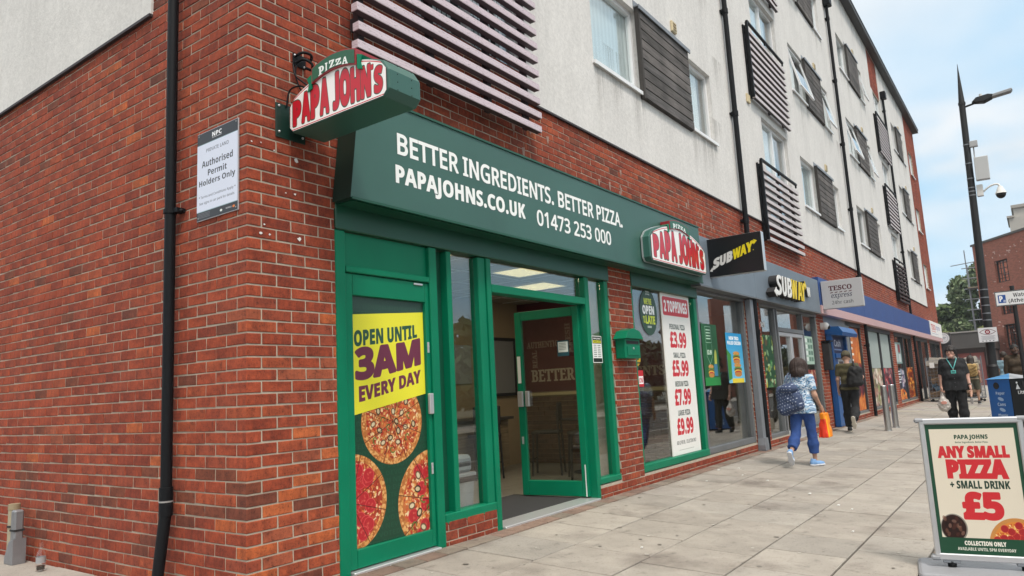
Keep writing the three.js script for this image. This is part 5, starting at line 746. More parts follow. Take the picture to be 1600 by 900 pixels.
{ // pavement board
  const art = paint(700, 1000, (g, w, h) => {
    g.fillStyle = '#1d4a35'; g.fillRect(0, 0, w, h); g.fillStyle = '#e2d9c6'; g.fillRect(36, 36, w - 72, 838); 
    fit(g, 'PAPA JOHNS', 222, 82, 250, 44, '#1f4634', { stroke: 10 }); fit(g, 'Better Ingredients. Better Pizza.', 226, 134, 244, 18, '#2b4a3b');
    fit(g, 'ANY SMALL', 82, 168, 530, 96, '#cd2f36', { stroke: 22, join: 'miter' }); fit(g, 'PIZZA', 134, 274, 450, 150, '#cd2f36', { stroke: 24, join: 'miter' }); fit(g, '+ SMALL DRINK', 146, 438, 438, 62, '#1f3a2f', { stroke: 10, join: 'miter' }); fit(g, '£5', 216, 520, 300, 218, '#cd2f36', { stroke: 18 });
    const R = rng(3); g.save(); g.beginPath(); g.rect(36, 36, w - 72, 838); g.clip();
    g.fillStyle = '#8a857c'; g.beginPath(); g.ellipse(134, 800, 100, 106, 0, 0, 7); g.fill(); g.fillStyle = '#2a1512'; g.beginPath(); g.ellipse(132, 800, 92, 98, 0, 0, 7); g.fill(); for (let i = 0; i < 26; i++) { g.fillStyle = ['#4a2a22', '#6b4a3c', '#1a0c0a', '#8a6a5c'][i % 4]; g.globalAlpha = 0.7; g.beginPath(); g.ellipse(132 + (R() - 0.5) * 130, 790 + (R() - 0.5) * 130, 18, 12, R() * 3, 0, 7); g.fill(); } g.globalAlpha = 1;
    g.fillStyle = '#c98a4a'; g.beginPath(); g.arc(585, 920, 205, 0, 7); g.fill(); g.fillStyle = '#d9893a'; g.beginPath(); g.arc(585, 920, 178, 0, 7); g.fill(); for (let i = 0; i < 260; i++) { const a = -R() * 3.14, q = 170 * Math.sqrt(R()); g.fillStyle = ['#f0c878', '#e8a04a', '#c85a2a', '#f3dca0'][i % 4]; g.beginPath(); g.ellipse(585 + Math.cos(a) * q, 920 + Math.sin(a) * q, 9, 5, R() * 3, 0, 7); g.fill(); } for (let i = 0; i < 12; i++) { const a = -0.25 - i * 0.24, q = 70 + (i % 3) * 40; g.fillStyle = '#a8282a'; g.beginPath(); g.arc(585 + Math.cos(a) * q, 920 + Math.sin(a) * q, 27, 0, 7); g.fill(); g.strokeStyle = '#cc4a3c'; g.lineWidth = 4; g.stroke(); }
    g.restore(); fit(g, 'COLLECTION ONLY', 196, 896, 300, 34, '#f2ece0', { stroke: 12 }); fit(g, 'AVAILABLE UNTIL 5PM EVERYDAY', 140, 944, 420, 24, '#e6e2d6');
  });
  const ax = 3.0, az = 3.475, t = thing('pavement_board', 'swing pavement board advertising ANY SMALL PIZZA for £5 on the footway', 'sign board', [ax, groundY(az), az], -Math.PI / 2 + 0.14);
  const w = 0.285, y0 = 0.10, y1 = 0.98; t.position.y = -0.155;
  part('panel', box(-w, w, y0, y1, -0.03, 0.0, 0.004), M.greyBoard, t); part('print', [face(0.525, 0.825, 0, (y0 + y1) / 2, 0.0025)], printMat(art, 0.3), t);
  const fm = part('frame', [box(-w - 0.005, -w + 0.028, y0, y1, -0.04, 0.014, 0.006), box(w - 0.028, w + 0.005, y0, y1, -0.04, 0.014, 0.006), box(-w - 0.005, w + 0.005, y1 - 0.024, y1 + 0.012, -0.041, 0.015, 0.006), box(-w - 0.005, w + 0.005, y0 - 0.012, y0 + 0.030, -0.041, 0.015, 0.006)], M.alu, t);
  const cn = []; for (const x of [-w, w]) for (const y of [y0, y1]) cn.push(box(x - 0.03 - 0.001, x + 0.031, y - 0.016, y + 0.016, -0.043, 0.0165, 0.01)); part('corner_cap', cn, std([0.30, 0.31, 0.33], 0.4), t);
  for (const x of [-0.2, 0.2]) { const s = part('spring', (() => { const P = []; for (let i = 0; i <= 90; i++) { const a = i / 90 * 6.283 * 6; P.push(new THREE.Vector3(x + Math.cos(a) * 0.022, 0.03 + i / 90 * 0.055, -0.013 + Math.sin(a) * 0.022)); } return new THREE.TubeGeometry(new THREE.CatmullRomCurve3(P), 160, 0.005, 6).toNonIndexed(); })(), M.black, t); part('spring_plate', box(x - 0.05, x + 0.05, 0.07, 0.088, -0.04, 0.012, 0.004), M.zinc, s); }
  part('water_base', (() => { const s = new THREE.Shape(); s.moveTo(-0.36, -0.24); s.lineTo(0.36, -0.24); s.quadraticCurveTo(0.40, -0.24, 0.40, -0.18); s.lineTo(0.40, 0.18); s.quadraticCurveTo(0.40, 0.24, 0.34, 0.24); s.lineTo(-0.34, 0.24); s.quadraticCurveTo(-0.40, 0.24, -0.40, 0.18); s.lineTo(-0.40, -0.18); s.quadraticCurveTo(-0.40, -0.24, -0.36, -0.24); const g = extr(s, 0.02, 0.022); g.rotateX(-Math.PI / 2); g.translate(0, 0.002, -0.015); return g; })(), std([0.30, 0.31, 0.33], 0.45), t);
}
{ // lamp post
  const t = thing('lamp_post', 'tall black street lamp post with a spike, cameras and control box', 'lamp post', [19.02, -0.13, 2.92]); t.rotation.x = 0.024;
  part('post', [cyl(0.125, 0.12, [0, -0.1, 0], [0, 1.3, 0], 20), cyl(0.10, 0.072, [0, 1.3, 0], [0, 8.1, 0], 18)], M.pole, t); part('base_collar', cyl(0.13, 0.10, [0, 1.3, 0], [0, 1.36, 0], 20), M.pole, t);
  part('spike', [cyl(0.085, 0.085, [0, 8.1, 0], [0, 8.16, 0], 16), cyl(0.072, 0.004, [0, 8.16, 0], [0, 9.22, 0], 14)], M.pole, t);
  const arm = part('arm', cyl(0.028, 0.024, [0, 8.02, 0], [0, 8.10, 0.42], 12), M.pole, t);
  const hd = part('lamp_head', [extr([[-0.04, 0.0], [0.06, 0.10], [0.32, 0.13], [0.42, 0.10], [0.40, 0.02], [0.22, -0.05]], 0.22, 0.015).rotateY(-Math.PI / 2).translate(0.11, 8.09, 0.26)], M.pole, t); part('lens', extr([[0.40, 0.03], [0.42, 0.10], [0.82, 0.155], [0.84, 0.12], [0.80, 0.075]], 0.20, 0.012).rotateY(-Math.PI / 2).translate(0.10, 8.09, 0.26), std([0.30, 0.31, 0.32], 0.4), t); part('photocell', cyl(0.03, 0.035, [0, 8.21, 0.42], [0, 8.28, 0.42], 12), M.whiteMatt, hd);
  part('control_box', box(-0.16, 0.02, 6.02, 6.62, 0.12, 0.42, 0.012), std([0.52, 0.53, 0.53], 0.5), t); part('sensor', [box(-0.1, 0.02, 6.92, 7.08, 0.06, 0.24, 0.01), cyl(0.015, 0.015, [0, 6.6, 0.14], [0, 6.95, 0.14], 8)], M.plasticGrey, t);
  part('camera_arm', [box(-0.06, 0.06, 5.62, 5.92, 0.10, 0.24, 0.01), tube([[0, 5.72, 0.22], [0, 5.85, 0.4], [0, 5.87, 0.55], [0, 5.80, 0.60]], 0.024, 20, 8)], M.whiteMatt, t); const cam = part('dome_camera', [cyl(0.125, 0.05, [0, 5.62, 0.6], [0, 5.80, 0.6], 20)], M.whiteMatt, t); part('dome', sphere(0.108, 0, 5.60, 0.6), M.blackMatt, cam);
  const bands = []; for (const y of [5.66, 5.76, 5.86, 6.1, 6.5, 7.0, 2.45, 2.62, 2.82, 3.02, 3.22]) bands.push(cyl(0.103 - y * 0.0026, 0.103 - y * 0.0026, [0, y, 0], [0, y + 0.025, 0], 18)); part('steel_band', bands, M.zinc, t);
  const e = thing('warning_sign', 'white street camera warning sign with a red eye on the lamp post', 'sign', [18.86, 1.78, 2.955], -Math.PI / 2);
  const art = paint(320, 280, (g, w, h) => { g.fillStyle = '#dfdfe2'; g.fillRect(0, 0, w, h); g.strokeStyle = '#5a1020'; g.lineWidth = 9; g.beginPath(); g.moveTo(24, 84); g.quadraticCurveTo(w / 2, -20, w - 24, 84); g.quadraticCurveTo(w / 2, 186, 24, 84); g.stroke(); g.fillStyle = '#c9ccd4'; g.beginPath(); g.arc(w / 2, 84, 50, 0, 7); g.fill(); g.fillStyle = '#8a1528'; g.beginPath(); g.arc(w / 2, 84, 44, 0, 7); g.fill(); g.fillStyle = '#f2e6e6'; g.beginPath(); g.arc(w / 2, 84, 22, 0, 7); g.fill(); g.fillStyle = '#8a1528'; g.beginPath(); g.arc(w / 2, 84, 10, 0, 7); g.fill(); for (let i = 0; i < 5; i++) { g.fillStyle = '#8c8f98'; g.fillRect(40 + (i % 2) * 20, 160 + i * 17, w - 80 - (i % 2) * 40, 7); } for (let i = 0; i < 4; i++) { g.fillStyle = '#3c4048'; g.fillRect(50 + i * 60, 252, 24, 14); } });
  part('panel', box(-0.20, 0.20, 0, 0.36, -0.006, 0), M.alu, e); part('print', [face(0.395, 0.355, 0, 0.18, 0.0015)], printMat(art, 0.4), e); part('clip', [box(-0.05, 0.05, 0.08, 0.11, -0.05, -0.0065), box(-0.05, 0.05, 0.25, 0.28, -0.05, -0.0065)], M.zinc, e);
}
{ // car park direction sign
  const art = paint(1024, 256, (g, w, h) => { g.fillStyle = '#e6e7e8'; g.fillRect(0, 0, w, h); g.strokeStyle = '#16181c'; g.lineWidth = 12; g.strokeRect(8, 8, w - 16, h - 16); g.fillStyle = '#1d4f9a'; g.fillRect(48, 62, 128, 140); fit(g, 'P', 70, 80, 56, 96, '#ffffff', { stroke: 6 }); fit(g, '24', 132, 150, 36, 36, '#ffffff'); fit(g, 'Waterfront', 300, 40, 460, 74, '#1a1c20'); fit(g, '(Ather Hall)', 214, 138, 520, 84, '#1a1c20'); });
  const t = thing('direction_sign', 'white car park direction sign with a blue P on a black post', 'sign', [16.4, -0.16, 3.62]); part('post', cyl(0.042, 0.042, [0.05, -0.05, 0], [0.05, 3.02, 0], 16), M.pole, t); part('post_cap', cyl(0.048, 0.044, [0.05, 3.02, 0], [0.05, 3.05, 0], 16), M.pole, t);
  const pl = part('panel', extr([[-0.33, 0], [0.80, 0], [0.98, 0.165], [0.80, 0.33], [-0.33, 0.33]], 0.006, 0).rotateY(-Math.PI / 2).translate(0, 2.62, 0), M.black, t); const f = face(1.13, 0.318, 0.235, 0, 0); f.rotateY(-Math.PI / 2); f.translate(-0.0085, 2.785, 0); part('print', [f], printMat(art, 0.4), t);
}
{ // recycling and litter bin, a square box set cornerwise under a low pyramid lid
  const t = thing('recycling_bin', 'blue and black recycling and litter bin with a low pyramid lid', 'bin', [16.85, -0.155, 3.33], Math.PI / 4), h = 0.31;
  part('body', box(-h, h, 0.04, 1.04, -h, h, 0.012), M.black, t); part('plinth', box(-h + 0.03, h - 0.03, 0, 0.04, -h + 0.03, h - 0.03), M.blackMatt, t);
  const L = h + 0.03, P = [[-L, 1.045, -L], [L, 1.045, -L], [L, 1.045, L], [-L, 1.045, L], [0, 1.16, 0]]; part('lid', uvBox(faces(P, [[3, 2, 4], [0, 3, 4], [0, 1, 2, 3]])), std([0.30, 0.31, 0.33], 0.5), t); part('lid', uvBox(faces(P, [[1, 0, 4], [2, 1, 4]])), std([0.05, 0.26, 0.55], 0.45), t);
  const bl = paint(256, 420, (g, w, H) => { g.fillStyle = '#1763b0'; g.fillRect(0, 0, w, H); fit(g, 'Paper', 84, 112, 100, 36, '#cfe0f2'); fit(g, 'Cans', 88, 214, 92, 30, '#cfe0f2'); fit(g, 'Plastic', 80, 316, 110, 26, '#cfe0f2'); fit(g, 'Bottles', 76, 348, 116, 26, '#cfe0f2'); g.fillStyle = '#a9c6e6'; for (const [x, y] of [[106, 162], [110, 262]]) { g.beginPath(); g.ellipse(x + 26, y + 18, 34, 16, 0.3, 0, 7); g.fill(); } g.fillStyle = '#b02a30'; g.beginPath(); g.ellipse(150, 396, 38, 18, 0, 0, 7); g.fill(); });
  const bk = paint(256, 420, (g, w, H) => { g.fillStyle = '#15171a'; g.fillRect(0, 0, w, H); g.fillStyle = '#dfe2e4'; g.beginPath(); g.moveTo(50, 92); g.lineTo(70, 40); g.lineTo(96, 92); g.fill(); g.beginPath(); g.arc(66, 32, 10, 0, 7); g.fill(); fit(g, 'Litter', 66, 104, 110, 34, '#e2e4e6'); fit(g, 'BOROUGH', 70, 344, 120, 22, '#a9adb2'); fit(g, 'COUNCIL', 76, 374, 108, 20, '#a9adb2'); });
  // after the 45 degree turn the -x side faces the camera's left, the -z... sides are chosen below
  const fx = face(0.6, 0.98, 0, 0.54, 0); fx.rotateY(-Math.PI / 2); fx.translate(-h - 0.002, 0, 0); const fz = face(0.6, 0.98, 0, 0.54, 0); fz.rotateY(Math.PI); fz.translate(0, 0, -h - 0.002);
  part('litter_side', [fx], printMat(bk, 0.4), t); part('paper_side', [fz], printMat(bl, 0.4), t);
  part('slot', cyl(0.075, 0.075, [0.06, 0.90, -h - 0.012], [0.06, 0.90, -h - 0.003], 20), M.blackMatt, t); part('slot', box(-h - 0.012, -h - 0.003, 0.86, 0.98, -0.02, 0.24), M.blackMatt, t);
}
function cage(x, z, turn, label, seed) { // wire roll cage full of flattened card
  const t = thing('roll_cage', label, 'roll cage', [x, groundY(z), z], turn, 'roll cages of waste card outside the supermarket'), W = 0.42, D = 0.36, H = 1.68, R = rng(seed);
  for (const [a, b] of [[-1, -1], [1, -1], [-1, 1], [1, 1]]) { part('upright', cyl(0.016, 0.016, [a * W, 0.14, b * D], [a * W, H, b * D], 8), M.zinc, t); part('castor', cyl(0.05, 0.05, [a * W * 0.85 - 0.02, 0.05, b * D * 0.85], [a * W * 0.85 + 0.02, 0.05, b * D * 0.85], 12), M.blackMatt, t); }
  part('deck', box(-W, W, 0.12, 0.17, -D, D, 0.006), M.greyAlu, t);
  const w = []; for (let y = 0.26; y < H; y += 0.13) { w.push(bar([-W, y, -D], [W, y, -D], 0.008), bar([-W, y, D], [W, y, D], 0.008), bar([-W, y, -D], [-W, y, D], 0.008), bar([W, y, -D], [W, y, D], 0.008)); } for (let i = -2; i <= 2; i++) w.push(bar([i * W / 3, 0.17, D], [i * W / 3, H - 0.05, D], 0.007), bar([i * W / 3, 0.17, -D], [i * W / 3, H - 0.05, -D], 0.007), bar([-W, 0.17, i * D / 3], [-W, H - 0.05, i * D / 3], 0.007), bar([W, 0.17, i * D / 3], [W, H - 0.05, i * D / 3], 0.007));
  part('wire_mesh', w, M.zinc, t, { kind: 'stuff' });
  const cards = [[0.22, 0.15, 0.09], [0.27, 0.19, 0.12], [0.15, 0.10, 0.06], [0.42, 0.39, 0.34], [0.10, 0.18, 0.27]].map((c) => std(c, 0.9, { map: rep(grain, 0.5) }));
  for (let i = 0; i < 34; i++) { const g = chamfer(0.25 + 0.35 * R(), 0.10 + 0.16 * R(), 0.2 + 0.3 * R(), 0.004), y = 0.28 + i / 34 * 1.3; g.rotateX((R() - 0.5) * 0.7); g.rotateZ((R() - 0.5) * 0.6); g.translate((R() - 0.5) * 0.34, y, (R() - 0.5) * 0.28); part('waste_card', uvBox(g), cards[i > 27 ? 3 : i > 6 && i < 11 ? 4 : R() * 3 | 0], t); }
  part('notice', box(-W - 0.012, -W - 0.009, 1.28, 1.48, -0.24, -0.08), M.whiteMatt, t);
  return t;
}
cage(29.3, 0.75, 0.05, 'nearest roll cage of flattened cardboard against the supermarket window', 2); cage(30.4, 0.95, -0.1, 'middle roll cage of cardboard behind the nearest one', 4); cage(29.9, 1.72, 0.2, 'right-hand roll cage of cardboard, half hidden behind the man in black', 6);

// ================================================================== BACKGROUND
function leafCrown(clusters, n, size, tones, seed) {             // many small leaf-clump faces spread through a crown of clusters [x, y, z, r]
  const R = rng(seed), v = [], nrm = [], col = [], tot = clusters.reduce((s, c) => s + c[3] ** 2, 0);
  for (const [cx, cy, cz, cr] of clusters) {
    const m = Math.round(n * cr * cr / tot), shade = 0.8 + 0.4 * R();
    for (let i = 0; i < m; i++) {
      const a = R() * 6.283, u = 2 * R() - 1, q = Math.sqrt(1 - u * u), r = cr * (0.55 + 0.5 * Math.pow(R(), 0.6)), d = new THREE.Vector3(q * Math.cos(a), u * 0.85, q * Math.sin(a));
      const p = new THREE.Vector3(cx, cy, cz).addScaledVector(d, r), s = size * (0.6 + 0.8 * R()), e = new THREE.Vector3(R() - 0.5, R() - 0.5, R() - 0.5).normalize(), f = new THREE.Vector3(R() - 0.5, R() - 0.5, R() - 0.5).cross(e).normalize(), t = tones[R() * tones.length | 0], k = shade * (0.8 + 0.4 * R());
      const A = p.clone().addScaledVector(e, s), B = p.clone().addScaledVector(f, s * 0.55), C2 = p.clone().addScaledVector(e, -s), D = p.clone().addScaledVector(f, -s * 0.55), N = e.clone().cross(f);
      for (const P of [A, B, C2, A, C2, D]) { v.push(P.x, P.y, P.z); nrm.push(N.x, N.y, N.z); col.push(t[0] * k, t[1] * k, t[2] * k); }
    }
  }
  const g = new THREE.BufferGeometry(); g.setAttribute('position', new THREE.Float32BufferAttribute(v, 3)); g.setAttribute('normal', new THREE.Float32BufferAttribute(nrm, 3)); g.setAttribute('color', new THREE.Float32BufferAttribute(col, 3)); return g;
}
M.leaf = new THREE.MeshPhysicalMaterial({ color: 0xffffff, vertexColors: true, roughness: 0.8, side: THREE.DoubleSide });
M.bark = std([0.09, 0.07, 0.055], 0.95, { map: rep(wood, 1, 2) });
const greenA = [[0.085, 0.13, 0.05], [0.11, 0.165, 0.06], [0.065, 0.11, 0.045], [0.14, 0.20, 0.085]], greenB = [[0.13, 0.185, 0.085], [0.17, 0.225, 0.11], [0.10, 0.15, 0.075], [0.21, 0.26, 0.14]], greenC = [[0.17, 0.21, 0.06], [0.22, 0.255, 0.085], [0.14, 0.17, 0.055]], greenD = [[0.03, 0.055, 0.02], [0.04, 0.07, 0.025]];
function tree(label, x, z, h, w, n, tones, seed, o = {}) {
  const t = thing('tree', label, 'tree', [x, -0.4, z], 0, 'trees beyond the end of the street'), R = rng(seed), cl = [], lb = [];
  const base = o.base ?? 0.3, k = o.k || 15; for (let i = 0; i < k; i++) { const a = R() * 6.283, y = base + (1 - base) * (0.05 + 0.85 * R()), q = Math.sqrt(Math.max(0, 1 - Math.pow((y - (base + 0.35 * (1 - base))) / (0.68 * (1 - base)), 2))) * w * 0.5 * (0.35 + 0.65 * R()); cl.push([Math.cos(a) * q, y * h, Math.sin(a) * q, w * (0.13 + 0.12 * R())]); }
  part('crown', [leafCrown(cl, n, o.leaf || 0.28, tones, seed + 1)], M.leaf, t);
  lb.push(cyl(w * 0.035, w * 0.022, [0, 0, 0], [0, h * 0.6, 0], 10)); for (const c of cl.slice(0, 7)) lb.push(cyl(w * 0.016, w * 0.006, [0, h * 0.32 + c[1] * 0.15, 0], [c[0], c[1], c[2]], 6)); part('trunk', lb, M.bark, t);
  return t;
}
tree('tall pale leafy tree rising behind the lamp post beside the scaffold', 91, -0.6, 12.6, 6.5, 6000, greenB, 5, { base: 0.45, k: 13 });
tree('dense dark tree next to the end of the long building', 88, -6.6, 9.6, 6, 9000, greenA, 7, { base: 0.1, k: 18 });
tree('mid green tree between the dark tree and the tall pale one', 90, -3.2, 9.0, 6, 9000, greenA, 9, { base: 0.1, k: 18 });
tree('dark green tree behind the lamp post, below the tall pale crown', 93, 1.2, 9.2, 6, 8000, greenA, 11, { base: 0.1, k: 17 });
tree('low yellow green bush-like tree in front of the dark trees', 80, -2.6, 4.9, 6.5, 7000, greenC, 13, { base: 0.12, k: 15 });
tree('bushy tree seen past the corner of the long building above the dark low roof', 84, -8.6, 7.8, 6, 7000, greenA, 15, { base: 0.08, k: 16 });
{ // derelict brick shell across the street
  const A = [58.505, 8.49], dx = 0.8211, dz = -0.5707, t = thing('derelict_building', 'red brick derelict shell with empty window openings and scaffolding inside', 'building', [A[0], 0, A[1]], Math.atan2(-dz, dx));
  // local x runs along the wall away from the camera, local z away from the street
  const ops = []; for (const u of [2.55, 7.6, 11.4]) for (const [a, b] of [[2.65, 4.5], [5.3, 6.5], [7.9, 9.7]]) ops.push([14 - u - 1.6, 14 - u, a, b]);
  const wall = (L, H, hs) => extr(rect(0, L, -0.45, H), 0.45, 0, hs.map((h) => rect(...h)));
  const bt = dataTex(256, (u, v) => { const row = Math.floor(v * 32), fu = (u * 10.667 + (row % 2) * 0.5) % 1, fv = (v * 32) % 1, n = hash(Math.floor(u * 10.667 + (row % 2) * 0.5) % 11, row, 3); return fu < 0.05 || fv < 0.14 ? [0.95, 1.9, 1.7].map((q) => q * 0.5) : [0.62 + 0.3 * n, 0.6 + 0.3 * n, 0.6 + 0.3 * n]; });
  const red = std([0.40, 0.125, 0.09], 0.95, { map: rep(bt, 2.4) });
  part('front_wall', wall(14, 11.45, ops), red, t); part('end_wall', (() => { const g = wall(16, 11.4, [[3, 4.6, 2.6, 4.5], [3, 4.6, 7.9, 9.7]]); g.rotateY(-Math.PI / 2); g.translate(13.99, 0, 0.452); return g; })(), red, t); part('rear_wall', (() => { const g = wall(14, 9.5, [[1.5, 5, 2.2, 4.6], [6, 10, 2.2, 4.6], [1.5, 5, 6, 8.8], [6, 10, 6, 8.8]]); g.translate(0, 0, 16.5); return g; })(), red, t);
  part('coping', box(-0.1, 14.1, 11.455, 11.62, -0.1, 0.55), std([0.10, 0.095, 0.09], 0.9), t);
  const R = rng(8); for (const [a, b, c, d] of ops) { const f = part('window_frame', [box(a, a + 0.09, c, d, 0.18, 0.26), box(b - 0.09, b, c, d, 0.18, 0.26), box(a + 0.09, b - 0.09, d - 0.09, d, 0.18, 0.26), box(a + 0.09, b - 0.09, c, c + 0.09, 0.18, 0.26)], M.blackMatt, t), bars = []; for (let i = 1; i < 4; i++) bars.push(box(a + i * 0.4 - 0.02, a + i * 0.4 + 0.02, c + 0.09, d - 0.09, 0.2, 0.24)); for (let y = c + 0.35; y < d - 0.1; y += 0.4) bars.push(box(a + 0.09, b - 0.09, y - 0.018, y + 0.018, 0.205, 0.235)); part('glazing_bar', bars, M.blackMatt, f, { kind: 'stuff' }); }
  const sc = []; for (let i = 0; i < 7; i++) for (let j = 0; j < 3; j++) sc.push(cyl(0.05, 0.05, [1 + i * 2, 0, 1.8 + j * 1.6], [1 + i * 2 + 0.1, 10, 1.8 + j * 1.6], 6)); for (let y = 1; y < 10; y += 1.1) for (let j = 0; j < 3; j++) sc.push(cyl(0.045, 0.045, [0.7, y, 1.8 + j * 1.6], [13.4, y + 0.1, 1.8 + j * 1.6], 6)); part('inner_scaffold', sc, M.zinc, t, { kind: 'stuff' });
  part('scaffold_board', [3.1, 5.6, 8.3].map((y) => box(0.7, 13.3, y, y + 0.06, 2.2, 4.6)), std([0.30, 0.27, 0.22], 0.9), t, { kind: 'stuff' });
  const pt = []; for (let i = 0; i < 46; i++) { const u = 13.4 - 7 * R(), y = i < 22 ? 9.9 + 0.7 * R() : 2 + 8 * R(), w = 0.08 + 0.25 * R(), g = extr([[u, y], [u + w, y + 0.03], [u + w * 0.9, y + 0.05 + 0.12 * R()], [u + 0.02, y + 0.07]], 0.01); g.translate(0, 0, -0.012); pt.push(g); } part('pale_patch', pt, std([0.52, 0.36, 0.31], 0.95), t, { kind: 'stuff' });
  const w = thing('rooftop_building', 'pale stepped concrete rooftop far behind the derelict brick shell', 'building', [87.5, 0, 3]); const cm = std([0.52, 0.50, 0.46], 0.9, { map: rep(dirt, 4) }); part('tower', [box(-3, 3, -0.4, 15.9, 0.25, 8), box(-2.6, 3, 15.9, 16.9, 0.72, 6)], cm, w); part('cornice', [box(-3.15, 3.1, 15.9, 16.1, 0.1, 0.71), box(-2.8, 3.1, 16.9, 17.2, 0.55, 6.1)], std([0.36, 0.34, 0.31], 0.9), w); part('window', [box(-3.02, -2.95, 14.6, 15.3, 1.55, 2.1)], M.blackMatt, w);
}
{ // scaffold tower
  const t = thing('scaffold_tower', 'thin scaffold poles standing above the trees left of the brick shell', 'scaffold', [74.6, -0.4, 0.35]);
  for (const [a, b] of [[-0.6, -0.7], [0.6, -0.7], [-0.6, 0.4], [0.6, 0.4]]) part('pole', cyl(0.045, 0.045, [a, 0, b], [a, b < 0 && a < 0 ? 12.2 : 11.0, b], 6), M.zinc, t);
  for (let y = 2; y < 11; y += 0.95) { part('ledger', cyl(0.04, 0.04, [-0.6, y, -1.1], [-0.6, y, 0.7], 6), M.zinc, t); part('ledger', cyl(0.04, 0.04, [0.6, y + 0.1, -0.8], [0.6, y + 0.1, 0.6], 6), M.zinc, t); }
  part('ledger', cyl(0.04, 0.04, [-0.6, 10.9, -1.9], [-0.6, 11.1, 0.5], 6), M.zinc, t); part('platform', box(-0.8, 0.8, 8.7, 8.8, -0.8, 0.7), std([0.28, 0.25, 0.2], 0.9), t);
}
{ // low dark building at the end of the street
  const t = thing('low_building', 'low dark flat roofed building with pink doors at the end of the footway', 'building', [56, -0.4, 0]);
  part('wall', [box(0, 12, 0, 2.9, -12, -1.03), box(0, 12, 0, 2.9, 1.06, 1.4), box(0.4, 12, 0, 2.9, -1.029, 1.059)], std([0.12, 0.10, 0.095], 0.85), t); part('roof_band', box(-0.25, 12.2, 2.9, 4.0, -12.2, 1.5, 0.03), std([0.085, 0.08, 0.078], 0.7, { map: rep(dirt, 3) }), t); part('pink_pier', box(-0.3, 0.0, 0, 4.05, -1.1, -0.82), std([0.42, 0.20, 0.17], 0.8), t);
  for (const [a, b] of [[-0.6, 0.1], [0.16, 0.95]]) part('door', box(0.32, 0.39, 0.02, 2.6, a, b, 0.01), std([0.34, 0.115, 0.105], 0.7), t);
  const f = part('roof_edge', box(-0.3, 12.3, 4.0, 4.1, -12.3, 1.55), std([0.26, 0.25, 0.24], 0.6), t);
  const s = thing('round_sign', 'round white sign on a dark panel at the far corner of the long building', 'sign', [XE + 0.35, 2.75, 0.10], -Math.PI / 2); part('rim', cyl(0.30, 0.30, [0, 0, -0.05], [0, 0, 0.02], 28), M.greyAlu, s); { const a = paint(128, 128, (g, w, h) => { g.fillStyle = '#d9dadf'; g.fillRect(0, 0, w, h); g.strokeStyle = '#8f97a8'; g.lineWidth = 4; g.beginPath(); g.arc(64, 64, 48, 0, 7); g.stroke(); g.fillStyle = '#8f97a8'; g.fillRect(34, 52, 60, 8); g.fillRect(44, 68, 40, 8); }); part('disc', [new THREE.CircleGeometry(0.27, 28).translate(0, 0, 0.023).toNonIndexed()], printMat(a, 0.4), s); } part('bracket_panel', box(-0.42, 0.32, -2.8, 0.22, -0.24, -0.055), M.charcoal, s);
}
// across the street, seen only in the shop windows: trees and low roofs
{
  const R = rng(44), cl = []; for (let i = 0; i < 90; i++) cl.push([10 + 115 * i / 90 + R() * 2, 1.4 + 2.4 * R(), 22 + 8 * R(), 1.5 + 1.1 * R()]);
  part('far_wood', [leafCrown(cl, 26000, 0.5, greenD, 45)], M.leaf, scene, { kind: 'stuff', label: 'dark belt of trees across the road, mirrored in the shop windows', category: 'wood' });
  const t = thing('opposite_building', 'long pale building across the road, mirrored in the pizza shop windows', 'building', [-16, -0.4, 24]); part('wall', box(-14, 16, 0, 4.0, 0, 10), std([0.30, 0.28, 0.26], 0.9, { map: rep(dirt, 3) }), t); part('roof', box(-14.4, 16.4, 4.0, 4.3, -0.4, 10.4), std([0.09, 0.09, 0.09], 0.9), t); for (let i = 0; i < 8; i++) part('window', box(-12 + i * 3.4, -10.2 + i * 3.4, 1.4, 3.2, -0.02, 0.04), std([0.04, 0.05, 0.06], 0.2), t);
}

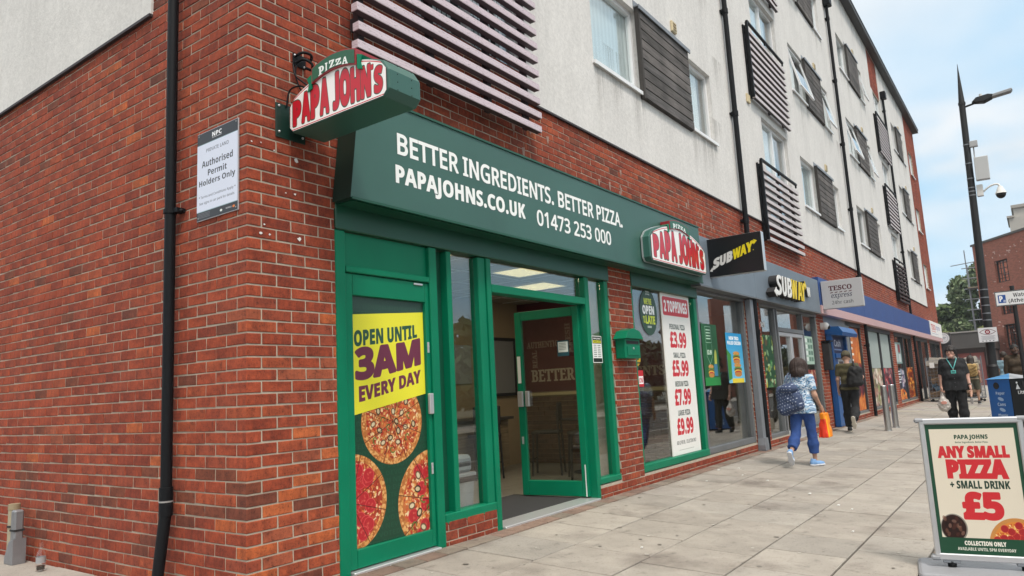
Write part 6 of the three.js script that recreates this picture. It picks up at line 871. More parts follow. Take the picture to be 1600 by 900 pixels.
// ================================================================== PEOPLE
const V = (x, y, z) => new THREE.Vector3(x, y, z);
function surfaceNets(fn, min, max, h) {                          // smooth mesh of the zero level of a distance field
  const n = [0, 1, 2].map((i) => Math.ceil((max[i] - min[i]) / h) + 2), [nx, ny, nz] = n, F = new Float32Array(nx * ny * nz), id = new Int32Array(nx * ny * nz).fill(-1), pos = [], idx = [];
  const at = (i, j, k) => (k * ny + j) * nx + i;
  for (let k = 0; k < nz; k++) for (let j = 0; j < ny; j++) for (let i = 0; i < nx; i++) F[at(i, j, k)] = fn(min[0] + (i - 0.5) * h, min[1] + (j - 0.5) * h, min[2] + (k - 0.5) * h);
  const off = [0, 1, nx, nx + 1, nx * ny, nx * ny + 1, nx * ny + nx, nx * ny + nx + 1], E = [[0, 1], [2, 3], [4, 5], [6, 7], [0, 2], [1, 3], [4, 6], [5, 7], [0, 4], [1, 5], [2, 6], [3, 7]];
  for (let k = 0; k < nz - 1; k++) for (let j = 0; j < ny - 1; j++) for (let i = 0; i < nx - 1; i++) {
    const b = at(i, j, k); let m = 0; for (let c = 0; c < 8; c++) if (F[b + off[c]] < 0) m |= 1 << c; if (m === 0 || m === 255) continue;
    let x = 0, y = 0, z = 0, q = 0; for (const [a, c] of E) { const fa = F[b + off[a]], fc = F[b + off[c]]; if ((fa < 0) === (fc < 0)) continue; const t = fa / (fa - fc); x += mix(a & 1, c & 1, t); y += mix((a >> 1) & 1, (c >> 1) & 1, t); z += mix((a >> 2) & 1, (c >> 2) & 1, t); q++; }
    id[b] = pos.length / 3; pos.push(min[0] + (i + x / q - 0.5) * h, min[1] + (j + y / q - 0.5) * h, min[2] + (k + z / q - 0.5) * h);
  }
  const quad = (a, b, c, d, f) => { if (a < 0 || b < 0 || c < 0 || d < 0) return; f ? idx.push(a, b, c, a, c, d) : idx.push(a, c, b, a, d, c); };
  for (let k = 1; k < nz - 1; k++) for (let j = 1; j < ny - 1; j++) for (let i = 1; i < nx - 1; i++) {
    const b = at(i, j, k), s = F[b] < 0;
    if (s !== F[b + 1] < 0) quad(id[b], id[b - nx], id[b - nx - nx * ny], id[b - nx * ny], !s);
    if (s !== F[b + nx] < 0) quad(id[b], id[b - nx * ny], id[b - nx * ny - 1], id[b - 1], !s);
    if (s !== F[b + nx * ny] < 0) quad(id[b], id[b - 1], id[b - 1 - nx], id[b - nx], !s);
  }
  const g = new THREE.BufferGeometry(); g.setAttribute('position', new THREE.Float32BufferAttribute(pos, 3)); g.setIndex(idx); g.computeVertexNormals();
  const uv = new Float32Array(pos.length / 3 * 2); for (let i = 0; i < pos.length / 3; i++) { uv[i * 2] = pos[i * 3] + pos[i * 3 + 2] * 0.6; uv[i * 2 + 1] = pos[i * 3 + 1]; } g.setAttribute('uv', new THREE.BufferAttribute(uv, 2)); return g;
}
const cone = (x, y, z, a, b, ra, rb) => { const dx = b.x - a.x, dy = b.y - a.y, dz = b.z - a.z, px = x - a.x, py = y - a.y, pz = z - a.z, t = clamp((px * dx + py * dy + pz * dz) / (dx * dx + dy * dy + dz * dz + 1e-9)); return Math.hypot(px - dx * t, py - dy * t, pz - dz * t) - (ra + (rb - ra) * t); };
const ell = (x, y, z, c, rx, ry, rz) => { const a = (x - c.x) / rx, b = (y - c.y) / ry, d = (z - c.z) / rz, k = Math.hypot(a, b, d), k2 = Math.hypot(a / rx, b / ry, d / rz); return k < 1e-6 ? -Math.min(rx, ry, rz) : k * (k - 1) / k2; };
const smin = (a, b, k) => { const h = Math.max(k - Math.abs(a - b), 0) / k; return Math.min(a, b) - h * h * k * 0.25; };
const field = (bones, k, grow = 0) => (x, y, z) => { let d = 1e3; for (const [a, b, ra, rb, kk] of bones) d = smin(d, cone(x, y, z, a, b, ra + grow, rb + grow), kk || k); return d; };
const bounds = (pts, m) => [[0, 1, 2].map((i) => Math.min(...pts.map((p) => p.getComponent(i))) - m), [0, 1, 2].map((i) => Math.max(...pts.map((p) => p.getComponent(i))) + m)];
function handGeo(wrist, dir, palmN, thumbSide, curl, s, h) {      // palm, four unequal bent fingers and a thumb from the side of the palm
  const D = dir.clone().normalize(), N = palmN.clone().addScaledVector(D, -palmN.dot(D)).normalize(), S = D.clone().cross(N).normalize().multiplyScalar(thumbSide), P = (d, sd, n) => wrist.clone().addScaledVector(D, d * s).addScaledVector(S, sd * s).addScaledVector(N, n * s), bones = [];
  const palm = []; for (const sd of [-0.028, -0.009, 0.010, 0.028]) palm.push([P(0.01, sd * 0.6, 0), P(0.082, sd, 0), 0.017 * s, 0.0125 * s]);
  [[0.028, 0.072], [0.010, 0.080], [-0.009, 0.074], [-0.027, 0.060]].forEach(([sd, L], i) => { let p = P(0.078, sd, 0), a = curl * 0.5 + i * 0.05; for (const [f, r] of [[0.45, 0.0092], [0.32, 0.0084], [0.26, 0.0075]]) { const q = p.clone().addScaledVector(D, Math.cos(a) * L * f * s).addScaledVector(N, Math.sin(a) * L * f * s); bones.push([p, q, r * s, (r - 0.0006) * s]); p = q; a += curl * 0.75; } });
  const t0 = P(0.022, 0.026, 0.006), t1 = P(0.052, 0.050, 0.016), t2 = P(0.080, 0.052, 0.026); bones.push([t0, t1, 0.014 * s, 0.0105 * s], [t1, t2, 0.010 * s, 0.008 * s]);
  const fp = field(palm, 0.022 * s), ff = (x, y, z) => { let d = fp(x, y, z); for (const [a, b, ra, rb] of bones) d = smin(d, cone(x, y, z, a, b, ra, rb), 0.006 * s); return smin(d, cone(x, y, z, wrist.clone().addScaledVector(D, -0.03 * s), wrist, 0.024 * s, 0.022 * s), 0.02 * s); };
  const [mn, mx] = bounds([...bones.flatMap((b) => [b[0], b[1]]), wrist.clone().addScaledVector(D, -0.03 * s)], 0.035 * s); return surfaceNets(ff, mn, mx, h);
}
function headField(c, s, R) {                                    // c: centre of the head, s: scale, R: quaternion of the head
  const q = R.clone().invert(), v = V(0, 0, 0), O = V(0, 0, 0), L = (x, y, z) => V(x, y, z);
  const jaw = [[L(0, -0.055, 0.02), L(0, -0.095, 0.062), 0.055, 0.030], [L(-0.04, -0.06, 0.01), L(0, -0.095, 0.062), 0.035, 0.028], [L(0.04, -0.06, 0.01), L(0, -0.095, 0.062), 0.035, 0.028]];
  return (x, y, z) => {
    v.set(x - c.x, y - c.y, z - c.z).applyQuaternion(q).divideScalar(s); const { x: a, y: b, z: d } = v;
    let f = ell(a, b, d, L(0, 0.018, -0.012), 0.078, 0.098, 0.098); for (const [p, r, ra, rb] of jaw) f = smin(f, cone(a, b, d, p, r, ra, rb), 0.045);
    f = smin(f, ell(a, b, d, L(0, 0.028, 0.07), 0.055, 0.02, 0.018), 0.025);
    for (const e of [-1, 1]) { f = -smin(-f, ell(a, b, d, L(e * 0.033, 0.004, 0.098), 0.020, 0.013, 0.018), 0.014); f = smin(f, ell(a, b, d, L(e * 0.032, 0.002, 0.078), 0.0135, 0.0125, 0.0125), 0.003); f = smin(f, ell(a, b, d, L(e * 0.045, -0.030, 0.060), 0.022, 0.02, 0.02), 0.03); f = smin(f, ell(a, b, d, L(e * 0.080, -0.005, -0.008), 0.009, 0.031, 0.019), 0.008); }
    f = smin(f, cone(a, b, d, L(0, 0.012, 0.084), L(0, -0.030, 0.108), 0.008, 0.013), 0.014); f = smin(f, ell(a, b, d, L(0, -0.034, 0.097), 0.018, 0.009, 0.011), 0.008);
    f = smin(f, ell(a, b, d, L(0, -0.060, 0.088), 0.024, 0.0055, 0.010), 0.006); f = smin(f, ell(a, b, d, L(0, -0.072, 0.086), 0.021, 0.006, 0.010), 0.006);
    return f * s;
  };
}
const cloth = (c, rough = 0.9, o = {}) => std(c, rough, { map: rep(grain, 0.25), side: THREE.DoubleSide, ...o });
// facing +z, left side at +x; measures for a 1.70 m figure, scaled by o.height
function person(o) {
  const t = thing('person', o.label, 'person', o.pos, o.turn), S = o.height / 1.70, g = o.girth || 1, P = o.pose, far = o.far ? 1.7 : 1;
  const J = {}, down = (a, out, L) => V(Math.sin(out) * L, -Math.cos(a) * L * Math.cos(out), Math.sin(a) * L);
  J.pel = V(0, 0, 0); const legs = {};
  for (const [n, sx] of [['L', 1], ['R', -1]]) { const p = P['leg' + n], hip = V(sx * 0.088, -0.03, 0), knee = hip.clone().add(down(p.a, sx * (p.out || 0.02), 0.425)), ank = knee.clone().add(down(p.a - p.b, sx * 0.0, 0.405)); legs[n] = { hip, knee, ank, pitch: p.foot || 0, yaw: (p.yaw || 0) + sx * 0.12 }; }
  // drop the figure until its lower sole touches the ground
  const low = (l) => { const c = Math.cos(l.pitch), s = Math.sin(l.pitch); return Math.min(l.ank.y - 0.085 * c - 0.155 * s, l.ank.y - 0.085 * c + 0.06 * s); }, y0 = -Math.min(low(legs.L), low(legs.R));
  const lift = (v) => { v.y += y0; }; lift(J.pel); for (const l of Object.values(legs)) { lift(l.hip); lift(l.knee); lift(l.ank); }
  const ln = P.lean || 0, sw = P.sway || 0, up = (d, x = 0, z = 0) => V(x + sw * d, J.pel.y + d * Math.cos(ln), z + d * Math.sin(ln));
  J.waist = up(0.17, 0, 0.005); J.chest = up(0.34, 0, 0.0); J.top = up(0.47, 0, -0.015); J.neck = up(0.52, 0, -0.005); J.skull = up(0.52, 0, 0).add(V(0, 0.155, 0.025 + Math.sin(ln) * 0.02));
  for (const [n, sx] of [['L', 1], ['R', -1]]) { const p = P['arm' + n], sh = J.top.clone().add(V(sx * 0.165 * (0.94 + 0.06 * g), -0.005, 0)); J['sh' + n] = sh; const el = sh.clone().add(down(p.a, sx * (p.out ?? 0.12), 0.285)); J['el' + n] = el; const f = down(p.a + (p.bend ?? 0.25), sx * (p.fout ?? (p.out ?? 0.12) * 0.4), 0.25); J['wr' + n] = el.clone().add(f); J['fd' + n] = f.normalize(); }
  for (const k of Object.keys(J)) J[k].multiplyScalar(k.startsWith('fd') ? 1 : S); for (const l of Object.values(legs)) for (const k of ['hip', 'knee', 'ank']) l[k].multiplyScalar(S);
  const r = (x) => x * S, w = r(1), torso = (e, gr = g) => [
    [J.pel.clone().add(V(-r(0.065) * gr, r(0.0), -r(0.01))), J.pel.clone().add(V(r(0.065) * gr, r(0.0), -r(0.01))), r(0.108) * gr + e, r(0.108) * gr + e],
    [J.waist.clone().add(V(-r(0.05) * gr, 0, r(0.018) * (gr - 1) * 4)), J.waist.clone().add(V(r(0.05) * gr, 0, r(0.018) * (gr - 1) * 4)), r(0.096) * gr + e, r(0.096) * gr + e],
    [J.chest.clone().add(V(-r(0.062) * gr, 0, r(0.01))), J.chest.clone().add(V(r(0.062) * gr, 0, r(0.01))), r(0.100) * (0.5 + 0.5 * gr) + e, r(0.100) * (0.5 + 0.5 * gr) + e],
    [J.shL.clone().lerp(J.shR, 0.1), J.shR.clone().lerp(J.shL, 0.1), r(0.056) + e, r(0.056) + e], [J.top, J.neck, r(0.066) + e, r(0.048) + e]];
  const ag = 0.6 + 0.4 * g, armB = (n, e, f = 1) => [[J['sh' + n], J['el' + n].clone().lerp(J['sh' + n], 1 - Math.min(1, f)), r(0.052) * ag + e, r(0.052 - 0.012 * Math.min(1, f)) * ag + e]], fore = (n, e = 0) => [[J['el' + n], J['wr' + n], r(0.039) * ag + e, r(0.0255) * (0.7 + 0.3 * ag) + e]];
  const lg = 0.55 + 0.45 * g, legB = (l, e, b = 0) => [[l.hip, l.knee, r(0.082) * lg + e, r(0.054) * lg + e], [l.knee, l.knee.clone().lerp(l.ank, 0.35), r(0.053) * lg + e, r(0.052) * lg + e + b], [l.knee.clone().lerp(l.ank, 0.35), l.ank, r(0.052) * lg + e + b, r(0.034) * lg + e + b]];
  // the body: one surface from head to ankle
  const Rh = new THREE.Quaternion().setFromEuler(new THREE.Euler(P.nod || 0, P.look || 0, P.tilt || 0, 'YXZ')), hf = headField(J.skull, S, Rh);
  const bones = [...torso(-r(0.012)), ...armB('L', -r(0.004)), ...armB('R', -r(0.004)), ...fore('L'), ...fore('R'), ...legB(legs.L, -r(0.006)), ...legB(legs.R, -r(0.006)), [J.neck.clone().add(V(0, -r(0.03), 0)), J.skull.clone().add(V(0, -r(0.05), -r(0.015))), r(0.052), r(0.05)]];
  const bf = field(bones, r(0.035)), all = bones.flatMap((b) => [b[0], b[1]]), [mn, mx] = bounds(all, r(0.15));
  const neckY = J.skull.y - r(0.13);
  const bodyG = surfaceNets(bf, mn, [mx[0], J.skull.y - r(0.045), mx[2]], 0.016 * far), headG = surfaceNets((x, y, z) => smin(hf(x, y, z), cone(x, y, z, J.neck, J.skull.clone().add(V(0, -r(0.05), -r(0.015))), r(0.052), r(0.05)), r(0.02)), [J.skull.x - r(0.12), neckY, J.skull.z - r(0.14)], [J.skull.x + r(0.12), J.skull.y + r(0.14), J.skull.z + r(0.15)], 0.0042 * far);
  const hands = []; for (const [n, sx] of [['L', 1], ['R', -1]]) { const p = P['arm' + n]; hands.push(handGeo(J['wr' + n], J['fd' + n], p.palm || V(-sx, 0, 0.15), p.thumb ?? (sx > 0 ? -1 : 1) * 1, p.curl ?? 0.45, S * 1.02, 0.0036 * far)); }
  const skin = o.skin, tint = (gm, fn) => { const p = gm.attributes.position, c = new Float32Array(p.count * 3); for (let i = 0; i < p.count; i++) c.set(fn(p.getX(i), p.getY(i), p.getZ(i)), i * 3); gm.setAttribute('color', new THREE.BufferAttribute(c, 3)); return gm; };
  const hq = Rh.clone().invert(), hv = V(0, 0, 0);
  const faceCol = (x, y, z) => { hv.set(x - J.skull.x, y - J.skull.y, z - J.skull.z).applyQuaternion(hq).divideScalar(S); const { x: a, y: b, z: d } = hv, q = Math.abs(a); if (d > 0.06 && Math.hypot((q - 0.032) / 0.0135, (b - 0.002) / 0.007) < 1) return Math.hypot(q - 0.032, b - 0.002) < 0.006 ? [0.02, 0.015, 0.012] : [0.45, 0.42, 0.40]; if (d > 0.06 && Math.abs(b - 0.026 + (q - 0.034) ** 2 * 6) < 0.005 && q > 0.014 && q < 0.055) return o.hair.map((k) => k * 1.1); if (d > 0.07 && b < -0.054 && b > -0.079 && q < 0.024) return [skin[0] * 0.8, skin[1] * 0.55, skin[2] * 0.55]; if (o.beard && b < -0.045 && d > -0.02) return mixc(skin, o.hair, 0.75); const n = 0.94 + 0.12 * noise3(a * 60, b * 60, d * 60, 3); return [skin[0] * n, skin[1] * n, skin[2] * n]; };
  const mixc = (a, b, k) => a.map((v, i) => mix(v, b[i], k));
  const plain = (x, y, z) => { const n = 0.92 + 0.16 * noise3(x * 40, y * 40, z * 40, 5); return [skin[0] * n, skin[1] * n * 0.98, skin[2] * n * 0.97]; };
  part('body', [tint(bodyG.toNonIndexed(), plain), tint(headG.toNonIndexed(), faceCol), ...hands.map((h) => tint(h.toNonIndexed(), plain))], std([1, 1, 1], 0.55, { vertexColors: true }), t);
  // clothes
  const fold = (x, y, z, a, f = 26) => a * (noise3(x * f, y * f * 0.55, z * f, 7) - 0.5) * 2 + a * 0.6 * (noise3(x * f * 2.1, y * f * 1.3, z * f * 2.1, 9) - 0.5);
  const cutBelow = (p, d) => (x, y, z) => (x - p.x) * d.x + (y - p.y) * d.y + (z - p.z) * d.z;
  if (o.shirt) {
    const e = r(o.shirt.loose || 0.014), B = torso(e), sl = o.shirt.sleeve ?? 0.62, fl = o.shirt.long, hem = J.pel.y + r(o.shirt.hem ?? -0.09);
    B.push([J.pel.clone().add(V(-r(0.07) * g, r(o.shirt.hem ?? -0.09) - r(0.02), -r(0.005))), J.pel.clone().add(V(r(0.07) * g, r(o.shirt.hem ?? -0.09) - r(0.02), -r(0.005))), r(0.106) * g + e, r(0.106) * g + e, r(0.06)]);
    const A = []; for (const n of ['L', 'R']) { A.push([[...armB(n, r(0.010) + e * 0.4, fl ? 1 : sl)[0]], fl ? null : J['el' + n].clone().sub(J['sh' + n]).normalize(), fl ? null : J['sh' + n].clone().lerp(J['el' + n], sl)]); if (fl) A.push([fore(n, r(0.010))[0], null, null]); }
    const tf = field(B, r(0.05)), ff = (x, y, z) => { let d = Math.max(tf(x, y, z), hem - y + fold(x, 0, z, r(0.006), 18)); for (const [b, n, c] of A) { let q = cone(x, y, z, b[0], b[1], b[2], b[3]); if (n) q = Math.max(q, (x - c.x) * n.x + (y - c.y) * n.y + (z - c.z) * n.z); d = smin(d, q, r(0.03)); } d += fold(x, y, z, r(0.006)); return Math.max(d, y - (J.neck.y + r(o.shirt.neck ?? 0.0))); };
    const [a, b] = bounds([...B.flatMap((q) => [q[0], q[1]]), ...['L', 'R'].flatMap((n) => [J['sh' + n], J['el' + n], J['wr' + n]])], r(0.15)); part(o.shirt.name || 'shirt', surfaceNets(ff, a, b, 0.011 * far), o.shirt.mat, t);
  }
  if (o.trousers) {
    const e = r(o.trousers.loose || 0.012), end = o.trousers.end ?? 0.9, B = [torso(e)[0]], top = J.pel.y + r(0.10); const lf = Object.values(legs).map((l) => { const bs = legB(l, e, r(o.trousers.flare || 0.006)), cut = end < 0.5 ? l.hip.clone().lerp(l.knee, end * 2) : l.knee.clone().lerp(l.ank, (end - 0.5) * 2), n = end < 0.5 ? l.knee.clone().sub(l.hip).normalize() : l.ank.clone().sub(l.knee).normalize(); return { f: field(bs, r(0.03)), cut, n, cuff: o.trousers.cuff ? [cut.clone().addScaledVector(n, -r(0.03)), cut, r(0.040), r(0.038)] : null }; });
    const pf = field(B, r(0.04)); const ff = (x, y, z) => { let d = Math.max(pf(x, y, z), y - top); for (const l of lf) { let q = Math.max(l.f(x, y, z), (x - l.cut.x) * l.n.x + (y - l.cut.y) * l.n.y + (z - l.cut.z) * l.n.z); d = smin(d, q, r(0.03)); } return Math.max(d, y - top) + fold(x, y, z, r(0.006)); };
    const [a, b] = bounds([J.pel, ...Object.values(legs).flatMap((l) => [l.hip, l.knee, l.ank])], r(0.2)); part(o.trousers.name || 'trousers', surfaceNets(ff, a, b, 0.011 * far), o.trousers.mat, t);
  }
  for (const n of ['L', 'R']) { // shoes, with a paler sole
    const l = legs[n], c = o.shoes, f = (x, y, z) => { let d = field([[V(0, 0.048, -0.055), V(0, 0.030, 0.135), 0.040, 0.030], [V(0.012, 0.032, 0.08), V(-0.012, 0.032, 0.08), 0.033, 0.033], [V(0, 0.055, -0.03), V(0, 0.10, -0.035), 0.040, 0.040]], 0.03)(x, y, z); return Math.max(d, 0.010 - y, y - 0.105 - (z < -0.05 ? 0.01 : 0)); }, sf = (x, y, z) => Math.max(field([[V(0, 0.02, -0.06), V(0, 0.02, 0.14), 0.038, 0.034], [V(0.014, 0.02, 0.08), V(-0.014, 0.02, 0.08), 0.037, 0.037]], 0.02)(x, 0.02, z), Math.abs(y - 0.012) - 0.014);
    const q = new THREE.Quaternion().setFromEuler(new THREE.Euler(l.pitch, l.yaw, 0, 'YXZ')), place = (G) => { G.translate(0, -0.085, 0); G.scale(S, S, S); G.applyQuaternion(q); G.translate(l.ank.x, l.ank.y, l.ank.z); return G; };
    const up = part('shoe', place(surfaceNets(f, [-0.07, 0, -0.12], [0.07, 0.13, 0.19], 0.007)), std(c.upper, 0.7, { map: rep(grain, 0.1) }), t); part('sole', place(surfaceNets(sf, [-0.08, -0.02, -0.12], [0.08, 0.05, 0.2], 0.007)), std(c.sole, 0.7), up);
    if (o.socks) part('sock', cyl(r(0.042), r(0.04), l.ank.clone().add(V(0, -r(0.02), 0)).toArray(), l.ank.clone().lerp(l.knee, o.socks.h).toArray(), 14), std(o.socks.c, 0.9), t);
  }
  if (o.hairF) { const hfn = o.hairF(J.skull, S, hq, hf), G = surfaceNets(hfn, [J.skull.x - r(0.2), J.skull.y - r(o.hairLow ?? 0.25), J.skull.z - r(0.22)], [J.skull.x + r(0.2), J.skull.y + r(0.2), J.skull.z + r(0.2)], 0.0055 * far); const strands = [G.toNonIndexed()];
    if (o.strands) { const R = rng(o.strands.seed || 3), qi = Rh; for (let i = 0; i < o.strands.n; i++) { const a = o.strands.from + (o.strands.to - o.strands.from) * (i + R()) / o.strands.n, ca = Math.cos(a), sa = Math.sin(a), w = o.strands.w * (0.96 + 0.1 * R()), L = o.strands.len * (0.85 + 0.25 * R()), P3 = [[0.2, 0.125], [0.65, 0.10], [1.0, 0.03], [1.06, -0.06], [1.0 + 0.08 * (R() - 0.5), -0.06 - L]].map(([k, y]) => V(ca * w * k, y, sa * w * k - 0.015).applyQuaternion(qi).multiplyScalar(S).add(J.skull)); const tg = new THREE.TubeGeometry(new THREE.CatmullRomCurve3(P3), 10, r(0.006 + 0.005 * R()), 4); strands.push(tg.toNonIndexed()); } }
    part('hair', strands, std(o.hair, 0.6, { map: rep(wood, 0.3, 0.02), bumpMap: rep(wood, 0.2, 0.03), bumpScale: 0.002 }), t); }
  return { t, J, S, r, legs, fold, torso };
}
// hair: a shell over the skull; cut keeps the face free
const hairShell = (th, keep, strand = 0.004) => (c, S, q, hf) => { const v = V(0, 0, 0); return (x, y, z) => { v.set(x - c.x, y - c.y, z - c.z).applyQuaternion(q).divideScalar(S); let d = keep(v.x, v.y, v.z, hf(x, y, z) / S - th); return (d + strand * (noise3(v.x * 70, v.y * 12, v.z * 70, 4) - 0.5) * 2) * S; }; };
const skinPale = [0.52, 0.31, 0.23], skinMid = [0.46, 0.27, 0.19];
const floral = paint(512, 512, (g, w, h) => { g.fillStyle = '#c3d3e2'; g.fillRect(0, 0, w, h); const R = rng(6); for (let i = 0; i < 420; i++) { g.fillStyle = ['#7fa3c4', '#4d7096', '#e2eaf0', '#2e4d74', '#9cc0d8', '#dfe7ee', '#5f8fb8'][R() * 7 | 0]; g.globalAlpha = 0.85; g.beginPath(); const x = R() * w, y = R() * h, s = 6 + 13 * R(); for (let k = 0; k < 5; k++) { g.ellipse(x + Math.cos(k * 1.26) * s, y + Math.sin(k * 1.26) * s, s * 0.7, s * 0.4, k * 1.26, 0, 7); } g.fill(); } g.globalAlpha = 1; });
floral.wrapS = floral.wrapT = THREE.RepeatWrapping; floral.repeat.set(4.6, 4.6);
const dots = paint(256, 256, (g, w, h) => { g.fillStyle = '#3a4866'; g.fillRect(0, 0, w, h); const R = rng(12); for (let i = 0; i < 36; i++) { g.fillStyle = '#b9c3d6'; g.beginPath(); g.arc((i % 6) * 43 + 20 + (Math.floor(i / 6) % 2) * 20, Math.floor(i / 6) * 43 + 20, 4 + 4 * R(), 0, 7); g.fill(); } }); dots.wrapS = dots.wrapT = THREE.RepeatWrapping; dots.repeat.set(4.2, 4.2);
function packGeo(c, w, h, d, S, sag = 0.2, seed = 1) { return surfaceNets((x, y, z) => { const a = (x - c.x), b = (y - c.y), e = (z - c.z), k = 1 - sag * (b / h); const cr = 0.08, qx = Math.abs(a + b * 0.12) / k - w / 2 + cr, qy = Math.abs(b) - h / 2 + cr, qz = Math.abs(e) / k - d / 2 + cr; return Math.hypot(Math.max(qx, 0), Math.max(qy, 0), Math.max(qz, 0)) + Math.min(Math.max(qx, qy, qz), 0) - cr + 0.018 * (noise3(a * 16, b * 16, e * 16, seed) - 0.5) * 2; }, [c.x - w * 0.8, c.y - h * 0.7, c.z - d * 0.9], [c.x + w * 0.8, c.y + h * 0.7, c.z + d * 0.9], 0.011); }

{ // woman walking away in the floral top
  const q = person({ label: 'woman in a blue floral top and blue trousers walking away with a dotted backpack', pos: [7.92, groundY(1.16), 1.16], turn: Math.PI / 2 - 0.08, height: 1.44, girth: 1.12, skin: skinMid, hair: [0.062, 0.036, 0.030],
    pose: { legL: { a: -0.30, b: 0.55, foot: 0.95 }, legR: { a: 0.16, b: 0.10, foot: 0, yaw: -0.5 }, armL: { a: -0.10, out: 0.30, bend: 0.5, fout: -0.05 }, armR: { a: -0.05, out: 0.22, bend: 0.75, fout: 0.1, curl: 1.5 }, lean: 0.05, look: 0.25, nod: 0.1 },
    shirt: { name: 'floral_top', mat: cloth([1, 1, 1], 0.9, { map: floral }), loose: 0.024, sleeve: 0.72, hem: -0.10, neck: 0.01 }, trousers: { mat: cloth([0.025, 0.075, 0.27], 0.85), end: 0.86, loose: 0.016, flare: 0.014, cuff: true }, shoes: { upper: [0.22, 0.42, 0.75], sole: [0.62, 0.64, 0.68] }, 
    hairLow: 0.30, strands: { n: 110, from: -3.9, to: 0.75, w: 0.122, len: 0.125 }, hairF: hairShell(0.020, (a, b, d, s) => { let f = s; f = smin(f, cone(a, b, d, V(0, 0.02, -0.02), V(0, -0.11, -0.045), 0.108, 0.128), 0.05); f = Math.max(f, -0.19 - b + 0.012 * Math.sin(a * 60) + 0.012 * Math.sin(a * 131 + d * 90)); return Math.max(f, -ell(a, b, d, V(0, -0.06, 0.12), 0.062, 0.115, 0.10)); }, 0.006) });
  const b = thing('backpack', 'dark blue backpack with white dots slung low on the left shoulder of the woman', 'backpack', [0, 0, 0]), place = (o) => { o.position.copy(q.t.position); o.rotation.copy(q.t.rotation); };
  place(b); const c = q.J.waist.clone().add(V(0.10, -0.01, -0.20)); const pm = cloth([1, 1, 1], 0.85, { map: dots }); { const bg = packGeo(c, 0.33, 0.40, 0.19, 1, 0.34, 3); bg.translate(-c.x, -c.y, -c.z); bg.rotateZ(-0.32); bg.translate(c.x, c.y - 0.01, c.z + 0.01); part('bag', bg, pm, b); part('flap', (() => { const f = packGeo(V(c.x - 0.03, c.y + 0.13, c.z - 0.035), 0.24, 0.13, 0.17, 1, 0.1, 8); return f; })(), pm, b); } part('strap', [tube([[c.x + 0.05, c.y + 0.18, c.z + 0.06], [q.J.shL.x - 0.02, q.J.shL.y + 0.07, -0.06], [q.J.shL.x - 0.03, q.J.shL.y + 0.075, 0.03], [q.J.shL.x - 0.02, q.J.chest.y, 0.13], [c.x + 0.1, c.y - 0.12, 0.02]], 0.012), tube([[c.x - 0.06, c.y + 0.18, c.z + 0.04], [q.J.shL.x - 0.06, q.J.shL.y + 0.05, -0.09], [q.J.shL.x - 0.06, q.J.shL.y + 0.075, 0.0]], 0.011)], std([0.10, 0.13, 0.20], 0.8), b);
  const s = thing('carrier_bag', 'orange and red carrier bag in the right hand of the woman', 'bag', [0, 0, 0]); place(s); const h = q.J.wrR.clone().addScaledVector(q.J.fdR, 0.07); const bag = surfaceNets((x, y, z) => { const a = x - h.x, bb = y - (h.y - 0.20), e = z - h.z - 0.03, k = 0.8 + 0.25 * clamp((0.16 - bb) / 0.3); return Math.max(Math.abs(a) / k - 0.035 - 0.03 * clamp((0.1 - bb) * 3), Math.abs(e) / 1 - 0.115, Math.abs(bb) - 0.165) * 0.8 + 0.008 * (noise3(a * 30, bb * 14, e * 30, 5) - 0.5) * 2; }, [h.x - 0.12, h.y - 0.42, h.z - 0.14], [h.x + 0.12, h.y + 0.0, h.z + 0.2], 0.008);
  const ba = paint(128, 128, (g, W, H) => { g.fillStyle = '#f08a12'; g.fillRect(0, 0, W, H); g.fillStyle = '#e03818'; g.fillRect(0, 34, 66, 94); g.fillStyle = '#f6b01a'; g.fillRect(66, 20, 16, 108); }); const p = bag.attributes.position, uv = bag.attributes.uv; for (let i = 0; i < p.count; i++) uv.setXY(i, 0.5 - (p.getX(i) - h.x) * 2.2 + (p.getZ(i) - h.z) * 2, (p.getY(i) - h.y + 0.38) / 0.36); part('bag', bag, new THREE.MeshPhysicalMaterial({ map: ba, roughness: 0.4, side: THREE.DoubleSide }), s); part('handle', [tube([[h.x, h.y - 0.05, h.z - 0.03], [h.x, h.y + 0.01, h.z + 0.01], [h.x, h.y - 0.05, h.z + 0.09]], 0.008)], std([0.6, 0.25, 0.03], 0.5), s);
}
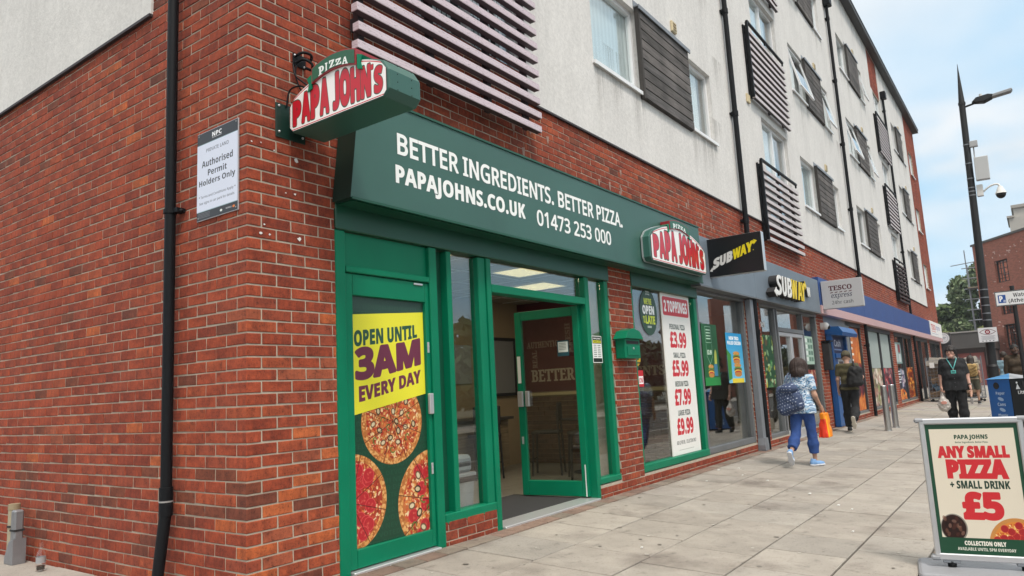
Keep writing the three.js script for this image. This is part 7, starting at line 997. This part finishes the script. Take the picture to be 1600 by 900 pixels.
{ // man in the olive shirt walking away
  const q = person({ label: 'man in an olive shirt, black trousers and cap walking away by the cash machine', pos: [13.85, groundY(0.6), 0.62], turn: Math.PI / 2 + 0.05, height: 1.66, girth: 0.95, skin: skinPale, hair: [0.10, 0.065, 0.035],
    pose: { legL: { a: 0.20, b: 0.12, foot: -0.02 }, legR: { a: -0.28, b: 0.75, foot: 1.25 }, armL: { a: 0.05, out: 0.16, bend: 0.2, curl: 0.6 }, armR: { a: -0.25, out: 0.42, bend: 2.0, fout: -0.5, curl: 1.4 }, lean: 0.03, nod: 0.12 },
    shirt: { mat: cloth([0.105, 0.092, 0.045]), loose: 0.018, sleeve: 0.75, hem: -0.05 }, trousers: { mat: cloth([0.016, 0.016, 0.018]), end: 0.97, loose: 0.022, flare: 0.018 }, shoes: { upper: [0.05, 0.05, 0.05], sole: [0.55, 0.50, 0.42] },
    hairF: hairShell(0.008, (a, b, d, s) => Math.max(s, -0.05 - b - d * 0.3, -ell(a, b, d, V(0, -0.05, 0.12), 0.075, 0.09, 0.10)), 0.002) });
  const cap = surfaceNets((x, y, z) => { const a = x - q.J.skull.x, b = y - q.J.skull.y, d = z - q.J.skull.z; return Math.min(Math.max(ell(a, b, d, V(0, 0.012, -0.012), 0.094, 0.112, 0.112), 0.022 - b), Math.max(ell(a, b, d, V(0, 0.03, 0.11), 0.075, 0.02, 0.085), -b + 0.02)); }, [q.J.skull.x - 0.14, q.J.skull.y - 0.02, q.J.skull.z - 0.16], [q.J.skull.x + 0.14, q.J.skull.y + 0.15, q.J.skull.z + 0.22], 0.007); part('cap', cap, cloth([0.10, 0.088, 0.055]), q.t);
  const b = thing('backpack', 'plain black rucksack hanging from the right shoulder of the man in olive', 'backpack', [0, 0, 0]); b.position.copy(q.t.position); b.rotation.copy(q.t.rotation); const c = q.J.waist.clone().add(V(-0.16, 0.06, -0.20)); part('bag', packGeo(c, 0.29, 0.42, 0.18, 1, 0.2, 7), cloth([0.012, 0.012, 0.013], 0.7), b); part('strap', [tube([[c.x, c.y + 0.2, c.z + 0.06], [q.J.shR.x + 0.02, q.J.shR.y + 0.07, -0.07], [q.J.shR.x + 0.03, q.J.shR.y + 0.07, 0.03], [q.J.shR.x + 0.02, q.J.chest.y, 0.13]], 0.018)], M.blackMatt, b);
}
{ // man in black facing the camera
  const q = person({ label: 'heavy man in a black shirt with a turquoise lanyard walking towards the camera', pos: [15.06, groundY(2.4), 2.42], turn: -Math.PI / 2 + 0.12, height: 1.70, girth: 1.36, skin: [0.55, 0.32, 0.25], hair: [0.022, 0.014, 0.012], strands: { n: 46, from: 2.4, to: 7.0, w: 0.088, len: -0.01 },
    pose: { legL: { a: 0.14, b: 0.10, foot: 0 }, legR: { a: -0.12, b: 0.28, foot: 0.35 }, armL: { a: 0.02, out: 0.24, bend: 0.35, curl: 0.8 }, armR: { a: 0.05, out: 0.20, bend: 0.2, curl: 1.5 }, lean: 0, look: -0.3, nod: 0.06 },
    shirt: { mat: cloth([0.013, 0.014, 0.017], 0.85), loose: 0.022, sleeve: 0.95, hem: -0.13, neck: 0.012 }, trousers: { mat: cloth([0.010, 0.010, 0.012]), end: 0.97, loose: 0.018, flare: 0.014 }, shoes: { upper: [0.015, 0.015, 0.015], sole: [0.03, 0.03, 0.03] },
    hairF: hairShell(0.020, (a, b, d, s) => Math.max(s, -0.03 - b - clamp(-d) * 0.6 + (d > 0.02 ? 0.05 : 0), -ell(a, b, d, V(0.008, -0.06, 0.12), 0.066, 0.084, 0.09)), 0.007) });
  const J = q.J, zf = (y) => q.r(0.15); const nk = J.neck;
  const fr = (x, y) => { let z = 0.45; const f = field(q.torso(q.r(0.030)), q.r(0.05)); while (z > 0 && f(x, y, z) > 0) z -= 0.004; return z + 0.006; };
  const ly = J.chest.y - 0.02, L = (s) => { const p = []; for (let i = 0; i <= 8; i++) { const k = i / 8, x = s * mix(0.085, 0.006, k), y = mix(nk.y + 0.0, ly, k); p.push([x, y, Math.max(fr(x, y), 0.06)]); } return [[s * 0.07, nk.y + 0.012, -0.02], ...p]; };
  const la = thing('lanyard', 'turquoise lanyard and card hanging from the neck of the man in black', 'lanyard', [0, 0, 0]); la.position.copy(q.t.position); la.rotation.copy(q.t.rotation); const lm = std([0.12, 0.47, 0.46], 0.6); part('cord', [tube(L(1), 0.009, 30, 6), tube(L(-1), 0.009, 30, 6)], lm, la); { const z = fr(0, ly - 0.06) + 0.004; part('card', box(-0.045, 0.045, ly - 0.10, ly - 0.035, z, z + 0.006, 0.002), std([0.10, 0.50, 0.46], 0.5), la); part('clip', box(-0.008, 0.008, ly - 0.035, ly + 0.005, z, z + 0.008), M.steel, la); part('print', box(-0.03, 0.03, ly - 0.08, ly - 0.055, z + 0.0065, z + 0.008), std([0.02, 0.09, 0.09], 0.6), la); }
  const bt = []; for (let i = 0; i < 5; i++) { const y = J.chest.y - 0.14 - i * 0.085; bt.push(sphere(0.007, 0.004, y, fr(0, y) + 0.001, 1, 1, 0.5, 8)); } part('button', bt, std([0.12, 0.12, 0.13], 0.5), q.t, { kind: 'stuff' });
  const s = thing('carrier_bag', 'crumpled white plastic carrier bag in the hand of the man in black', 'bag', [0, 0, 0]); s.position.copy(q.t.position); s.rotation.copy(q.t.rotation); const h = J.wrR.clone().addScaledVector(J.fdR, 0.075);
  part('bag', surfaceNets((x, y, z) => { const a = x - h.x, b = y - h.y, d = z - h.z; let f = ell(a, b, d, V(0.01, -0.30, 0), 0.115, 0.135, 0.085); f = smin(f, cone(a, b, d, V(0, -0.02, 0), V(0, -0.2, 0), 0.016, 0.06), 0.06); return f + 0.012 * (noise3(a * 26, b * 26, d * 26, 2) - 0.5) * 2 + 0.006 * (noise3(a * 60, b * 30, d * 60, 3) - 0.5); }, [h.x - 0.17, h.y - 0.48, h.z - 0.15], [h.x + 0.17, h.y + 0.03, h.z + 0.15], 0.007), new THREE.MeshPhysicalMaterial({ color: lin(0.62, 0.58, 0.54), roughness: 0.35, transmission: 0.25, thickness: 0, side: THREE.DoubleSide }), s);
  const d = new THREE.CircleGeometry(0.05, 12); d.scale(1.1, 0.7, 1); d.translate(h.x + 0.01, h.y - 0.24, h.z + 0.098); part('print', [d.toNonIndexed()], std([0.55, 0.25, 0.2], 0.5), s); const wt = thing('wristwatch', 'dark watch on the left wrist of the man in black', 'watch', [0, 0, 0]); wt.position.copy(q.t.position); wt.rotation.copy(q.t.rotation); { const a = J.wrL.clone().addScaledVector(J.fdL, -0.035), b = J.wrL.clone().addScaledVector(J.fdL, -0.012); part('strap', cyl(0.034, 0.033, a.toArray(), b.toArray(), 16), M.blackMatt, wt); part('face', sphere(0.018, J.wrL.x + 0.03, (a.y + b.y) / 2, (a.z + b.z) / 2, 0.6, 1, 1, 10), M.steel, wt); }
}
{ // long-haired person walking away
  const q = person({ label: 'long-haired person in shorts walking away with a mustard backpack', pos: [27.3, groundY(1.95), 1.96], turn: Math.PI / 2, height: 1.66, girth: 0.98, far: true, skin: skinMid, hair: [0.075, 0.06, 0.052],
    pose: { legL: { a: -0.22, b: 0.6, foot: 0.9 }, legR: { a: 0.18, b: 0.1, foot: 0 }, armL: { a: 0.2, out: 0.14, bend: 0.4 }, armR: { a: -0.2, out: 0.16, bend: 0.4 }, lean: 0.03 },
    shirt: { mat: cloth([0.40, 0.33, 0.22]), sleeve: 0.7, hem: -0.06, loose: 0.018 }, trousers: { name: 'shorts', mat: cloth([0.10, 0.10, 0.07]), end: 0.46, loose: 0.024 }, shoes: { upper: [0.02, 0.02, 0.022], sole: [0.5, 0.5, 0.5] }, socks: { c: [0.05, 0.05, 0.05], h: 0.12 },
    hairLow: 0.42, strands: { n: 70, from: -3.9, to: 0.75, w: 0.10, len: 0.24 }, hairF: hairShell(0.016, (a, b, d, s) => { let f = smin(s, cone(a, b, d, V(0, 0.0, -0.06), V(0, -0.28, -0.07), 0.085, 0.10), 0.05); return Math.max(f, -ell(a, b, d, V(0, -0.05, 0.12), 0.064, 0.10, 0.09)); }, 0.006) });
  const b = thing('backpack', 'mustard yellow backpack on the long-haired walker', 'backpack', [0, 0, 0]); b.position.copy(q.t.position); b.rotation.copy(q.t.rotation); const c = q.J.waist.clone().add(V(0.0, 0.10, -0.20)); part('bag', packGeo(c, 0.36, 0.44, 0.2, 1, 0.1, 9), cloth([0.44, 0.30, 0.12]), b); for (let i = 0; i < 3; i++) part('stripe', tube([[c.x - 0.16, c.y + 0.12 - i * 0.10, c.z - 0.11], [c.x, c.y + 0.03 - i * 0.10, c.z - 0.125], [c.x + 0.16, c.y - 0.05 - i * 0.10, c.z - 0.11]], 0.012), std([0.20, 0.13, 0.05], 0.8), b);
}
person({ label: 'person in a light blue shirt walking away behind the lamp post', pos: [26.0, groundY(2.85), 2.98], turn: Math.PI / 2, height: 1.74, girth: 1.0, far: true, skin: skinMid, hair: [0.05, 0.035, 0.025], pose: { legL: { a: 0.2, b: 0.1, foot: 0 }, legR: { a: -0.2, b: 0.4, foot: 0.6 }, armL: { a: -0.1, out: 0.14 }, armR: { a: 0.2, out: 0.3, bend: 0.9 }, lean: 0.02 }, shirt: { mat: cloth([0.24, 0.38, 0.46]), sleeve: 0.7, hem: -0.07 }, trousers: { mat: cloth([0.05, 0.06, 0.09]), end: 0.97 }, shoes: { upper: [0.03, 0.03, 0.03], sole: [0.4, 0.4, 0.4] }, hairF: hairShell(0.012, (a, b, d, s) => Math.max(s, -0.07 - b, -ell(a, b, d, V(0, -0.05, 0.12), 0.07, 0.09, 0.10)), 0.003) });
person({ label: 'man in a dark olive brown jumper facing the camera at the right edge', pos: [19.6, groundY(3.42), 3.43], turn: -Math.PI / 2 + 0.15, height: 1.80, girth: 1.05, skin: [0.105, 0.055, 0.035], hair: [0.012, 0.009, 0.008], beard: true, pose: { legL: { a: 0.1, b: 0.08, foot: 0 }, legR: { a: -0.1, b: 0.15, foot: 0.2 }, armL: { a: 0.3, out: 0.2, bend: 0.9, curl: 0.8 }, armR: { a: 0.0, out: 0.17, bend: 0.2 }, lean: 0, look: 0.15 }, shirt: { name: 'jumper', mat: cloth([0.062, 0.042, 0.024]), long: true, hem: -0.09, loose: 0.018, neck: 0.03 }, trousers: { mat: cloth([0.02, 0.02, 0.022]), end: 0.97 }, shoes: { upper: [0.02, 0.02, 0.02], sole: [0.2, 0.2, 0.2] }, hairF: hairShell(0.007, (a, b, d, s) => Math.max(s, 0.01 - b - clamp(-d) * 0.8, -ell(a, b, d, V(0, -0.03, 0.13), 0.07, 0.09, 0.10)), 0.002) });
renderer.render(scene, camera);
